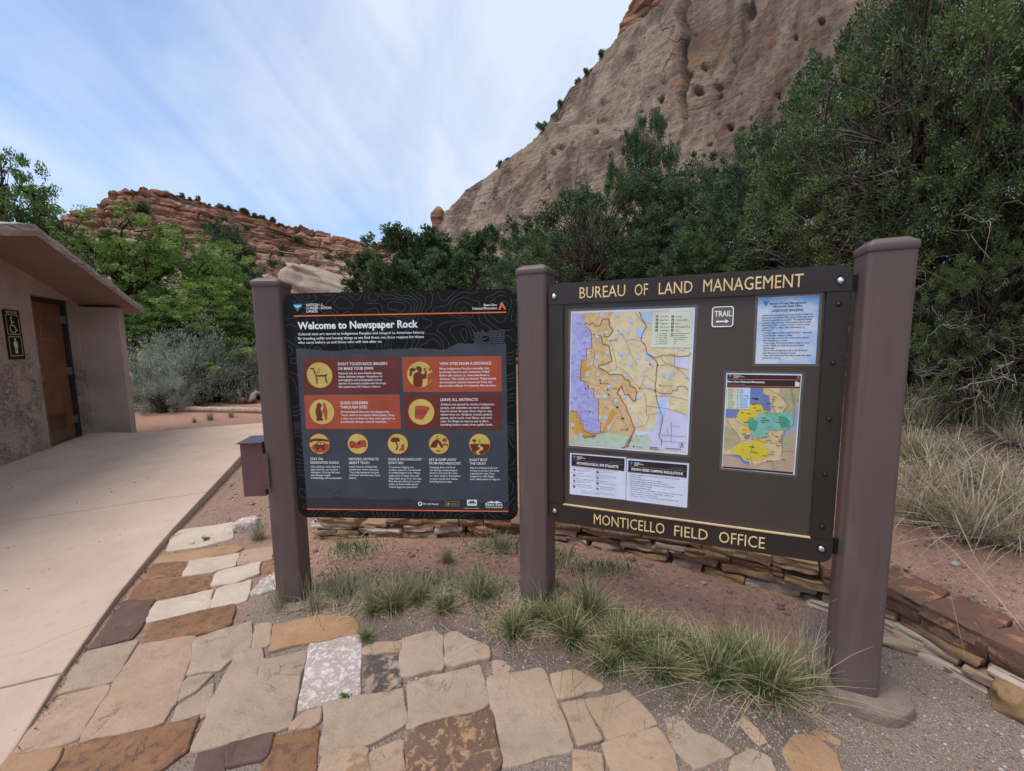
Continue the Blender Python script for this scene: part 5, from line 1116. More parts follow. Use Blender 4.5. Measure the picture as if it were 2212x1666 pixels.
P_(mb, [(146, 130), (280, 128), (285, 240), (365, 310), (365, 470), (310, 475), (310, 590), (258, 592), (245, 680), (245, 800), (295, 815), (295, 850), (330, 855), (330, 880), (390, 885), (392, 985), (440, 988), (440, 1230), (470, 1235), (460, 1350), (380, 1350), (275, 1310), (272, 1245), (240, 1245), (238, 1185), (208, 1180), (208, 1120), (132, 1115)], ML, 3)
RRm = np.random.RandomState(6)
for x_, y_ in [(430, 350), (540, 520), (430, 560), (330, 520), (365, 630), (320, 740), (440, 740), (620, 780), (450, 965), (515, 965), (630, 1010), (550, 1290), (250, 1365), (155, 1265), (460, 1185), (520, 1185), (680, 310), (750, 310), (790, 200), (680, 525), (750, 525), (780, 630), (860, 560), (740, 740), (640, 350), (900, 740), (1170, 770), (1190, 730), (1330, 760), (1210, 880), (960, 860), (860, 970), (760, 1080), (840, 1230), (980, 1310), (640, 130), (480, 140), (530, 310), (780, 420), (560, 860), (720, 970), (1290, 470), (1000, 640), (1110, 740)]:
    s_ = 17 * RRm.uniform(.8, 1.15); P_(mb, [(x_ - s_, y_ - s_), (x_ + s_, y_ - s_), (x_ + s_, y_ + s_), (x_ - s_, y_ + s_)], MBL, 4)
P_(mb, [(845, 260), (920, 255), (915, 360), (845, 365)], MBL, 4); P_(mb, [(880, 110), (990, 108), (1000, 215), (930, 215)], MBL, 4); P_(mb, [(930, 510), (990, 520), (985, 595), (935, 590)], MBL, 4); P_(mb, [(1060, 1000), (1140, 1000), (1110, 1180), (1060, 1260)], MBL, 4)
P_(mb, [(1000, 110), (1385, 98), (1372, 465), (985, 462)], MLG, 5)
child(mb, 'map_area', mp)
mb = MB()
S_(mb, [(285, 240), (300, 215), (340, 235), (380, 215), (400, 250), (460, 240), (480, 180), (555, 175), (560, 250), (600, 290), (560, 350), (505, 355), (500, 320)], .0045, MBR, 5); S_(mb, [(430, 340), (470, 350), (490, 430), (555, 440), (565, 500), (580, 560), (590, 600), (500, 640), (450, 640), (440, 665), (510, 695), (560, 740), (640, 735), (700, 745), (720, 790), (770, 800), (770, 850), (830, 880)], .0045, MBR, 5)
S_(mb, [(830, 880), (842, 930), (830, 1020), (790, 1000), (760, 940), (720, 950), (700, 890), (685, 855), (655, 900), (640, 945), (675, 955), (680, 995), (730, 1060), (750, 1130), (785, 1200), (800, 1260), (825, 1295), (790, 1380), (775, 1440), (750, 1490), (690, 1508)], .0042, MR, 6); S_(mb, [(140, 1115), (208, 1120), (208, 1180), (240, 1185), (240, 1245), (272, 1250), (275, 1315), (340, 1350), (460, 1350), (470, 1235), (440, 1230), (440, 985), (392, 985), (390, 880), (330, 878), (330, 850), (295, 845), (295, 815), (245, 800), (245, 680), (258, 590), (310, 590), (310, 475), (365, 470), (365, 310), (300, 245)], .0028, MR, 6, False)
S_(mb, [(870, 105), (900, 180), (945, 250), (900, 330), (885, 390), (930, 440), (945, 520), (1000, 570), (1050, 610), (1040, 700), (1035, 800), (1025, 900), (1050, 1030), (1085, 1140), (1100, 1180), (1080, 1300), (1060, 1380), (1085, 1420), (1085, 1480)], .0030, RDR, 6); S_(mb, [(945, 520), (1030, 570), (1100, 540), (1180, 535), (1260, 555), (1350, 545), (1370, 510)], .0030, RDR, 6)
for L_ in ([(530, 370), (580, 430), (620, 560), (635, 680), (540, 710), (430, 680), (390, 640)], [(635, 650), (720, 700), (790, 780), (870, 880), (1020, 890)], [(820, 105), (900, 200), (940, 240)], [(390, 640), (400, 520), (370, 440)], [(250, 790), (350, 830), (460, 860), (550, 950), (600, 1040), (680, 1130), (690, 1200), (760, 1310)], [(1215, 515), (1215, 660), (1340, 690)], [(1020, 960), (1180, 960), (1340, 1000)], [(920, 930), (940, 1060), (940, 1160), (1080, 1130)], [(830, 1290), (930, 1270), (970, 1160)], [(1080, 1370), (1320, 1385)], [(1180, 1230), (1180, 1440)], [(1140, 1290), (1150, 1370)], [(1080, 1430), (1320, 1450)], [(1180, 1270), (1260, 1275)], [(1255, 1455), (1250, 1500)], [(930, 1060), (1080, 1080), (1230, 1110), (1330, 1160)], [(880, 880), (930, 740), (1030, 830)], [(1085, 560), (1120, 620), (1210, 650), (1300, 720), (1350, 790)], [(400, 1330), (560, 1340), (620, 1220)], [(640, 280), (700, 340), (730, 400), (790, 380), (880, 390)], [(730, 400), (770, 500), (850, 650)]): S_(mb, L_, .0016, RDL, 6)
S_(mb, [(1030, 900), (1070, 930), (1180, 935), (1200, 900), (1240, 900), (1240, 860), (1310, 855), (1345, 900)], .0030, MBR, 6, False)
child(mb, 'road_lines', mp)
mb = MB()
for k, (s_, s2) in enumerate((('You Are Here', 'Overlook'), ('Ranger Station', 'Parking Available'), ('Campground', 'Kiosk'), ('Group Camping', 'OHV Designated Area'), ('Trailhead', 'Toilet'))):
    y_ = 153 + 34.5 * k
    for x_, s__, xr in ((1048 - k * 1.2, s_, 1160 if k != 2 else 1150), (1200 - k * 1.2, s2, (1285, 1340, 1262, 1362, 1258)[k])):
        P_(mb, [(x_ - 12, y_ - 12), (x_ + 12, y_ - 12), (x_ + 12, y_ + 12), (x_ - 12, y_ + 12)], MR if k == 0 and x_ < 1100 else DARK, 6); a_, b_, c_ = fi(x_ + 29, y_ + 6), fi(xr, y_ + 4), fi(x_ + 29, y_ - 6); text(mb, W2, s__, a_[0], a_[1], b_[0] - a_[0], c_[1] - a_[1], DARK, PH + .0019)
        poly(mb, W2, [fi(x_ - 6, y_ + 6), fi(x_, y_ - 6), fi(x_ + 6, y_ + 6)], PAPER, PH + .0022)
for k, (s_, s2) in enumerate((('State Highways', 'Bears Ears National Monument'), ('Class B Roads', 'Field Office Boundary'), ('Class D Roads', 'Bureau of Land Management'), ('Historic Trail', 'National Park Service'), ('ATV/Motorcycle', 'Private'), ('Motorcycle', 'State'))):
    y_ = 322 + 20.5 * k; S_(mb, [(1030, y_ + 12), (1060, y_ - 2)], .0014, RDL, 6, False)
    for x_, s__, xr in ((1068, s_, 1145), (1208, s2, (1362, 1312, 1348, 1310, 1240, 1232)[k])): a_, b_, c_ = fi(x_, y_ + 4), fi(xr, y_ + 2), fi(x_, y_ - 5); text(mb, W2, s__, a_[0], a_[1], b_[0] - a_[0], c_[1] - a_[1], DARK, PH + .0019)
    if k < 2: P_(mb, [(1182, y_ - 5), (1202, y_ - 6), (1202, y_ + 8), (1182, y_ + 8)], MR, 6)
for s_, x_, y_, xr in (('Needles Overlook', 590, 388, 648), ('Bridger Jack', 1095, 640, 1140), ('Superbowl', 595, 885, 640), ('Creek Pasture', 475, 830, 560), ('Indian Creek', 1090, 852, 1185), ('Newspaper Rock', 680, 1312, 745), ('Shay Mountain', 280, 1115, 335), ('Foy Lake', 365, 1398, 410), ('Wilson Arch', 1065, 645, 1092), ('Devils Canyon', 830, 1492, 890)):
    a_, b_, c_ = fi(x_, y_ + 5), fi(xr, y_ + 5), fi(x_, y_ - 5); text(mb, W2, s_, a_[0], a_[1], b_[0] - a_[0], c_[1] - a_[1], DARK, PH + .0019)
for x_, y_ in ((395, 333), (575, 392), (465, 830), (555, 945), (635, 1078), (650, 1078), (690, 1195), (705, 1195), (745, 1310), (348, 1124), (388, 1383), (810, 1492), (978, 632), (1052, 642), (872, 880), (1075, 850), (1026, 905), (328, 862), (302, 882), (460, 800), (540, 898)): P_(mb, [(x_ - 7, y_ - 7), (x_ + 7, y_ - 7), (x_ + 7, y_ + 7), (x_ - 7, y_ + 7)], DARK, 6)
for (xa, ya, xb, yb), (l0, l1) in (((972, 1497, 1275, 1520), (0, .25)), ((972, 1497, 1275, 1520), (.5, 1)), ((972, 1515, 1160, 1528), (0, .5))): A = [fi(xa + (xb - xa) * k_, ya + (yb - ya) * k_) for k_ in (l0, l1)]; stroke(mb, W2, A, .0028, DARK, PH + .0019)
a_ = fi(1280, 1472); poly(mb, W2, [fi(1264, 1490), fi(1276, 1452), fi(1284, 1452), fi(1298, 1490), fi(1288, 1490), fi(1280, 1466), fi(1273, 1490)], MR, PH + .0019); text(mb, W2, 'North', fi(1262, 1502)[0], fi(1262, 1502)[1], .016, .005, DARK, PH + .0019)
child(mb, 'lettering', mp)
# two half sheets below the map
def cB(x, y): return ((2220 + x * .26221) * .54216, (1750 + y * .26221) * .54216)
for nm, lab, px, hd_px, title, rule in (('etiquette_notice', 'white notice headed ARCHAEOLOGICAL SITE ETIQUETTE below the map', [(187, 222), (1045, 290), (1036, 940), (182, 848)], [(210, 240), (1022, 306), (1016, 502), (207, 418)], 'ARCHAEOLOGICAL SITE ETIQUETTE', MAGL),
        ('camping_notice', 'white notice headed INDIAN CREEK CAMPING REGULATIONS below the map', [(1055, 308), (2005, 385), (1975, 1062), (1042, 944)], [(1078, 332), (1978, 405), (1970, 606), (1072, 515)], 'INDIAN CREEK CAMPING REGULATIONS', TANL)):
    rt, q = quadpaper(nm, lab, 'notice', [cB(*s_) for s_ in px], .006); f = bil(q); hq = np.array([W2.uv(*cB(*s_)) for s_ in hd_px]); g = bil(hq)
    mb = MB(); poly(mb, W2, hq[::-1], DARK, PH)
    for y_ in (.47, .93): poly(mb, W2, [g(.02, y_), g(.98, y_), g(.98, y_ + .025), g(.02, y_ + .025)], rule, PH + .0004)
    poly(mb, W2, [g(.025, .12), g(.085, .12), g(.055, .40)], BLUEL, PH + .0004)
    hb = child(mb, 'header', rt)
    mb = MB(); a_, b_, c_ = g(.10 if rule is MAGL else .06, .80), g(.89 if rule is MAGL else .935, .80), g(.10, .60); text(mb, W2, title, a_[0], (a_[1] + b_[1]) / 2, b_[0] - a_[0], c_[1] - g(.10, .80)[1], WHT, PH + .0007, .02)
    line_rows(mb, g, ['NATIONAL', 'CONSERVATION', 'LANDS'], .105, .27, .20, .10, .075, WHT, .02, None, PH + .0007)
    line_rows(mb, g, ['Bureau of Land Management', 'Monticello Field Office'], .74, .98, .30, .10, .06, GREYI, .01, None, PH + .0007)
    child(mb, 'lettering', hb); mb = MB()
    if rule is MAGL:
        body = [('DO NOT TOUCH ROCK ART OR MAKE YOUR OWN', ['Natural oils on your hand can damage', 'petroglyphs and pictographs and', 'the art erases history.']), ('LEAVE ALL ARTIFACTS', ['Keep the past intact and leave', 'artifacts where you find them for', 'others to enjoy.']), ('STEER CLEAR OF WALLS AND STRUCTURES', ['Walls and structures are easily', 'damaged. Do not touch or lean on,', 'climb or enter ruins.']), ('ENJOY ARCHAEOLOGY WITHOUT ROPES', ['Use of ropes to reach sites', 'is illegal and damages walls.'])]
        body2 = [('CAMP AND EAT AWAY FROM ARCHAEOLOGY', ['Food draws animals that can', 'disturb the site below.']), ("HISTORIC ARTIFACTS AREN'T TRASH", ['Leave historic cans and glass', 'where they are.']), ('GPS REVEALS TOO MUCH', ['Posting locations on line can', 'lead others to sensitive sites.']), ("DON'T DISTURB FOSSILS OR BONES", ['Leave fossils and bones where', 'they lie, report finds.'])]
        for x_, bb_, yo in ((.035, body, .34), (.46, body2, .345)):
            for k, (h_, ls) in enumerate(bb_):
                y_ = yo + .135 * k; line_rows(mb, f, [h_], x_, x_ + min(.40, .0115 * len(h_)), y_, .03, .013, DARK); line_rows(mb, f, ls, x_ + .09, x_ + .38, y_ + .035, .023, .011, GREYI, .006)
                c_ = f(x_ + .045, y_ + .055); poly(mb, W2, disc(c_[0], c_[1], .0075, 16), (LILAC, PURP)[(k + (x_ > .2)) % 2], PH + .0006); poly(mb, W2, disc(c_[0], c_[1] + .001, .0035, 9), (PURP, LILAC)[(k + (x_ > .2)) % 2], PH + .0009)
        line_rows(mb, f, ['All archaeological and historic sites are protected by law. Removing artifacts', 'or vandalizing sites carries heavy penalties. Report violations to the field office', 'so they can be enjoyed by all who follow.'], .20, .82, .885, .026, .012, GREYI, .006)
    else:
        line_rows(mb, f, ['\u2022 Camp in established campgrounds or in established dispersed', '   campsites only', '\u2022 Do not camp, park or drive on vegetation', '\u2022 Do not camp within 200 feet of a water source', '\u2022 Do not cut or gather wood - bring your own firewood', '\u2022 Do not burn glass or plastic', '\u2022 Only use existing fire rings', '\u2022 PACK OUT ALL YOUR TRASH - Do not leave it in the fire rings.', '\u2022 Do not bury human waste or toilet paper - pack it out', '\u2022 Respect wildlife and road closures', '\u2022 Camping is limited to 14 days within any 28 consecutive days,'], .05, .93, .375, .0505, .022, DARK, .006)
        line_rows(mb, f, ['(must move more than 28 miles from previous campsite)'], .06, .56, .93, .03, .012, GREYI, .006)
    child(mb, 'lettering', rt)
# monument map
def cD(x, y): return ((2820 + x * .30019) * .54216, (1450 + y * .30019) * .54216)
mm, q = quadpaper('monument_map', 'yellow green and blue monument map below the livestock notice', 'map', [cD(253, 127), (cD(1264, 142)), cD(1164, 1490), cD(190, 1398)], .010)
Hq = np.array([[253, 127], [1264, 142], [1164, 1490], [190, 1398]], float); f = bil(q)
def mapinv(x, y):
    a_, b_ = (x - 225) / 1000., (y - 130) / 1310.
    for _ in range(8):
        P = (Hq[0] * (1 - a_) + Hq[1] * a_) * (1 - b_) + (Hq[3] * (1 - a_) + Hq[2] * a_) * b_; a_ += (x - P[0]) / 1000.; b_ += (y - P[1]) / 1310.
    return a_, b_
DT_ = relief('map_dry_tan', hexc('c8b086'), hexc('d2bd93'), hexc('b89a70'), 50); DY = flat('map_yellow', hexc('cdb93a'), .38, var=.08); DB = flat('map_slate_blue', hexc('6c7aa8'), .38); DG = relief('map_sea_green', hexc('6fae9f'), hexc('7fb8a8'), hexc('569886'), 50); DG2 = flat('map_deep_green', hexc('4b9478'), .38); DK = relief('map_khaki', hexc('a39a78'), hexc('aea585'), hexc('918868'), 40); DP = flat('map_pinkish_tan', hexc('b49a86'), .38)
mb = MB(); P_(mb, [(262, 312), (1238, 325), (1148, 1450), (200, 1372)], DT_, 0); P_(mb, [(985, 325), (1238, 327), (1170, 1160), (1020, 1170), (960, 1010), (1040, 870), (1150, 820), (1155, 700), (1020, 640), (1060, 540), (1010, 470), (960, 400)], DK, 1); P_(mb, [(1100, 700), (1215, 560), (1190, 880), (1060, 960), (1000, 930), (1040, 880), (1140, 820)], flat('map_grey_blue', hexc('8e9bb0'), .38), 2)
P_(mb, [(235, 820), (320, 850), (400, 910), (455, 1030), (350, 1080), (215, 1130)], DK, 1); P_(mb, [(205, 1205), (440, 1215), (520, 1340), (570, 1345), (640, 1370), (800, 1300), (1000, 1290), (1160, 1330), (1148, 1448), (200, 1370)], DP, 1); P_(mb, [(1000, 1180), (1170, 1160), (1160, 1330), (1000, 1290)], DP, 2)
P_(mb, [(585, 318), (760, 320), (760, 400), (835, 420), (850, 520), (865, 600), (850, 630), (770, 620), (735, 540), (580, 525)], DB, 3); P_(mb, [(245, 605), (440, 605), (385, 715), (240, 712)], DB, 3); P_(mb, [(205, 1210), (440, 1218), (500, 1290), (572, 1310), (568, 1345), (500, 1330), (420, 1250), (330, 1225)], DB, 3); P_(mb, [(500, 960), (570, 935), (590, 960), (540, 1000), (505, 990)], DB, 3)
P_(mb, [(590, 530), (730, 535), (740, 580), (820, 640), (760, 660), (680, 650), (620, 720), (540, 770), (500, 770), (395, 700), (430, 610), (580, 605)], DY, 2); P_(mb, [(430, 1060), (620, 1050), (660, 1010), (760, 990), (780, 1090), (830, 1170), (780, 1270), (700, 1290), (540, 1285), (440, 1220), (350, 1200), (350, 1150)], DY, 2); P_(mb, [(765, 325), (800, 325), (790, 400), (760, 380)], DY, 4); P_(mb, [(470, 870), (540, 830), (580, 880), (500, 940), (440, 910)], DY, 2)
P_(mb, [(700, 655), (860, 645), (1000, 640), (1120, 660), (1160, 720), (1150, 810), (1050, 870), (900, 890), (830, 860), (830, 965), (700, 995), (620, 970), (610, 880), (560, 800), (620, 730), (680, 700)], DG, 4); P_(mb, [(545, 740), (620, 730), (690, 770), (680, 840), (640, 900), (600, 880), (555, 820)], DG2, 5); P_(mb, [(960, 690), (1060, 700), (1110, 760), (1100, 840), (1010, 850), (965, 780)], DG2, 5)
P_(mb, [(262, 318), (425, 320), (415, 596), (248, 592)], flat('map_legend_green', hexc('c2cba8'), .38), 5); P_(mb, [(425, 320), (586, 322), (575, 600), (415, 596)], flat('map_legend_blue', hexc('b4cbe8'), .38), 5)
child(mb, 'map_area', mm); mb = MB()
for L_ in ([(850, 345), (960, 400), (1050, 480), (1090, 560), (1030, 610), (1020, 680)], [(1130, 330), (1160, 520), (1155, 700), (1150, 810), (1060, 870), (1000, 990), (1010, 1160), (970, 1290)], [(260, 740), (330, 850), (410, 930), (450, 1030), (360, 1090), (220, 1150)], [(460, 1030), (560, 990), (640, 1000), (780, 1040), (940, 1060), (1010, 1000)], [(375, 740), (450, 790), (560, 830), (600, 920), (615, 1010)], [(620, 1060), (580, 1180), (600, 1290), (620, 1370), (760, 1310), (960, 1290)], [(840, 870), (900, 950), (980, 1000)], [(870, 1290), (890, 1390), (920, 1440)], [(1000, 1170), (1120, 1160), (1160, 1180)], [(930, 640), (870, 560), (900, 440)], [(1020, 680), (960, 700), (990, 830), (1040, 900)]): S_(mb, L_, .0014, RDL, 6)
for k in range(46):
    x_, y_ = RRm.uniform(440, 1060), RRm.uniform(420, 1310); l_ = RRm.uniform(30, 75); S_(mb, [(x_, y_), (x_ + l_, y_ + 2)], .0022, DARK, 6, False)
child(mb, 'road_lines', mm); mb = MB()
P_(mb, [(265, 142), (1250, 158), (1238, 325), (262, 312)], DARK, 1)
for y0_, y1_ in ((205, 217), (292, 308)): S_(mb, [(264, y0_), (1245, y1_)], .0022, ORG, 2, False)
P_(mb, [(278, 150), (330, 152), (304, 192)], TEAL, 2); P_(mb, [(1200, 195), (1216, 162), (1238, 196), (1226, 196), (1217, 180), (1210, 196)], ORG, 2); P_(mb, [(1178, 236), (1208, 238), (1208, 248), (1234, 250), (1232, 302), (1174, 300)], PAPER, 2)
hb = child(mb, 'header', mm); mb = MB(); P_(mb, [(198, 1372), (1148, 1452), (1145, 1478), (196, 1392)], DARK, 1); child(mb, 'footer_band', mm); mb = MB()
def TD(s_, bl, br, cap, m_=WHT, off=.014): a_, b_, c_ = fi(*bl), fi(*br), fi(bl[0], bl[1] - cap); text(mb, W2, s_, a_[0], (a_[1] + b_[1]) / 2, b_[0] - a_[0], c_[1] - a_[1], m_, PH + .0012, off)
TD('Bears Ears National Monument', (265, 248), (778, 256), 24, off=.02); TD('Major Points of Interest', (263, 276), (518, 280), 15, GREYI); TD('NATIONAL', (352, 163), (455, 165), 10); TD('CONSERVATION', (352, 177), (500, 180), 10); TD('LANDS', (352, 191), (418, 193), 10); child(mb, 'lettering', hb); mb = MB()
for k in range(13):
    y_ = 338 + 20 * k; S_(mb, [(284, y_), (292, y_)], .004, DARK, 6, False); S_(mb, [(302, y_), (RRm.uniform(330, 385), y_ + 1)], .0018, GREYI, 6, False); S_(mb, [(400, y_), (422, y_)], .002, (RDR, TEAL, DG2, DY, DB)[k % 5], 6, False); S_(mb, [(436, y_), (RRm.uniform(480, 575), y_ + 2)], .0018, GREYI, 6, False)
child(mb, 'legend', mm)
# livestock notice and trail sign
def cC(x, y): return ((2800 + x * .24864) * .54216, (1150 + y * .24864) * .54216)
t = NT('cloudy_blue_paper'); z = t.noise(9, 5, .55, None, .4); c = t.mix(t.ramp(z, .42, .62), hexc('c3cbd9'), hexc('7fa6d6')); LIVEM = t.done(c, .38, 0, .5)
lv, q = quadpaper('livestock_notice', 'sky blue notice headed LIVESTOCK GRAZING at the top right of the board', 'notice', [cC(900, 140), cC(1892, 95), cC(1825, 1213), cC(850, 1210)], .011, LIVEM); f = bil(q)
mb = MB(); poly(mb, W2, [f(.08, .055), f(.195, .060), f(.135, .145)], BLUEL, PH + .0003); child(mb, 'emblem', lv)
mb = MB(); line_rows(mb, f, ['Bureau of Land Management'], .20, .80, .112, .04, .026, INK, .02); line_rows(mb, f, ['Monticello Field Office'], .265, .735, .155, .04, .026, INK, .02); line_rows(mb, f, ['LIVESTOCK GRAZING'], .245, .755, .220, .04, .032, INK, .02)
line_rows(mb, f, ["Livestock have been grazing the canyon country of Utah's San", "Juan County since the late 1800's, first by Texas cattle barons", 'and later by early Mormon pioneers.  This enduring heritage', 'continues today with family ranches grazing cattle on public', "lands through BLM's multiple-use mission.  Here are some", 'rangeland  rules  to  follow  when  experiencing  the', 'backcountry:'], .085, .92, .278, .037, .018, INK, .02)
line_rows(mb, f, ['\u2022 IF YOU OPEN A GATE, PLEASE CLOSE IT.  Leave gates', '   as you find them, opened or closed.', '\u2022 Do not camp next to corrals, as they may be used for', '   livestock gathering at any time.', '\u2022 Camp at least 200 feet from isolated springs and water', '   sources.  Wildlife and cattle also use these limited', '   watering spots.', '\u2022 Do not drive off designated roads, as this can disrupt', '   cattle distribution and damage the forage.', '\u2022 Please call the Monticello Field Office at (435) 587-1500 if', '   you have any questions.'], .115, .925, .542, .0375, .018, INK, .02); child(mb, 'lettering', lv)
TRB = flat('trail_sign_brown', hexc('5d5347'), .28, 0, .6)
a_, b_ = W2.uv(*cC(138, 625)), W2.uv(*cC(515, 270)); tr = empty('trail_sign', W2.w((a_[0] + b_[0]) / 2, a_[1], PF)); tag(tr, 'small square brown TRAIL sign with white border and arrow', 'sign')
mb = MB(); mb.prism(W2.W(rrect(a_[0], a_[1], b_[0], b_[1], .013), PF + .0005), n2 * .0018, TRB); child(mb, 'panel', tr)
TB = PF + .0028; mb = MB(); ring(mb, W2, rrect(a_[0] + .0015, a_[1] + .0015, b_[0] - .0015, b_[1] - .0015, .012), rrect(a_[0] + .0055, a_[1] + .0055, b_[0] - .0055, b_[1] - .0055, .009), WHT, TB); child(mb, 'border', tr)
mb = MB(); text_px(mb, W2, 'TRAIL', cC(193, 447), cC(470, 440), cC(192, 358), WHT, TB, .012); child(mb, 'lettering', tr)
mb = MB(); k_ = [W2.uv(*cC(*s_)) for s_ in ((218, 540), (370, 533), (366, 556), (428, 523), (366, 490), (370, 514), (218, 517))]; poly(mb, W2, k_, WHT, TB); child(mb, 'arrow', tr)

# ------------------------------------------------------------------ brochure box on the left post
MARN = flat('maroon_metal_paint', (.115, .055, .058), .4); MARD = flat('dark_lid_paint', (.050, .030, .045), .3)
e1 = np.array([math.cos(p1.rotation_euler.z), math.sin(p1.rotation_euler.z), 0]); b1 = np.array([-e1[1], e1[0], 0]); pc = np.array(p1.location)
bx0 = pc - e1 * (.075 + .001); box = empty('brochure_box', bx0 + np.array([0, 0, .75])); tag(box, 'maroon metal brochure box with sloping lid fixed to the left post', 'box')
BX = np.array([e1, b1, [0, 0, 1.]]); wv_, dp = .118, .13; zt_ = at(540, 940, bx0[1] - .08)[2]; zb_ = at(545, 1055, bx0[1] - .08)[2]
mb = MB(); P = lambda a_, b_, z_: bx0 - e1 * a_ + b1 * b_ + np.array([0, 0, z_])
f0 = -.080
V = [P(.002, f0, zb_), P(wv_, f0, zb_), P(wv_, f0, zt_), P(.002, f0, zt_), P(.002, f0 + dp, zb_), P(wv_, f0 + dp, zb_), P(wv_, f0 + dp, zt_ + .008), P(.002, f0 + dp, zt_ + .008)]
mb.add(V, [(0, 1, 2, 3), (5, 4, 7, 6), (1, 5, 6, 2), (4, 0, 3, 7), (3, 2, 6, 7), (0, 4, 5, 1)], MARN); child(mb, 'body', box)
mb = MB(); L0 = [P(-.0, f0 - .012, zt_ - .002), P(wv_ + .010, f0 - .012, zt_ - .002), P(wv_ + .010, f0 + dp + .008, zt_ + .0085), P(-.0, f0 + dp + .008, zt_ + .0085)]; mb.prism(L0, np.array([0, 0, .005]), MARD); child(mb, 'lid', box)
mb = MB(); za_, zb2 = zt_ - .06, zb_ + .04; mb.prism([P(.0, f0 - .003, zb2), P(-.026, f0 - .003 - .0, zb2), P(-.026, f0 - .003, za_), P(.0, f0 - .003, za_)], -b1 * .003, MARN)
PBX = Plane(P(0, f0 - .006, 0), e1, -b1)
for z_ in (za_ - .03, zb2 + .03): screw(mb, PBX, .013, z_, .006, MARN, .0)
child(mb, 'flange', box)
# ================================================================== PAVING, STONE WALL, GRASS, STONES
C4 = lambda x, y: (x * .51150, 813.3 + y * .51150)
C5 = lambda x, y: (542.2 + x * .36772, 1084.3 + y * .36772)
C6 = lambda x, y: (1247 + x * .43629, 1084.3 + y * .43629)
def stone_mat(name, a, b, spot=None, lo=.52, hi=.60, sc=11, amt=.8, sheen=.86):
    t = NT(name); ob = t.n('ShaderNodeObjectInfo'); vm = t.n('ShaderNodeVectorMath', operation='ADD'); t.l(t.tc.outputs['Object'], vm.inputs[0]); cx = t.n('ShaderNodeCombineXYZ'); t.l(t.math('MULTIPLY', ob.outputs['Random'], 37.), cx.inputs[0]); t.l(cx.outputs[0], vm.inputs[1]); vec = vm.outputs[0]
    z1 = t.noise(4.5, 6, .6, vec, .3); z2 = t.noise(sc, 8, .68, vec, .5); z3 = t.noise(150, 4, .7, vec); z4 = t.noise(34, 6, .65, vec)
    c = t.mix(t.ramp(z1, .32, .68), a, b)
    if spot is not None: c = t.mix(t.ramp(z2, lo, hi, 0, amt), c, spot)
    c = t.mix(t.ramp(z3, .35, .75, 0, .28), c, tuple(np.array(a) * .55)); c = t.mix(t.ramp(z4, .58, .72, 0, .35), c, tuple(np.array(a) * .6))
    c = t.mix(t.math('MULTIPLY', ob.outputs['Random'], .22), c, tuple(np.array(b) * .62))
    crk = t.ramp(t.math('ABSOLUTE', t.math('SUBTRACT', t.noise(2.6, 5, .6, vec, 1.5), .5)), .0, .010, 1, 0); crk = t.math('MULTIPLY', crk, t.ramp(t.noise(3.1, 3, .5, vec), .56, .64))
    stn = t.noise(7, 7, .7, vec, .8); c = t.mix(t.ramp(stn, .56, .72, 0, .50), c, tuple(np.array(a) * np.array((.62, .58, .56)))); c = t.mix(t.ramp(t.noise(2.2, 5, .6, vec), .55, .75, 0, .40), c, tuple(np.array(b) * np.array((1.05, .88, .72)))); c = t.mix(t.math('MULTIPLY', crk, .22), c, tuple(np.array(a) * .45))
    t.bump(t.math('ADD', t.math('MULTIPLY', crk, -.5), t.math('ADD', t.math('MULTIPLY', z2, 1.0), t.math('ADD', t.math('MULTIPLY', z4, .5), t.math('MULTIPLY', z3, .3)))), .8, .012); return t.done(c, sheen, 0, .25)
TAN = stone_mat('tan_sandstone', (.315, .228, .168), (.405, .308, .235), (.25, .175, .130), .55, .68)
PINK = stone_mat('pinkish_sandstone', (.350, .232, .165), (.425, .300, .222), (.28, .18, .135), .55, .68)
CRM = stone_mat('cream_sandstone', (.44, .34, .265), (.56, .455, .37), (.50, .30, .165), .62, .68, 7, .7)
WHS = stone_mat('white_chalky_sandstone', (.38, .295, .262), (.47, .385, .350), (.70, .67, .66), .50, .57, 38, .85)
BRN = stone_mat('rust_brown_sandstone', (.185, .092, .050), (.300, .158, .085), (.105, .062, .045), .50, .60, 22, .85)
PUR = stone_mat('purple_brown_sandstone', (.110, .066, .052), (.165, .098, .074), (.085, .062, .066), .5, .65, 8, .7)
ORS = stone_mat('orange_sandstone', (.300, .170, .088), (.400, .255, .150), (.225, .115, .060), .55, .68, 9, .7)
MOT = stone_mat('mottled_brown_sandstone', (.135, .078, .055), (.185, .115, .082), (.40, .245, .140), .52, .57, 24, .92)
BLS = stone_mat('black_stained_sandstone', (.315, .225, .160), (.37, .275, .205), (.035, .036, .044), .45, .55, 16, .92)
TNO = stone_mat('tan_sandstone_with_rust', (.330, .228, .158), (.405, .295, .212), (.245, .135, .075), .56, .64, 9, .8)
flag = empty('flagstone_paving', (0, 0, 0)); tag(flag, None, None, None, 'structure')
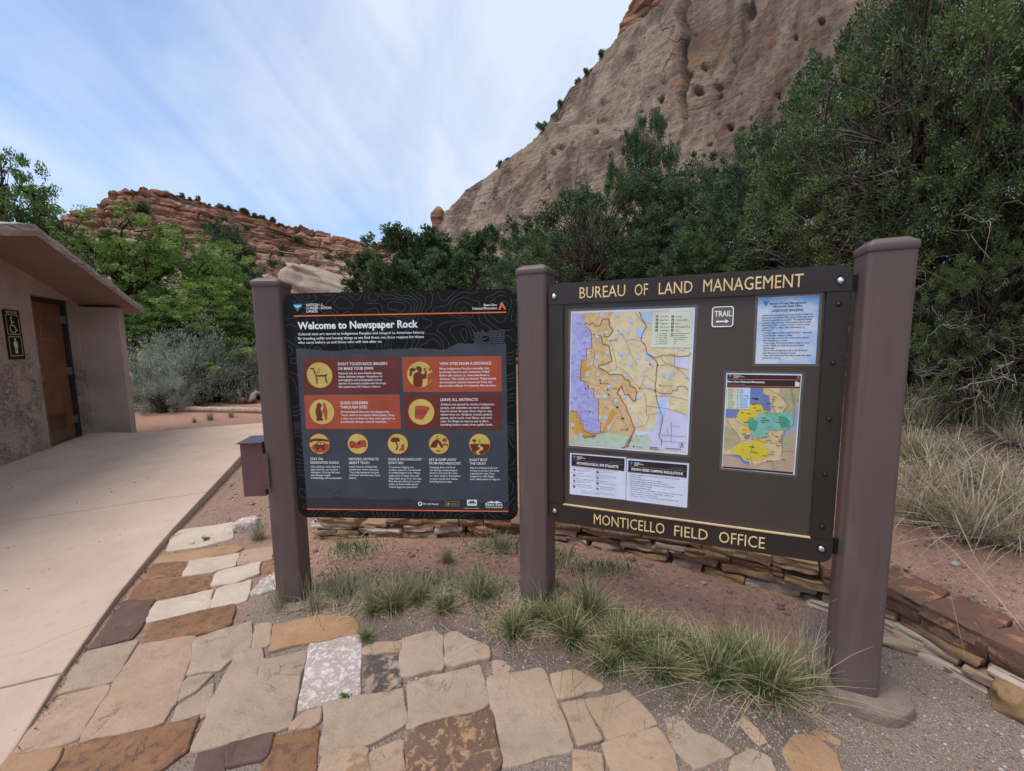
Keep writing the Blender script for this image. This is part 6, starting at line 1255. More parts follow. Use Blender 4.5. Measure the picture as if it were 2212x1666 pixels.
def refine(P, rs_, step=.016, amp=.0085):
    P = np.array(P, float); Q = []; n_ = len(P)
    for i in range(n_):
        a_, b_ = P[i], P[(i + 1) % n_]; e = b_ - a_; l_ = np.hypot(*e); k = max(2, int(l_ / step)); nn_ = np.array([-e[1], e[0]]) / (l_ + 1e-9); ph = rs_.rand() * 50
        for j in range(k):
            t_ = j / k; d_ = amp * (fbm(np.array([[ph + t_ * l_ * 9, 0., 0.]]), 3, 2)[0] * 1.9) * min(1, 4 * min(t_, 1 - t_) + .2); Q.append(a_ + e * t_ + nn_ * d_)
    Q = np.array(Q)
    Q = .12 * np.roll(Q, 1, 0) + .76 * Q + .12 * np.roll(Q, -1, 0)
    e = np.roll(Q, -1, 0) - np.roll(Q, 1, 0); e /= np.linalg.norm(e, axis=1, keepdims=True) + 1e-9; ar = np.sum(Q[:, 0] * np.roll(Q[:, 1], -1) - np.roll(Q[:, 0], -1) * Q[:, 1])
    return Q + np.stack([e[:, 1], -e[:, 0]], 1) * np.sign(ar) * .0095
def slab(P, ztop, th, mat, name, parent, seed, tilt=(0, 0)):
    rs_ = np.random.RandomState(seed); Q = refine(P, rs_); n_ = len(Q); area = .5 * np.sum(Q[:, 0] * np.roll(Q[:, 1], -1) - np.roll(Q[:, 0], -1) * Q[:, 1])
    if area < 0: Q = Q[::-1]
    c_ = Q.mean(0); e = np.roll(Q, -1, 0) - np.roll(Q, 1, 0); e /= np.linalg.norm(e, axis=1, keepdims=True) + 1e-9; inn = np.stack([-e[:, 1], e[:, 0]], 1)
    rings = [(0, -th), (0, -.011), (.0015, -.004), (.0035, -.0008), (.008, 0)]; V = []
    for off, dz in rings:
        R_ = Q + inn * off * (1 + .5 * vn(np.column_stack([Q * 20, Q[:, 0] * 0]), seed))[:, None] - c_
        z_ = ztop + dz + tilt[0] * R_[:, 0] + tilt[1] * R_[:, 1] + (.0045 * fbm(np.column_stack([R_ * 5, R_[:, 0] * 0 + seed]), 3, seed) if dz > -.02 else 0)
        V += list(np.column_stack([R_, z_ + 0 * R_[:, 0]]))
    # inner surface: fan over shrunken rings so that the face undulates
    L0 = np.array(V[-n_:])
    for f_ in (.72, .42, .16):
        Z = L0.copy(); Z[:, :2] = L0[:, :2] * f_; Z[:, 2] = ztop + tilt[0] * Z[:, 0] + tilt[1] * Z[:, 1] + .0045 * fbm(np.column_stack([Z[:, :2] * 5, Z[:, 0] * 0 + seed]), 3, seed); V += list(Z)
    nr = len(rings) + 3; Fs = [(q * n_ + i, q * n_ + (i + 1) % n_, q * n_ + n_ + (i + 1) % n_, q * n_ + n_ + i) for q in range(nr - 1) for i in range(n_)] + [tuple((nr - 1) * n_ + i for i in range(n_))]
    o = mesh_np(name, V, Fs, mat, parent, True); o.location = (c_[0], c_[1], 0); return o
STONES = [(C4, CRM, [(705, 740), (720, 680), (760, 655), (985, 622), (980, 690), (850, 722)]), (C4, ORS, [(655, 795), (680, 765), (950, 725), (1025, 730), (990, 750), (800, 787)]), (C4, BRN, [(603, 866), (650, 797), (785, 787), (768, 842)]), (C4, CRM, [(775, 850), (800, 787), (1005, 752), (995, 805), (900, 832)]),
    (C4, PINK, [(1005, 797), (1035, 740), (1145, 725), (1150, 777), (1050, 797)]), (C4, BRN, [(540, 955), (592, 876), (892, 842), (880, 902), (650, 947)]), (C4, CRM, [(893, 890), (920, 834), (1100, 792), (1095, 840), (980, 882)]), (C4, CRM, [(625, 1040), (660, 960), (900, 905), (880, 987), (700, 1032)]), (C4, CRM, [(893, 980), (918, 905), (1060, 864), (1040, 950), (980, 968)]),
    (C4, WHS, [(1060, 925), (1110, 862), (1160, 833), (1165, 905), (1090, 927)]), (C4, BRN, [(1110, 820), (1130, 795), (1180, 780), (1180, 825), (1120, 835)]), (C4, PUR, [(375, 1160), (450, 1062), (520, 957), (655, 947), (560, 1112)]), (C4, BRN, [(608, 1137), (640, 1047), (985, 970), (975, 1052), (900, 1082)]), (C4, TAN, [(245, 1347), (370, 1167), (580, 1120), (480, 1292)]), (C4, PINK, [(345, 1550), (470, 1342), (590, 1147), (825, 1107), (740, 1392), (690, 1467)]),
    (C4, TAN, [(790, 1267), (830, 1112), (1060, 1040), (1055, 1165), (990, 1190), (930, 1247)]), (C4, TAN, [(1060, 1150), (1080, 1055), (1145, 1050), (1130, 1142)]), (C5, ORS, [(105, 890), (135, 740), (350, 692), (560, 665), (625, 720), (630, 780), (350, 832)]), (C4, TAN, [(740, 1382), (800, 1277), (900, 1265), (830, 1332)]), (C4, TAN, [(727, 1462), (747, 1402), (905, 1302), (900, 1392), (860, 1447)]),
    (C4, TAN, [(810, 1590), (880, 1422), (1000, 1177), (1105, 1155), (1115, 1207), (1290, 1170), (1220, 1490)]), (C4, PINK, [(50, 1595), (250, 1357), (460, 1310), (330, 1537)]), (C4, BRN, [(205, 1740), (310, 1572), (550, 1522), (845, 1440), (790, 1590), (640, 1700), (420, 1745)]), (C4, ORS, [(-20, 1690), (40, 1602), (262, 1580), (195, 1690), (60, 1740)]),
    (C4, PUR, [(815, 1760), (842, 1592), (962, 1567), (940, 1690)]), (C4, PUR, [(955, 1652), (972, 1562), (1155, 1517), (1120, 1622)]), (C5, WHS, [(285, 1240), (350, 840), (640, 787), (635, 1140), (480, 1195)]), (C5, TNO, [(652, 900), (665, 867), (710, 842), (700, 897)]), (C5, TNO, [(705, 892), (730, 842), (880, 825), (880, 880), (760, 897)]), (C5, BLS, [(660, 1110), (680, 912), (890, 897), (880, 1090), (700, 1132)]),
    (C5, TAN, [(888, 1037), (892, 812), (1080, 757), (1125, 790), (1120, 1000)]), (C5, TAN, [(1145, 962), (1142, 790), (1200, 767), (1390, 860), (1400, 930), (1190, 980)]), (C5, TAN, [(1425, 1010), (1425, 932), (1490, 940), (1535, 975), (1500, 1000)]), (C5, TAN, [(430, 1197), (890, 1107), (905, 1310), (700, 1430), (415, 1500)]), (C5, PINK, [(228, 1345), (320, 1252), (412, 1222), (400, 1300), (340, 1335)]), (C5, BRN, [(65, 1600), (120, 1402), (400, 1352), (383, 1590), (250, 1640)]),
    (C5, TNO, [(412, 1640), (440, 1502), (690, 1467), (690, 1640)]), (C5, TNO, [(700, 1650), (707, 1482), (900, 1417), (905, 1650)]), (C5, TAN, [(915, 1340), (922, 1072), (1340, 962), (1390, 1200), (1200, 1262)]), (C5, MOT, [(905, 1640), (907, 1422), (950, 1362), (1400, 1237), (1465, 1545), (1400, 1600), (1180, 1640)]), (C5, TAN, [(1480, 1560), (1392, 1042), (1705, 977), (1742, 1040), (1890, 1465), (1700, 1502)]),
    (C5, TNO, [(1762, 1022), (1900, 997), (2070, 1095), (1920, 1145), (1800, 1160)]), (C5, TNO, [(1825, 1202), (1950, 1177), (2060, 1410), (1920, 1442)]), (C6, TNO, [(40, 987), (240, 937), (395, 1105), (330, 1130), (150, 1182)]), (C6, TNO, [(125, 1217), (395, 1132), (480, 1260), (505, 1400), (200, 1420)]), (C6, TAN, [(440, 1072), (490, 1060), (600, 1160), (640, 1160), (775, 1250), (570, 1322), (480, 1230)]), (C6, PINK, [(780, 1092), (830, 1062), (935, 1190), (900, 1210)]),
    (C6, ORS, [(1168, 1142), (1210, 1148), (1300, 1190), (1270, 1198), (1195, 1172)]), (C6, ORS, [(1005, 1400), (1020, 1222), (1090, 1172), (1200, 1192), (1280, 1270), (1310, 1400)]), (C6, TAN, [(755, 1390), (772, 1282), (870, 1242), (960, 1290), (1000, 1390)]), (C6, TNO, [(-25, 1242), (118, 1262), (135, 1400), (-20, 1420)])]
low_ground = lambda x, y: gz(x, y)
for i, (cf, m_, pts) in enumerate(STONES):
    w_ = np.array([G(*cf(*p_), 0, low_ground)[:2] for p_ in pts]); c_ = w_.mean(0); zt_ = float(gz(*c_)) + .012 + .004 * math.sin(i * 2.3)
    if i in (32, 45, 46, 47): zt_ -= .006
    slab(w_, zt_, .06, m_, 'flagstone', flag, 100 + i, (.006 * math.sin(i * 1.7), .006 * math.cos(i * 3.1)))
# white rock standing at the end of the wall
rk = boulder('rock', Vector(G(*C4(1035, 655), 0)) + Vector((0, .03, .03)), .085, (1.15, .7, .85), WHS, 5, rz=.2); tag(rk, 'small white angular rock at the left end of the stone wall', 'rock')

# dry stone wall -----------------------------------------------------------
wl = np.array(WALL); sl_ = np.concatenate([[0], np.cumsum(np.hypot(*np.diff(wl, axis=0).T))])
def on_wall(s_):
    x_, y_ = np.interp(s_, sl_, wl[:, 0]), np.interp(s_, sl_, wl[:, 1]); a_, b_ = (np.interp(s_ - .05, sl_, wl[:, 0]), np.interp(s_ - .05, sl_, wl[:, 1])), (np.interp(s_ + .05, sl_, wl[:, 0]), np.interp(s_ + .05, sl_, wl[:, 1])); tg = np.array(b_) - np.array(a_); return np.array([x_, y_]), tg / (np.hypot(*tg) + 1e-9)
sw = empty('stone_wall', (.3, 2.9, 0)); tag(sw, 'low dry stone wall of brown and ochre sandstone curving behind the signs', 'wall'); bpy.context.view_layer.update()
def wallstone(s0, s1, z0, z1, depth, mat, seed, out_=0.):
    p_, tg = on_wall((s0 + s1) / 2); nrm = np.array([-tg[1], tg[0]]); nx, ny, nz_ = 12, 6, 6; g_ = []
    bm = bmesh.new(); bmesh.ops.create_cube(bm, size=2); bmesh.ops.subdivide_edges(bm, edges=bm.edges[:], cuts=5, use_grid_fill=True)
    V = np.array([v_.co[:] for v_ in bm.verts]); Fs = [tuple(v_.index for v_ in f.verts) for f in bm.faces]; bm.free()
    rr = np.linalg.norm(V, axis=1, keepdims=True); k = np.max(np.abs(V), axis=1, keepdims=True); V = V * (1 - .085 * np.clip(rr / k - 1.15, 0, 1) ** 1.0)
    L_, H_ = (s1 - s0) / 2, (z1 - z0) / 2; sh = np.random.RandomState(seed).normal(size=4) * (.09 if p_[0] < 1.6 else .05)
    V[:, 0] += sh[0] * V[:, 2] * .6 + sh[1] * V[:, 1]; V[:, 2] *= 1 + sh[2] * V[:, 0] * .9; V[:, 1] += sh[3] * V[:, 0] * .8
    W_ = V * np.array([L_, depth / 2, H_]); W_ += (.016 * np.stack([fbm(W_ * 9 + seed, 3, a_) for a_ in (1, 2, 3)], 1) + .005 * np.stack([fbm(W_ * 38 + seed, 2, a_) for a_ in (4, 5, 6)], 1)) * np.array([1.0, 1.5, min(1, H_ / .04)])
    W_[:, 1] += .012 * vn(np.column_stack([W_[:, 0] * 14, W_[:, 2] * 60, W_[:, 0] * 0 + seed]), 3) * (np.abs(V[:, 1]) > .6)
    # follow the bend of the wall
    out3 = np.zeros_like(W_); 
    for i_, (a_, b_, c_) in enumerate(W_):
        q_, tq = on_wall((s0 + s1) / 2 + a_); nq = np.array([-tq[1], tq[0]]); out3[i_] = [*(q_ + nq * (depth / 2 - out_ + b_)), (z0 + z1) / 2 + c_]
    c0 = np.array([*p_, (z0 + z1) / 2]); o = mesh_np('stone', out3 - c0, Fs, mat, sw, True); angle_smooth(o, 24); o.location = c0 - np.array([.3, 2.9, 0]); return o
RW = np.random.RandomState(17); OCHR = stone_mat('ochre_sandstone', (.265, .150, .075), (.360, .225, .125), (.19, .095, .05), .54, .66, 10, .75); CAPB = stone_mat('dark_capped_sandstone', (.125, .068, .050), (.185, .100, .070), (.40, .195, .095), .55, .60, 10, .85)
s_end = sl_[-4]
pal = [OCHR, OCHR, BRN, TNO, ORS, TAN, OCHR, CRM]
nst = 0
for course in range(4):
    s_ = .02 + RW.rand() * .1
    while s_ < s_end:
        p_, _ = on_wall(s_); zb_ = float(gz(*p_)) - .01; zt_ = float(wall_top(*p_)) + .004; H_ = zt_ - zb_; nc_ = 3 if H_ < .17 else 4
        near_ = 1 if p_[0] > 1.6 else 0
        l_ = RW.uniform(.15, .34) * (1.15 if course == nc_ - 1 else 1) * (1.25 if near_ else 1)
        fr = [0, .30, .62, 1.0] if nc_ == 3 else ([0, .22, .46, .70, 1.0] if not near_ else [0, .18, .36, .56, 1.0])
        if course < nc_ and nst < 98:
            jz = RW.uniform(-.006, .006); top_ = course == nc_ - 1
            m_ = (CAPB if near_ else [OCHR, ORS, BRN, TNO][RW.randint(4)]) if top_ else pal[RW.randint(len(pal))]
            wallstone(s_ + .003, min(s_ + l_, s_end) - .003, zb_ + fr[course] * H_ + .002 + (jz if course else -.02), zb_ + fr[course + 1] * H_ - .002 + (jz if not top_ else RW.uniform(-.010, .012)), .27 if top_ else RW.uniform(.18, .22), m_, nst * 7 + 3, RW.uniform(-.016, .012) + (.012 if top_ else 0) + (.03 * (nc_ - 1 - course) / 3 if near_ else 0)); nst += 1
        s_ += l_
def loose(px, name_label, r, sq, mat, seed, rz=0., sink=.3, lay=0.):
    P = G(*px, 0); o = boulder('rock', Vector((P[0], P[1], P[2] + r * sq[2] * (1 - sink))), r, sq, mat, seed, None, lay, rz); tag(o, name_label, 'rock'); return o
loose(C6(2190, 1020), 'ochre block fallen at the right end of the stone wall', .085, (1.3, .85, .75), OCHR, 3, .4)
loose(C6(1990, 880), 'flat red brown stone lying at the foot of the stone wall', .085, (1.4, .55, .36), BRN, 4, -.65, .55)
loose(C6(1655, 735), 'flat pale ochre stone at the wall foot beside the right post', .105, (1.5, .5, .25), TNO, 9, -.6, .3)
loose((1362, 1211), 'pinkish stone leaning in the dirt below the notice board', .025, (1, .7, 1.0), PINK, 6)
# rocks on the bank behind the boards
def farrock(px, py, dist, r, sq, mat, seed, label, lay=0., rz=0., nm='boulder'):
    P = rng(px, py, dist); o = boulder(nm, Vector(P), r, sq, mat, seed, None, lay, rz); tag(o, label, 'boulder' if nm == 'boulder' else 'rock'); return o
farrock(1100, 612, 13, .36, (1.2, .8, .75), PALE, 21, 'pale pink boulder just left of the middle post top')
farrock(1068, 626, 12, .18, (1, .8, .9), PALE, 22, 'small pale boulder above the right end of the welcome sign')
farrock(1640, 560, 8.6, .34, (1.3, .9, .7), BRN, 23, 'reddish boulder between the junipers above the notice board')
farrock(1232, 600, 11, .36, (1, .9, .9), PALE, 24, 'pale boulder right of the middle post under the juniper')
farrock(1480, 520, 13, .9, (1, .9, 1.0), PALE, 25, 'pale rock seen through the junipers above LAND MANAGEMENT')
o = boulder('slickrock', Vector(rng(775, 648, 46)), 3.3, (2.5, 1.2, .55), PALE, 31, None, 0, 0., 5, -.36); tag(o, 'smooth pale slickrock slope left of the junipers above the welcome sign', 'rock')
RL = np.random.RandomState(9); mb = MB(); bm = bmesh.new(); bmesh.ops.create_icosphere(bm, subdivisions=4, radius=1.); LV = np.array([v_.co[:] for v_ in bm.verts]); LF = [tuple(v_.index for v_ in f.verts) for f in bm.faces]; bm.free()
for i, (px, py, r_, th) in enumerate([(1372, 72, 1.9, .7), (1395, 52, 2.3, .8), (1362, 58, 1.5, .6), (1420, 40, 2.4, .7), (1385, 30, 1.9, .8), (1448, 22, 2.6, .8), (1410, 14, 2.3, .8), (1395, 0, 1.7, .7), (1440, -4, 2.6, .9), (1480, 2, 2.4, .8), (1420, -20, 2.0, .8), (1470, -22, 2.8, .9), (1510, -20, 2.4, .9)]):
    c_ = rng(px, py, 61 + RL.uniform(-.6, 1.2)); V = np.sign(LV) * np.abs(LV) ** .62; V = V * (1 + .22 * fbm(LV * 1.3 + i * 3, 3, i) + .08 * fbm(LV * 4 + i, 3, i + 4))[:, None] * np.array([r_ * 1.15, r_, th]); a_ = RL.rand() * 6; V = V @ np.array([[math.cos(a_), math.sin(a_), 0], [-math.sin(a_), math.cos(a_), 0], [0, 0, 1]]) @ np.array([[.97, 0, .24], [0, 1, 0], [-.24, 0, .97]]); mb.add(V + c_, LF, REDROCK)
ledge = mb.build('rock_ledge', None, True, rng(1420, 30, 61)); tag(ledge, 'rust red layered ledge capping the dome cliff', 'ledge')
knob = boulder('balanced_rock', Vector(rng(948, 478, 66)), 1.5, (.75, .75, 1.25), REDROCK, 43, None, 4.5); tag(knob, 'small red balanced rock on the skyline left of the dome cliff', 'rock')
# blocks scattered over the mesa's talus
RB = np.random.RandomState(12); mb = MB(); bm = bmesh.new(); bmesh.ops.create_icosphere(bm, subdivisions=2, radius=1.); IV = np.array([v_.co[:] for v_ in bm.verts]); IF = [tuple(v_.index for v_ in f.verts) for f in bm.faces]; bm.free()
LR = stone_mat('pale_talus_blocks', (.33, .235, .17), (.47, .36, .28), (.26, .13, .09), .52, .62, .5, .7)
for i in range(520):
    k = RB.randint(330, 740); r_ = int(RB.uniform(20, 190)); s_ = RB.uniform(.25, 1.0) * (1.5 if RB.rand() < .08 else 1); V = np.sign(IV) * np.abs(IV) ** .6; V = V * (1 + .25 * fbm(IV * 1.3 + i, 2, i))[:, None] * s_ * RB.uniform([.7, .7, .35], [1.5, 1.2, .8]); a_ = RB.rand() * 6; V = V @ np.array([[math.cos(a_), math.sin(a_), 0], [-math.sin(a_), math.cos(a_), 0], [0, 0, 1]]); mb.add(V + mv[r_, k], IF, LR)
tl = mb.build('talus_rubble', None, True); tag(tl, 'pale blocks strewn over the red mesa slope', None, None, 'stuff')

# fallen log and stump -------------------------------------------------------
LOGM = bark_mat('barkless_log', (.27, .19, .145), (.42, .315, .25), 9); mb = MB(); A, Bq = G(368, 888), G(590, 893); P = wiggle(A + [0, 0, .05], Bq + [0, 0, .05], 12, .002, np.random.RandomState(1)); mb.tube(P, .072 + .004 * np.sin(np.arange(13)), LOGM, 14); lg = angle_smooth(mb.build('log', None, True, P.mean(0)), 50); tag(lg, 'pale barkless log lying on red dirt before the sagebrush', 'log')
RS_ = np.random.RandomState(4); mb = MB(); c_ = G(530, 872); STM = bark_mat('dark_stump_wood', (.05, .035, .028), (.20, .14, .10), 8)
for k, (e, r0) in enumerate((((.45, .1, .38), .12), ((-.35, -.05, .05), .16), ((.1, .2, .25), .07), ((-.1, -.1, .3), .05), ((.3, -.1, .10), .09), ((-.55, .1, .22), .04), ((-.3, .1, .34), .03), ((.0, .0, .42), .035))): mb.tube(wiggle(c_ + [0, 0, .03], c_ + np.array(e), 6, .09, RS_), np.linspace(r0, r0 * .3, 7), STM if k % 3 else DEADW, 8)
st_ = mb.build('tree_stump', None, True, c_); tag(st_, 'broken dark dead stump with splayed roots behind the log', 'stump')

# grass ------------------------------------------------------------------------
def grass_mat(name, a, b, dry): 
    t = NT(name); tn = t.attr('tone'); c = t.mix(t.ramp(tn, .0, .55), a, b); c = t.mix(t.ramp(tn, .62, .72), c, dry); t.done(c, .65, 0, .25)
    tr = t.n('ShaderNodeBsdfTranslucent'); t.l(c, tr.inputs[0]); ms = t.n('ShaderNodeMixShader'); ms.inputs[0].default_value = .25; t.l(t.b.outputs[0], ms.inputs[1]); t.l(tr.outputs[0], ms.inputs[2]); t.l(ms.outputs[0], t.o.inputs[0]); return t.m
GGR = grass_mat('green_bunchgrass', (.052, .088, .030), (.140, .190, .072), (.44, .35, .20)); GDR = grass_mat('dry_bunchgrass', (.30, .255, .175), (.56, .47, .32), (.26, .24, .19)); GGY = grass_mat('grey_green_grass', (.13, .16, .10), (.27, .29, .19), (.44, .36, .22))
def blades(name, n_, H, sp, seed, mat, dryf=.25, droop=.5, wdt=.0022, parent=None, seedheads=0):
    R = np.random.RandomState(seed); ns = 5; a_ = R.rand(n_) * 6.283; lean = np.abs(R.normal(size=n_)) * sp; b0 = R.normal(size=(n_, 2)) * H * .10
    h_ = H * R.uniform(.35, 1.05, n_); dirs = np.stack([np.cos(a_), np.sin(a_)], 1); t_ = np.linspace(0, 1, ns); droop = droop * R.uniform(.2, 1.9, n_); V = np.zeros((n_, ns, 2, 3)); side = np.stack([-dirs[:, 1], dirs[:, 0]], 1)
    tw = R.normal(size=(n_, 1)) * .3
    for k, tt in enumerate(t_):
        out_ = h_ * lean * (tt + droop * tt ** 2.2 * (1 + R.normal() * .05)); z_ = h_ * (tt * (1 - .10 * lean) - droop * lean * .42 * tt ** 2.6)
        xy = b0 * (1 + .3 * tt) + dirs * out_[:, None] + side * (tw * h_[:, None] * tt ** 2 * .5); wv = wdt * (1 - tt) ** .6 + .0004
        for q, sg_ in enumerate((-1, 1)): V[:, k, q, :2] = xy + side * wv * sg_; V[:, k, q, 2] = np.maximum(z_, .004 + .01 * tt)
    V = V.reshape(-1, 3); base_ = (np.arange(n_) * ns * 2)[:, None]; F1 = np.array([[2 * k, 2 * k + 1, 2 * k + 3, 2 * k + 2] for k in range(ns - 1)]); Fq = (base_[:, :, None] + F1[None]).reshape(-1, 4)
    tone = np.where(R.rand(n_) < dryf, .7 + .3 * R.rand(n_), .55 * R.rand(n_)); return mesh_np(name, V, Fq, mat, parent, False, np.repeat(tone, ns * 2))
gA = blades('bunchgrass', 380, .30, .50, 1, GGR, .36); gB = blades('bunchgrass', 420, .24, .60, 2, GGR, .38, .6); gC = blades('bunchgrass', 300, .26, .35, 3, GGY, .5, .4, .0016); gD = blades('bunchgrass', 620, .32, .66, 4, GGR, .34, .62, .0018)
dA = blades('dry_bunchgrass', 300, .50, .85, 5, GDR, .25, .62, .0022); dB = blades('dry_bunchgrass', 240, .36, 1.0, 6, GDR, .4, .6, .0021); gE = blades('bunchgrass', 70, .30, .30, 7, GGY, .45, .35, .0014)
fg = set()
def tuft(src, px, s_, label, cat='grass', rz=0., zs=1., lift=0.):
    if src.name not in fg: fg.add(src.name); o = src
    else: o = src.copy(); COL.objects.link(o)
    P = G(px[0], px[1], lift); o.location = P - np.array([0, 0, .006]); o.scale = (s_, s_, s_ * zs); o.rotation_euler = (0, 0, rz); tag(o, label, cat); return o
TUFTS = [(gA, (845, 1318), .62, 'green bunchgrass tuft below the left half of the welcome sign', .3), (gB, (905, 1300), .55, 'grass tuft mixed with straw below the middle of the welcome sign', 1.2), (gA, (1035, 1295), .66, 'green bunchgrass clump below the right end of the welcome sign', 2.0), (gE, (745, 1292), .95, 'thin upright grass with seed heads right of the left post', .5), (gC, (800, 1302), .55, 'grey green grass tuft in the straw near the left post', 4.0),
    (gB, (1112, 1372), .62, 'tuft with straw coloured base in front of the middle post', .8), (gB, (1232, 1385), .80, 'spreading grass clump right of the middle post foot', 2.6), (gA, (1275, 1330), .80, 'tall green grass clump under the left half of the notice board', 3.7), (gD, (1345, 1415), .62, 'dense green grass clump under the words MONTICELLO', 5.2), (gB, (1425, 1455), .70, 'low arching grass tuft at the edge of the paving', 3.0),
    (gD, (1655, 1495), .82, 'largest grass clump beside the foot of the right post', 1.0), (gB, (1545, 1470), .85, 'arching grass clump left of the largest clump', 4.4), (gC, (1450, 1385), .50, 'small faded tuft on the red dirt', 2.2), (gE, (605, 1315), .72, 'wispy grass at the left side of the left post foot', 2.4), (gE, (676, 1318), .80, 'wispy grass in front of the left post footing', 5.5), (gC, (560, 1165), .60, 'grass tuft beside the white rock by the left post', 1.6), (gC, (965, 1215), .52, 'small tuft in the shade of the welcome sign', 4.7), (gC, (1085, 1190), .55, 'grey tuft by the stone wall left of the middle post', .2), (gB, (790, 1380), .28, 'tiny grass tuft growing beside the orange flagstone', 3.3), (gE, (1170, 1310), .65, 'seeding grass before the middle post', 1.9), (gE, (1740, 1480), 1.15, 'long grass stems leaning across the right post', 4.9), (gC, (735, 1185), .40, 'small tuft at the foot of the stone wall near the left post', 3.9),
    (dA, (2095, 1160), .98, 'large dry grass clump on the bank right of the right post', .4), (dB, (2005, 1060), 1.2, 'dry grass clump partly behind the right post', 1.4), (dB, (2165, 1075), 1.05, 'pale dry grass at the right edge of the photo', 2.9), (gC, (2055, 905), 1.5, 'thin green grass under the big juniper', .6), (gC, (1985, 915), 1.4, 'green grass tuft under the juniper beside the right post', 3.6), (dB, (2190, 1180), .9, 'dry matted grass above the dark cap stones', 4.5), (dA, (1960, 1120), .8, 'dry grass touching the right post edge', 5.0),
    (gB, (805, 1325), .45, 'low green tuft at the left end of the grass strip', 2.1), (gB, (960, 1320), .50, 'low tuft beside the pale sage seedling', .9), (gB, (1160, 1345), .55, 'tuft in front of the middle post foot', 5.4), (gA, (1200, 1345), .50, 'small green tuft just right of the middle post', 1.7), (gB, (1310, 1445), .50, 'low tuft at the front edge of the strip under MONTICELLO', 3.5), (gB, (1495, 1430), .55, 'loose tuft behind the arching clumps by the right post', .3), (gA, (1590, 1440), .70, 'tall tuft directly behind the largest grass clump', 2.8), (gB, (1385, 1400), .60, 'loose tuft in the middle of the strip under the notice board', 4.1), (gE, (880, 1290), .8, 'thin seeding grass below the middle of the welcome sign', 1.1),
    (dB, (2055, 985), .75, 'sparse dry tuft between the right post and the big juniper', 2.0), (gC, (2140, 930), 1.7, 'grey green shrubby grass high on the bank under the juniper', 5.1), (dB, (2195, 960), .8, 'dry tuft high on the bank at the photo edge', 3.3), (gC, (2020, 1130), 1.0, 'grey green tuft low on the bank behind the right post', .8), (dA, (2200, 1120), .7, 'dry clump right of the largest dry clump on the bank', 1.9), (gC, (1975, 1000), 1.2, 'dusty green tuft on the bank close behind the right post', 4.2), (dB, (2120, 1040), .85, 'matted dry tuft above the largest dry clump on the bank', 5.7),
    (gC, (455, 908), .8, 'small green tuft before the log', .9), (gC, (500, 902), .7, 'small grey tuft close to the log', 2.5), (gC, (420, 913), .5, 'tiny weed on the red dirt near the restroom', 3.1)]
for src, px, s_, lab, rz in TUFTS: tuft(src, px, s_, lab, 'grass', rz)
def weed(name, px, label, H, leaf, ll, lw, n_, seed, cat='plant'):
    R = np.random.RandomState(seed); P = G(*px); root = empty(name, P); tag(root, label, cat); lines = []; C, A = [], []
    for k in range(n_):
        e = np.array([R.normal() * H * .35, R.normal() * H * .35, H * R.uniform(.6, 1.05)]); Q = wiggle((0, 0, -.01), e, 5, .06, R); lines.append((Q, np.linspace(.0025, .0012, 6)))
        for q in Q[1:]:
            for _ in range(4): C.append(q + R.normal(size=3) * .008); A.append(R.normal(size=3) + np.array([0, 0, .5]))
    tube_set('stem', lines, leaf, root, 4); C = np.array(C); leaves_obj('foliage', C, np.array(A), ll * R.uniform(.6, 1.2, len(C)), lw, R.rand(len(C)), leaf, R, root)
weed('weed', (706, 1160), 'leafy green weed in front of the stone wall by the left post', .17, OAK, .016, .010, 4, 3); weed('sage_seedling', (964, 1300), 'pale blue green sage seedling among the grass tufts', .085, SAGE, .012, .003, 9, 4); weed('weed', (645, 1300), 'small weed in front of the left post footing', .07, OAK, .008, .004, 3, 8); weed('weed', (447, 1168), 'tiny green weed beside the cream flagstone', .022, OAK2, .010, .006, 5, 9); weed('weed', (745, 1512), 'green sprig at the lower edge of the white flagstone', .014, OAK2, .008, .005, 6, 10)
# straw litter and short grass under the signs: nobody could count it
RG = np.random.RandomState(30); n_ = 4200; pts = []
blobs = [(-1.0, 2.30, .28, .16, 700), (-.55, 2.28, .30, .12, 800), (-.15, 2.22, .28, .12, 700), (.12, 2.0, .25, .10, 500), (-.1, 2.75, .20, .10, 420), (.55, 2.45, .22, .07, 420), (.45, 2.0, .22, .12, 500), (.75, 1.85, .25, .12, 400), (1.05, 1.65, .22, .12, 350), (-1.15, 2.75, .18, .14, 250), (.25, 2.6, .15, .1, 200)]
for bx, by, sx, sy, c_ in blobs: c_ = int(c_ * 1.8); pts.append(np.column_stack([bx + RG.normal(size=c_) * sx * .6, by + RG.normal(size=c_) * sy * .6]))
pts = np.vstack(pts); z_ = ground(pts[:, 0], pts[:, 1]); n_ = len(pts); a_ = RG.rand(n_) * 6.283; l_ = RG.uniform(.025, .11, n_); d_ = np.stack([np.cos(a_), np.sin(a_), RG.uniform(-.02, .30, n_)], 1); C = np.column_stack([pts, z_ + .006 + .012 * RG.rand(n_) + np.maximum(0, d_[:, 2]) * l_ * .4])
mid_ = C + RG.normal(size=(n_, 3)) * l_[:, None] * .10; p0, p1 = C - d_ * l_[:, None] * .5, C + d_ * l_[:, None] * .5; sd_ = np.stack([-d_[:, 1], d_[:, 0], 0 * a_], 1) * .0012
V = np.stack([p0 - sd_, p0 + sd_, mid_ + sd_, mid_ - sd_, p1 + sd_ * .5, p1 - sd_ * .5], 1).reshape(-1, 3); b_ = (np.arange(n_) * 6)[:, None]; Fq = np.concatenate([b_ + np.array([[0, 1, 2, 3]]), b_ + np.array([[3, 2, 4, 5]])])
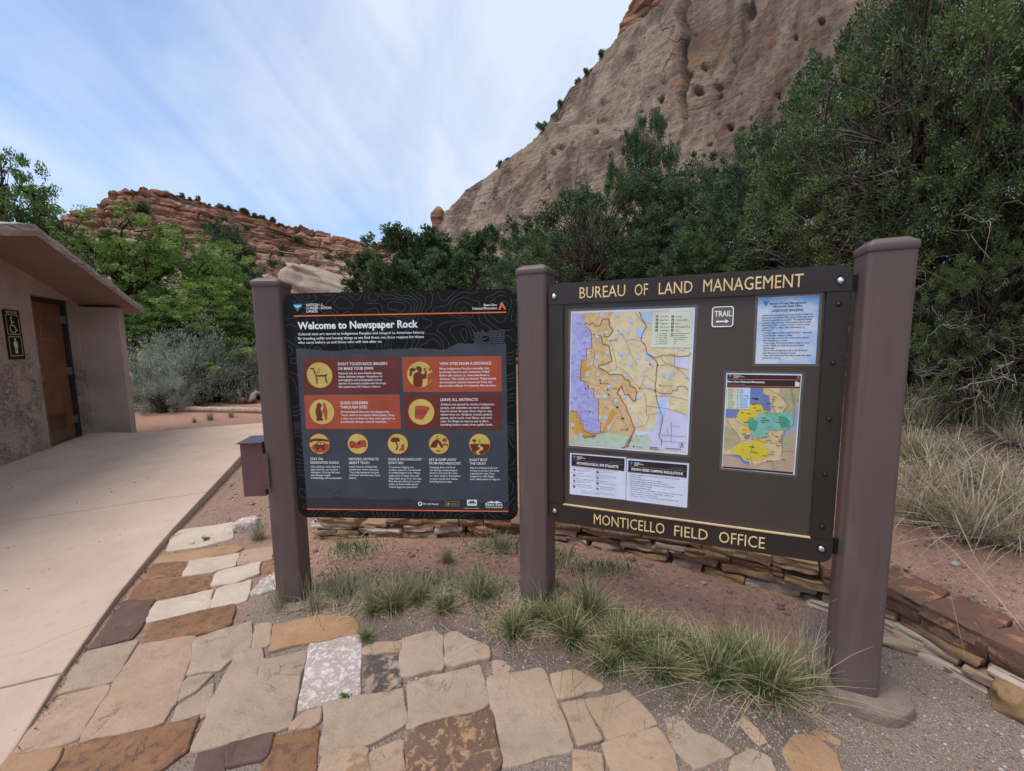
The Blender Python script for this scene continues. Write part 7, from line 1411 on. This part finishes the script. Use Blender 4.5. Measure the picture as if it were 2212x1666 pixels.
so_ = mesh_np('straw_litter', V, Fq, GDR, None, False, np.repeat(.55 * RG.rand(n_) + .45 * (RG.rand(n_) < .2), 6)); tag(so_, 'dry straw lying on the ground under the signs', None, None, 'stuff')
# short green shoots between the clumps and along the edge of the concrete
edge_ = np.array([Wp(*p_)[:2] for p_ in [(30, 1620), (130, 1460), (250, 1290), (340, 1180), (375, 1140)]]); es = RG.rand(260); es = es - .06 * np.sin(es * 40); ex = np.interp(es, np.linspace(0, 1, 5), edge_[:, 0]); ey = np.interp(es, np.linspace(0, 1, 5), edge_[:, 1])
pts = np.vstack([np.column_stack([ex + .018 + RG.rand(260) * .02, ey])] + [np.column_stack([bx + RG.normal(size=330) * sx * .6, by + RG.normal(size=330) * sy * .5]) for bx, by, sx, sy, c_ in blobs]); z_ = ground(pts[:, 0], pts[:, 1]); n_ = len(pts); hh = RG.uniform(.02, .12, n_); hh[:260] *= .28; dd = RG.normal(size=(n_, 2)) * .45; sd_ = RG.normal(size=(n_, 3)) * [.0013, .0013, 0]
b0 = np.column_stack([pts, z_ - .004]); m0 = b0 + np.column_stack([dd * hh[:, None] * .35, hh * .6]); t0 = b0 + np.column_stack([dd * hh[:, None], hh]); V = np.stack([b0 - sd_, b0 + sd_, m0 + sd_, m0 - sd_, t0 + sd_ * .3, t0 - sd_ * .3], 1).reshape(-1, 3); b_ = (np.arange(n_) * 6)[:, None]; Fq = np.concatenate([b_ + np.array([[0, 1, 2, 3]]), b_ + np.array([[3, 2, 4, 5]])])
so_ = mesh_np('grass', V, Fq, GGR, None, False, np.repeat(np.where(RG.rand(n_) < .35, .8, .5 * RG.rand(n_)), 6)); tag(so_, 'short green shoots between the grass clumps', None, None, 'stuff')
# gravel: small stones over the grit, in the joints and on the bank
t = NT('gravel_stones'); tn = t.attr('tone'); c = t.mix(t.ramp(tn, .0, .35), (.130, .098, .086), (.235, .170, .142)); c = t.mix(t.ramp(tn, .40, .7), c, (.32, .20, .15)); c = t.mix(t.ramp(tn, .78, .9), c, (.36, .33, .31)); GRV = t.done(c, .85, 0, .25)
bm = bmesh.new(); bmesh.ops.create_icosphere(bm, subdivisions=1, radius=1.); PV = np.array([v_.co[:] for v_ in bm.verts]); PT = np.array([[v_.index for v_ in f.verts] for f in bm.faces]); bm.free()
def pebbles(xy, s_, seed, name, label):
    R = np.random.RandomState(seed); n_ = len(xy); z_ = ground(xy[:, 0], xy[:, 1]); k = len(PV); O = PV[None] * R.uniform(.72, 1.18, (n_, k, 1)) * R.uniform(.7, 1.3, (n_, 1, 3))
    a_ = R.rand(n_) * 6.283; c_, s0 = np.cos(a_), np.sin(a_); X_ = O[:, :, 0] * c_[:, None] - O[:, :, 1] * s0[:, None]; Y_ = O[:, :, 0] * s0[:, None] + O[:, :, 1] * c_[:, None]; V = np.stack([X_, Y_, O[:, :, 2] * R.uniform(.45, .8, (n_, 1))], 2) * s_[:, None, None] + np.column_stack([xy, z_ + s_ * .15])[:, None]
    Fq = ((np.arange(n_) * k)[:, None, None] + PT[None]).reshape(-1, 3); o = mesh_np(name, V.reshape(-1, 3), Fq, GRV, None, True, np.repeat(R.rand(n_) ** 1.15, k)); tag(o, label, None, None, 'stuff'); return o
RP = np.random.RandomState(50); U = lambda n_, x0, x1, y0, y1: np.column_stack([RP.uniform(x0, x1, n_), RP.uniform(y0, y1, n_)])
cand = np.vstack([U(22000, -2.0, 1.3, .7, 2.4), U(26000, .6, 2.3, .7, 2.1), U(6000, -.6, .9, 1.6, 2.1)]); gm = grit_mask(cand[:, 0], cand[:, 1]); dk = RP.rand(len(cand)); cand = cand[(dk < gm * .95 + .02)]
pebbles(cand, RP.uniform(.0017, .0042, len(cand)) * (1 + (RP.rand(len(cand)) < .05) * 1.2), 51, 'gravel', 'grey and pink gravel around and between the flagstones')
cand = np.vstack([U(2200, -3.6, -1.3, 2.6, 5.6), U(1500, -1.3, 1.7, 2.1, 2.9), U(2600, 1.5, 4.5, 1.0, 4.0)]); wk = np.array([p[:2] for p in redge]); cand = cand[cand[:, 0] > np.interp(cand[:, 1], wk[2:, 1], wk[2:, 0]) + .03]
pebbles(cand, RP.uniform(.004, .010, len(cand)) * (1 + (RP.rand(len(cand)) < .05) * 1.4), 52, 'gravel', 'reddish stone chips on the dirt beside the walk and on the bank')

# dead leaves and bits blown over the concrete
RD = np.random.RandomState(61); px_ = [(x_ * .5115, 813.3 + y_ * .5115) for x_, y_ in [(530, 460), (540, 467), (522, 463), (600, 448), (628, 428), (622, 432), (325, 536), (235, 586), (180, 827), (760, 290), (930, 348), (470, 488), (590, 230), (300, 620), (120, 900), (60, 720), (420, 700), (690, 400)]]
pp = np.array([Wp(*p_) for p_ in px_]); pp = np.vstack([pp, pp + RD.normal(size=pp.shape) * [.06, .06, 0]]); pp[:, 2] = walk_z(pp[:, 0], pp[:, 1]) + .004; nb_ = len(pp); V = leaf_quads(pp, RD.normal(size=(nb_, 3)) * [1, 1, .12], RD.uniform(.004, .011, nb_), .0035, RD); lo_ = mesh_np('leaf_litter', V, np.arange(4 * nb_).reshape(nb_, 4), bark_mat('dead_leaf', (.06, .045, .03), (.16, .13, .08)), None, False); tag(lo_, 'dead leaf bits blown over the concrete', None, None, 'stuff')
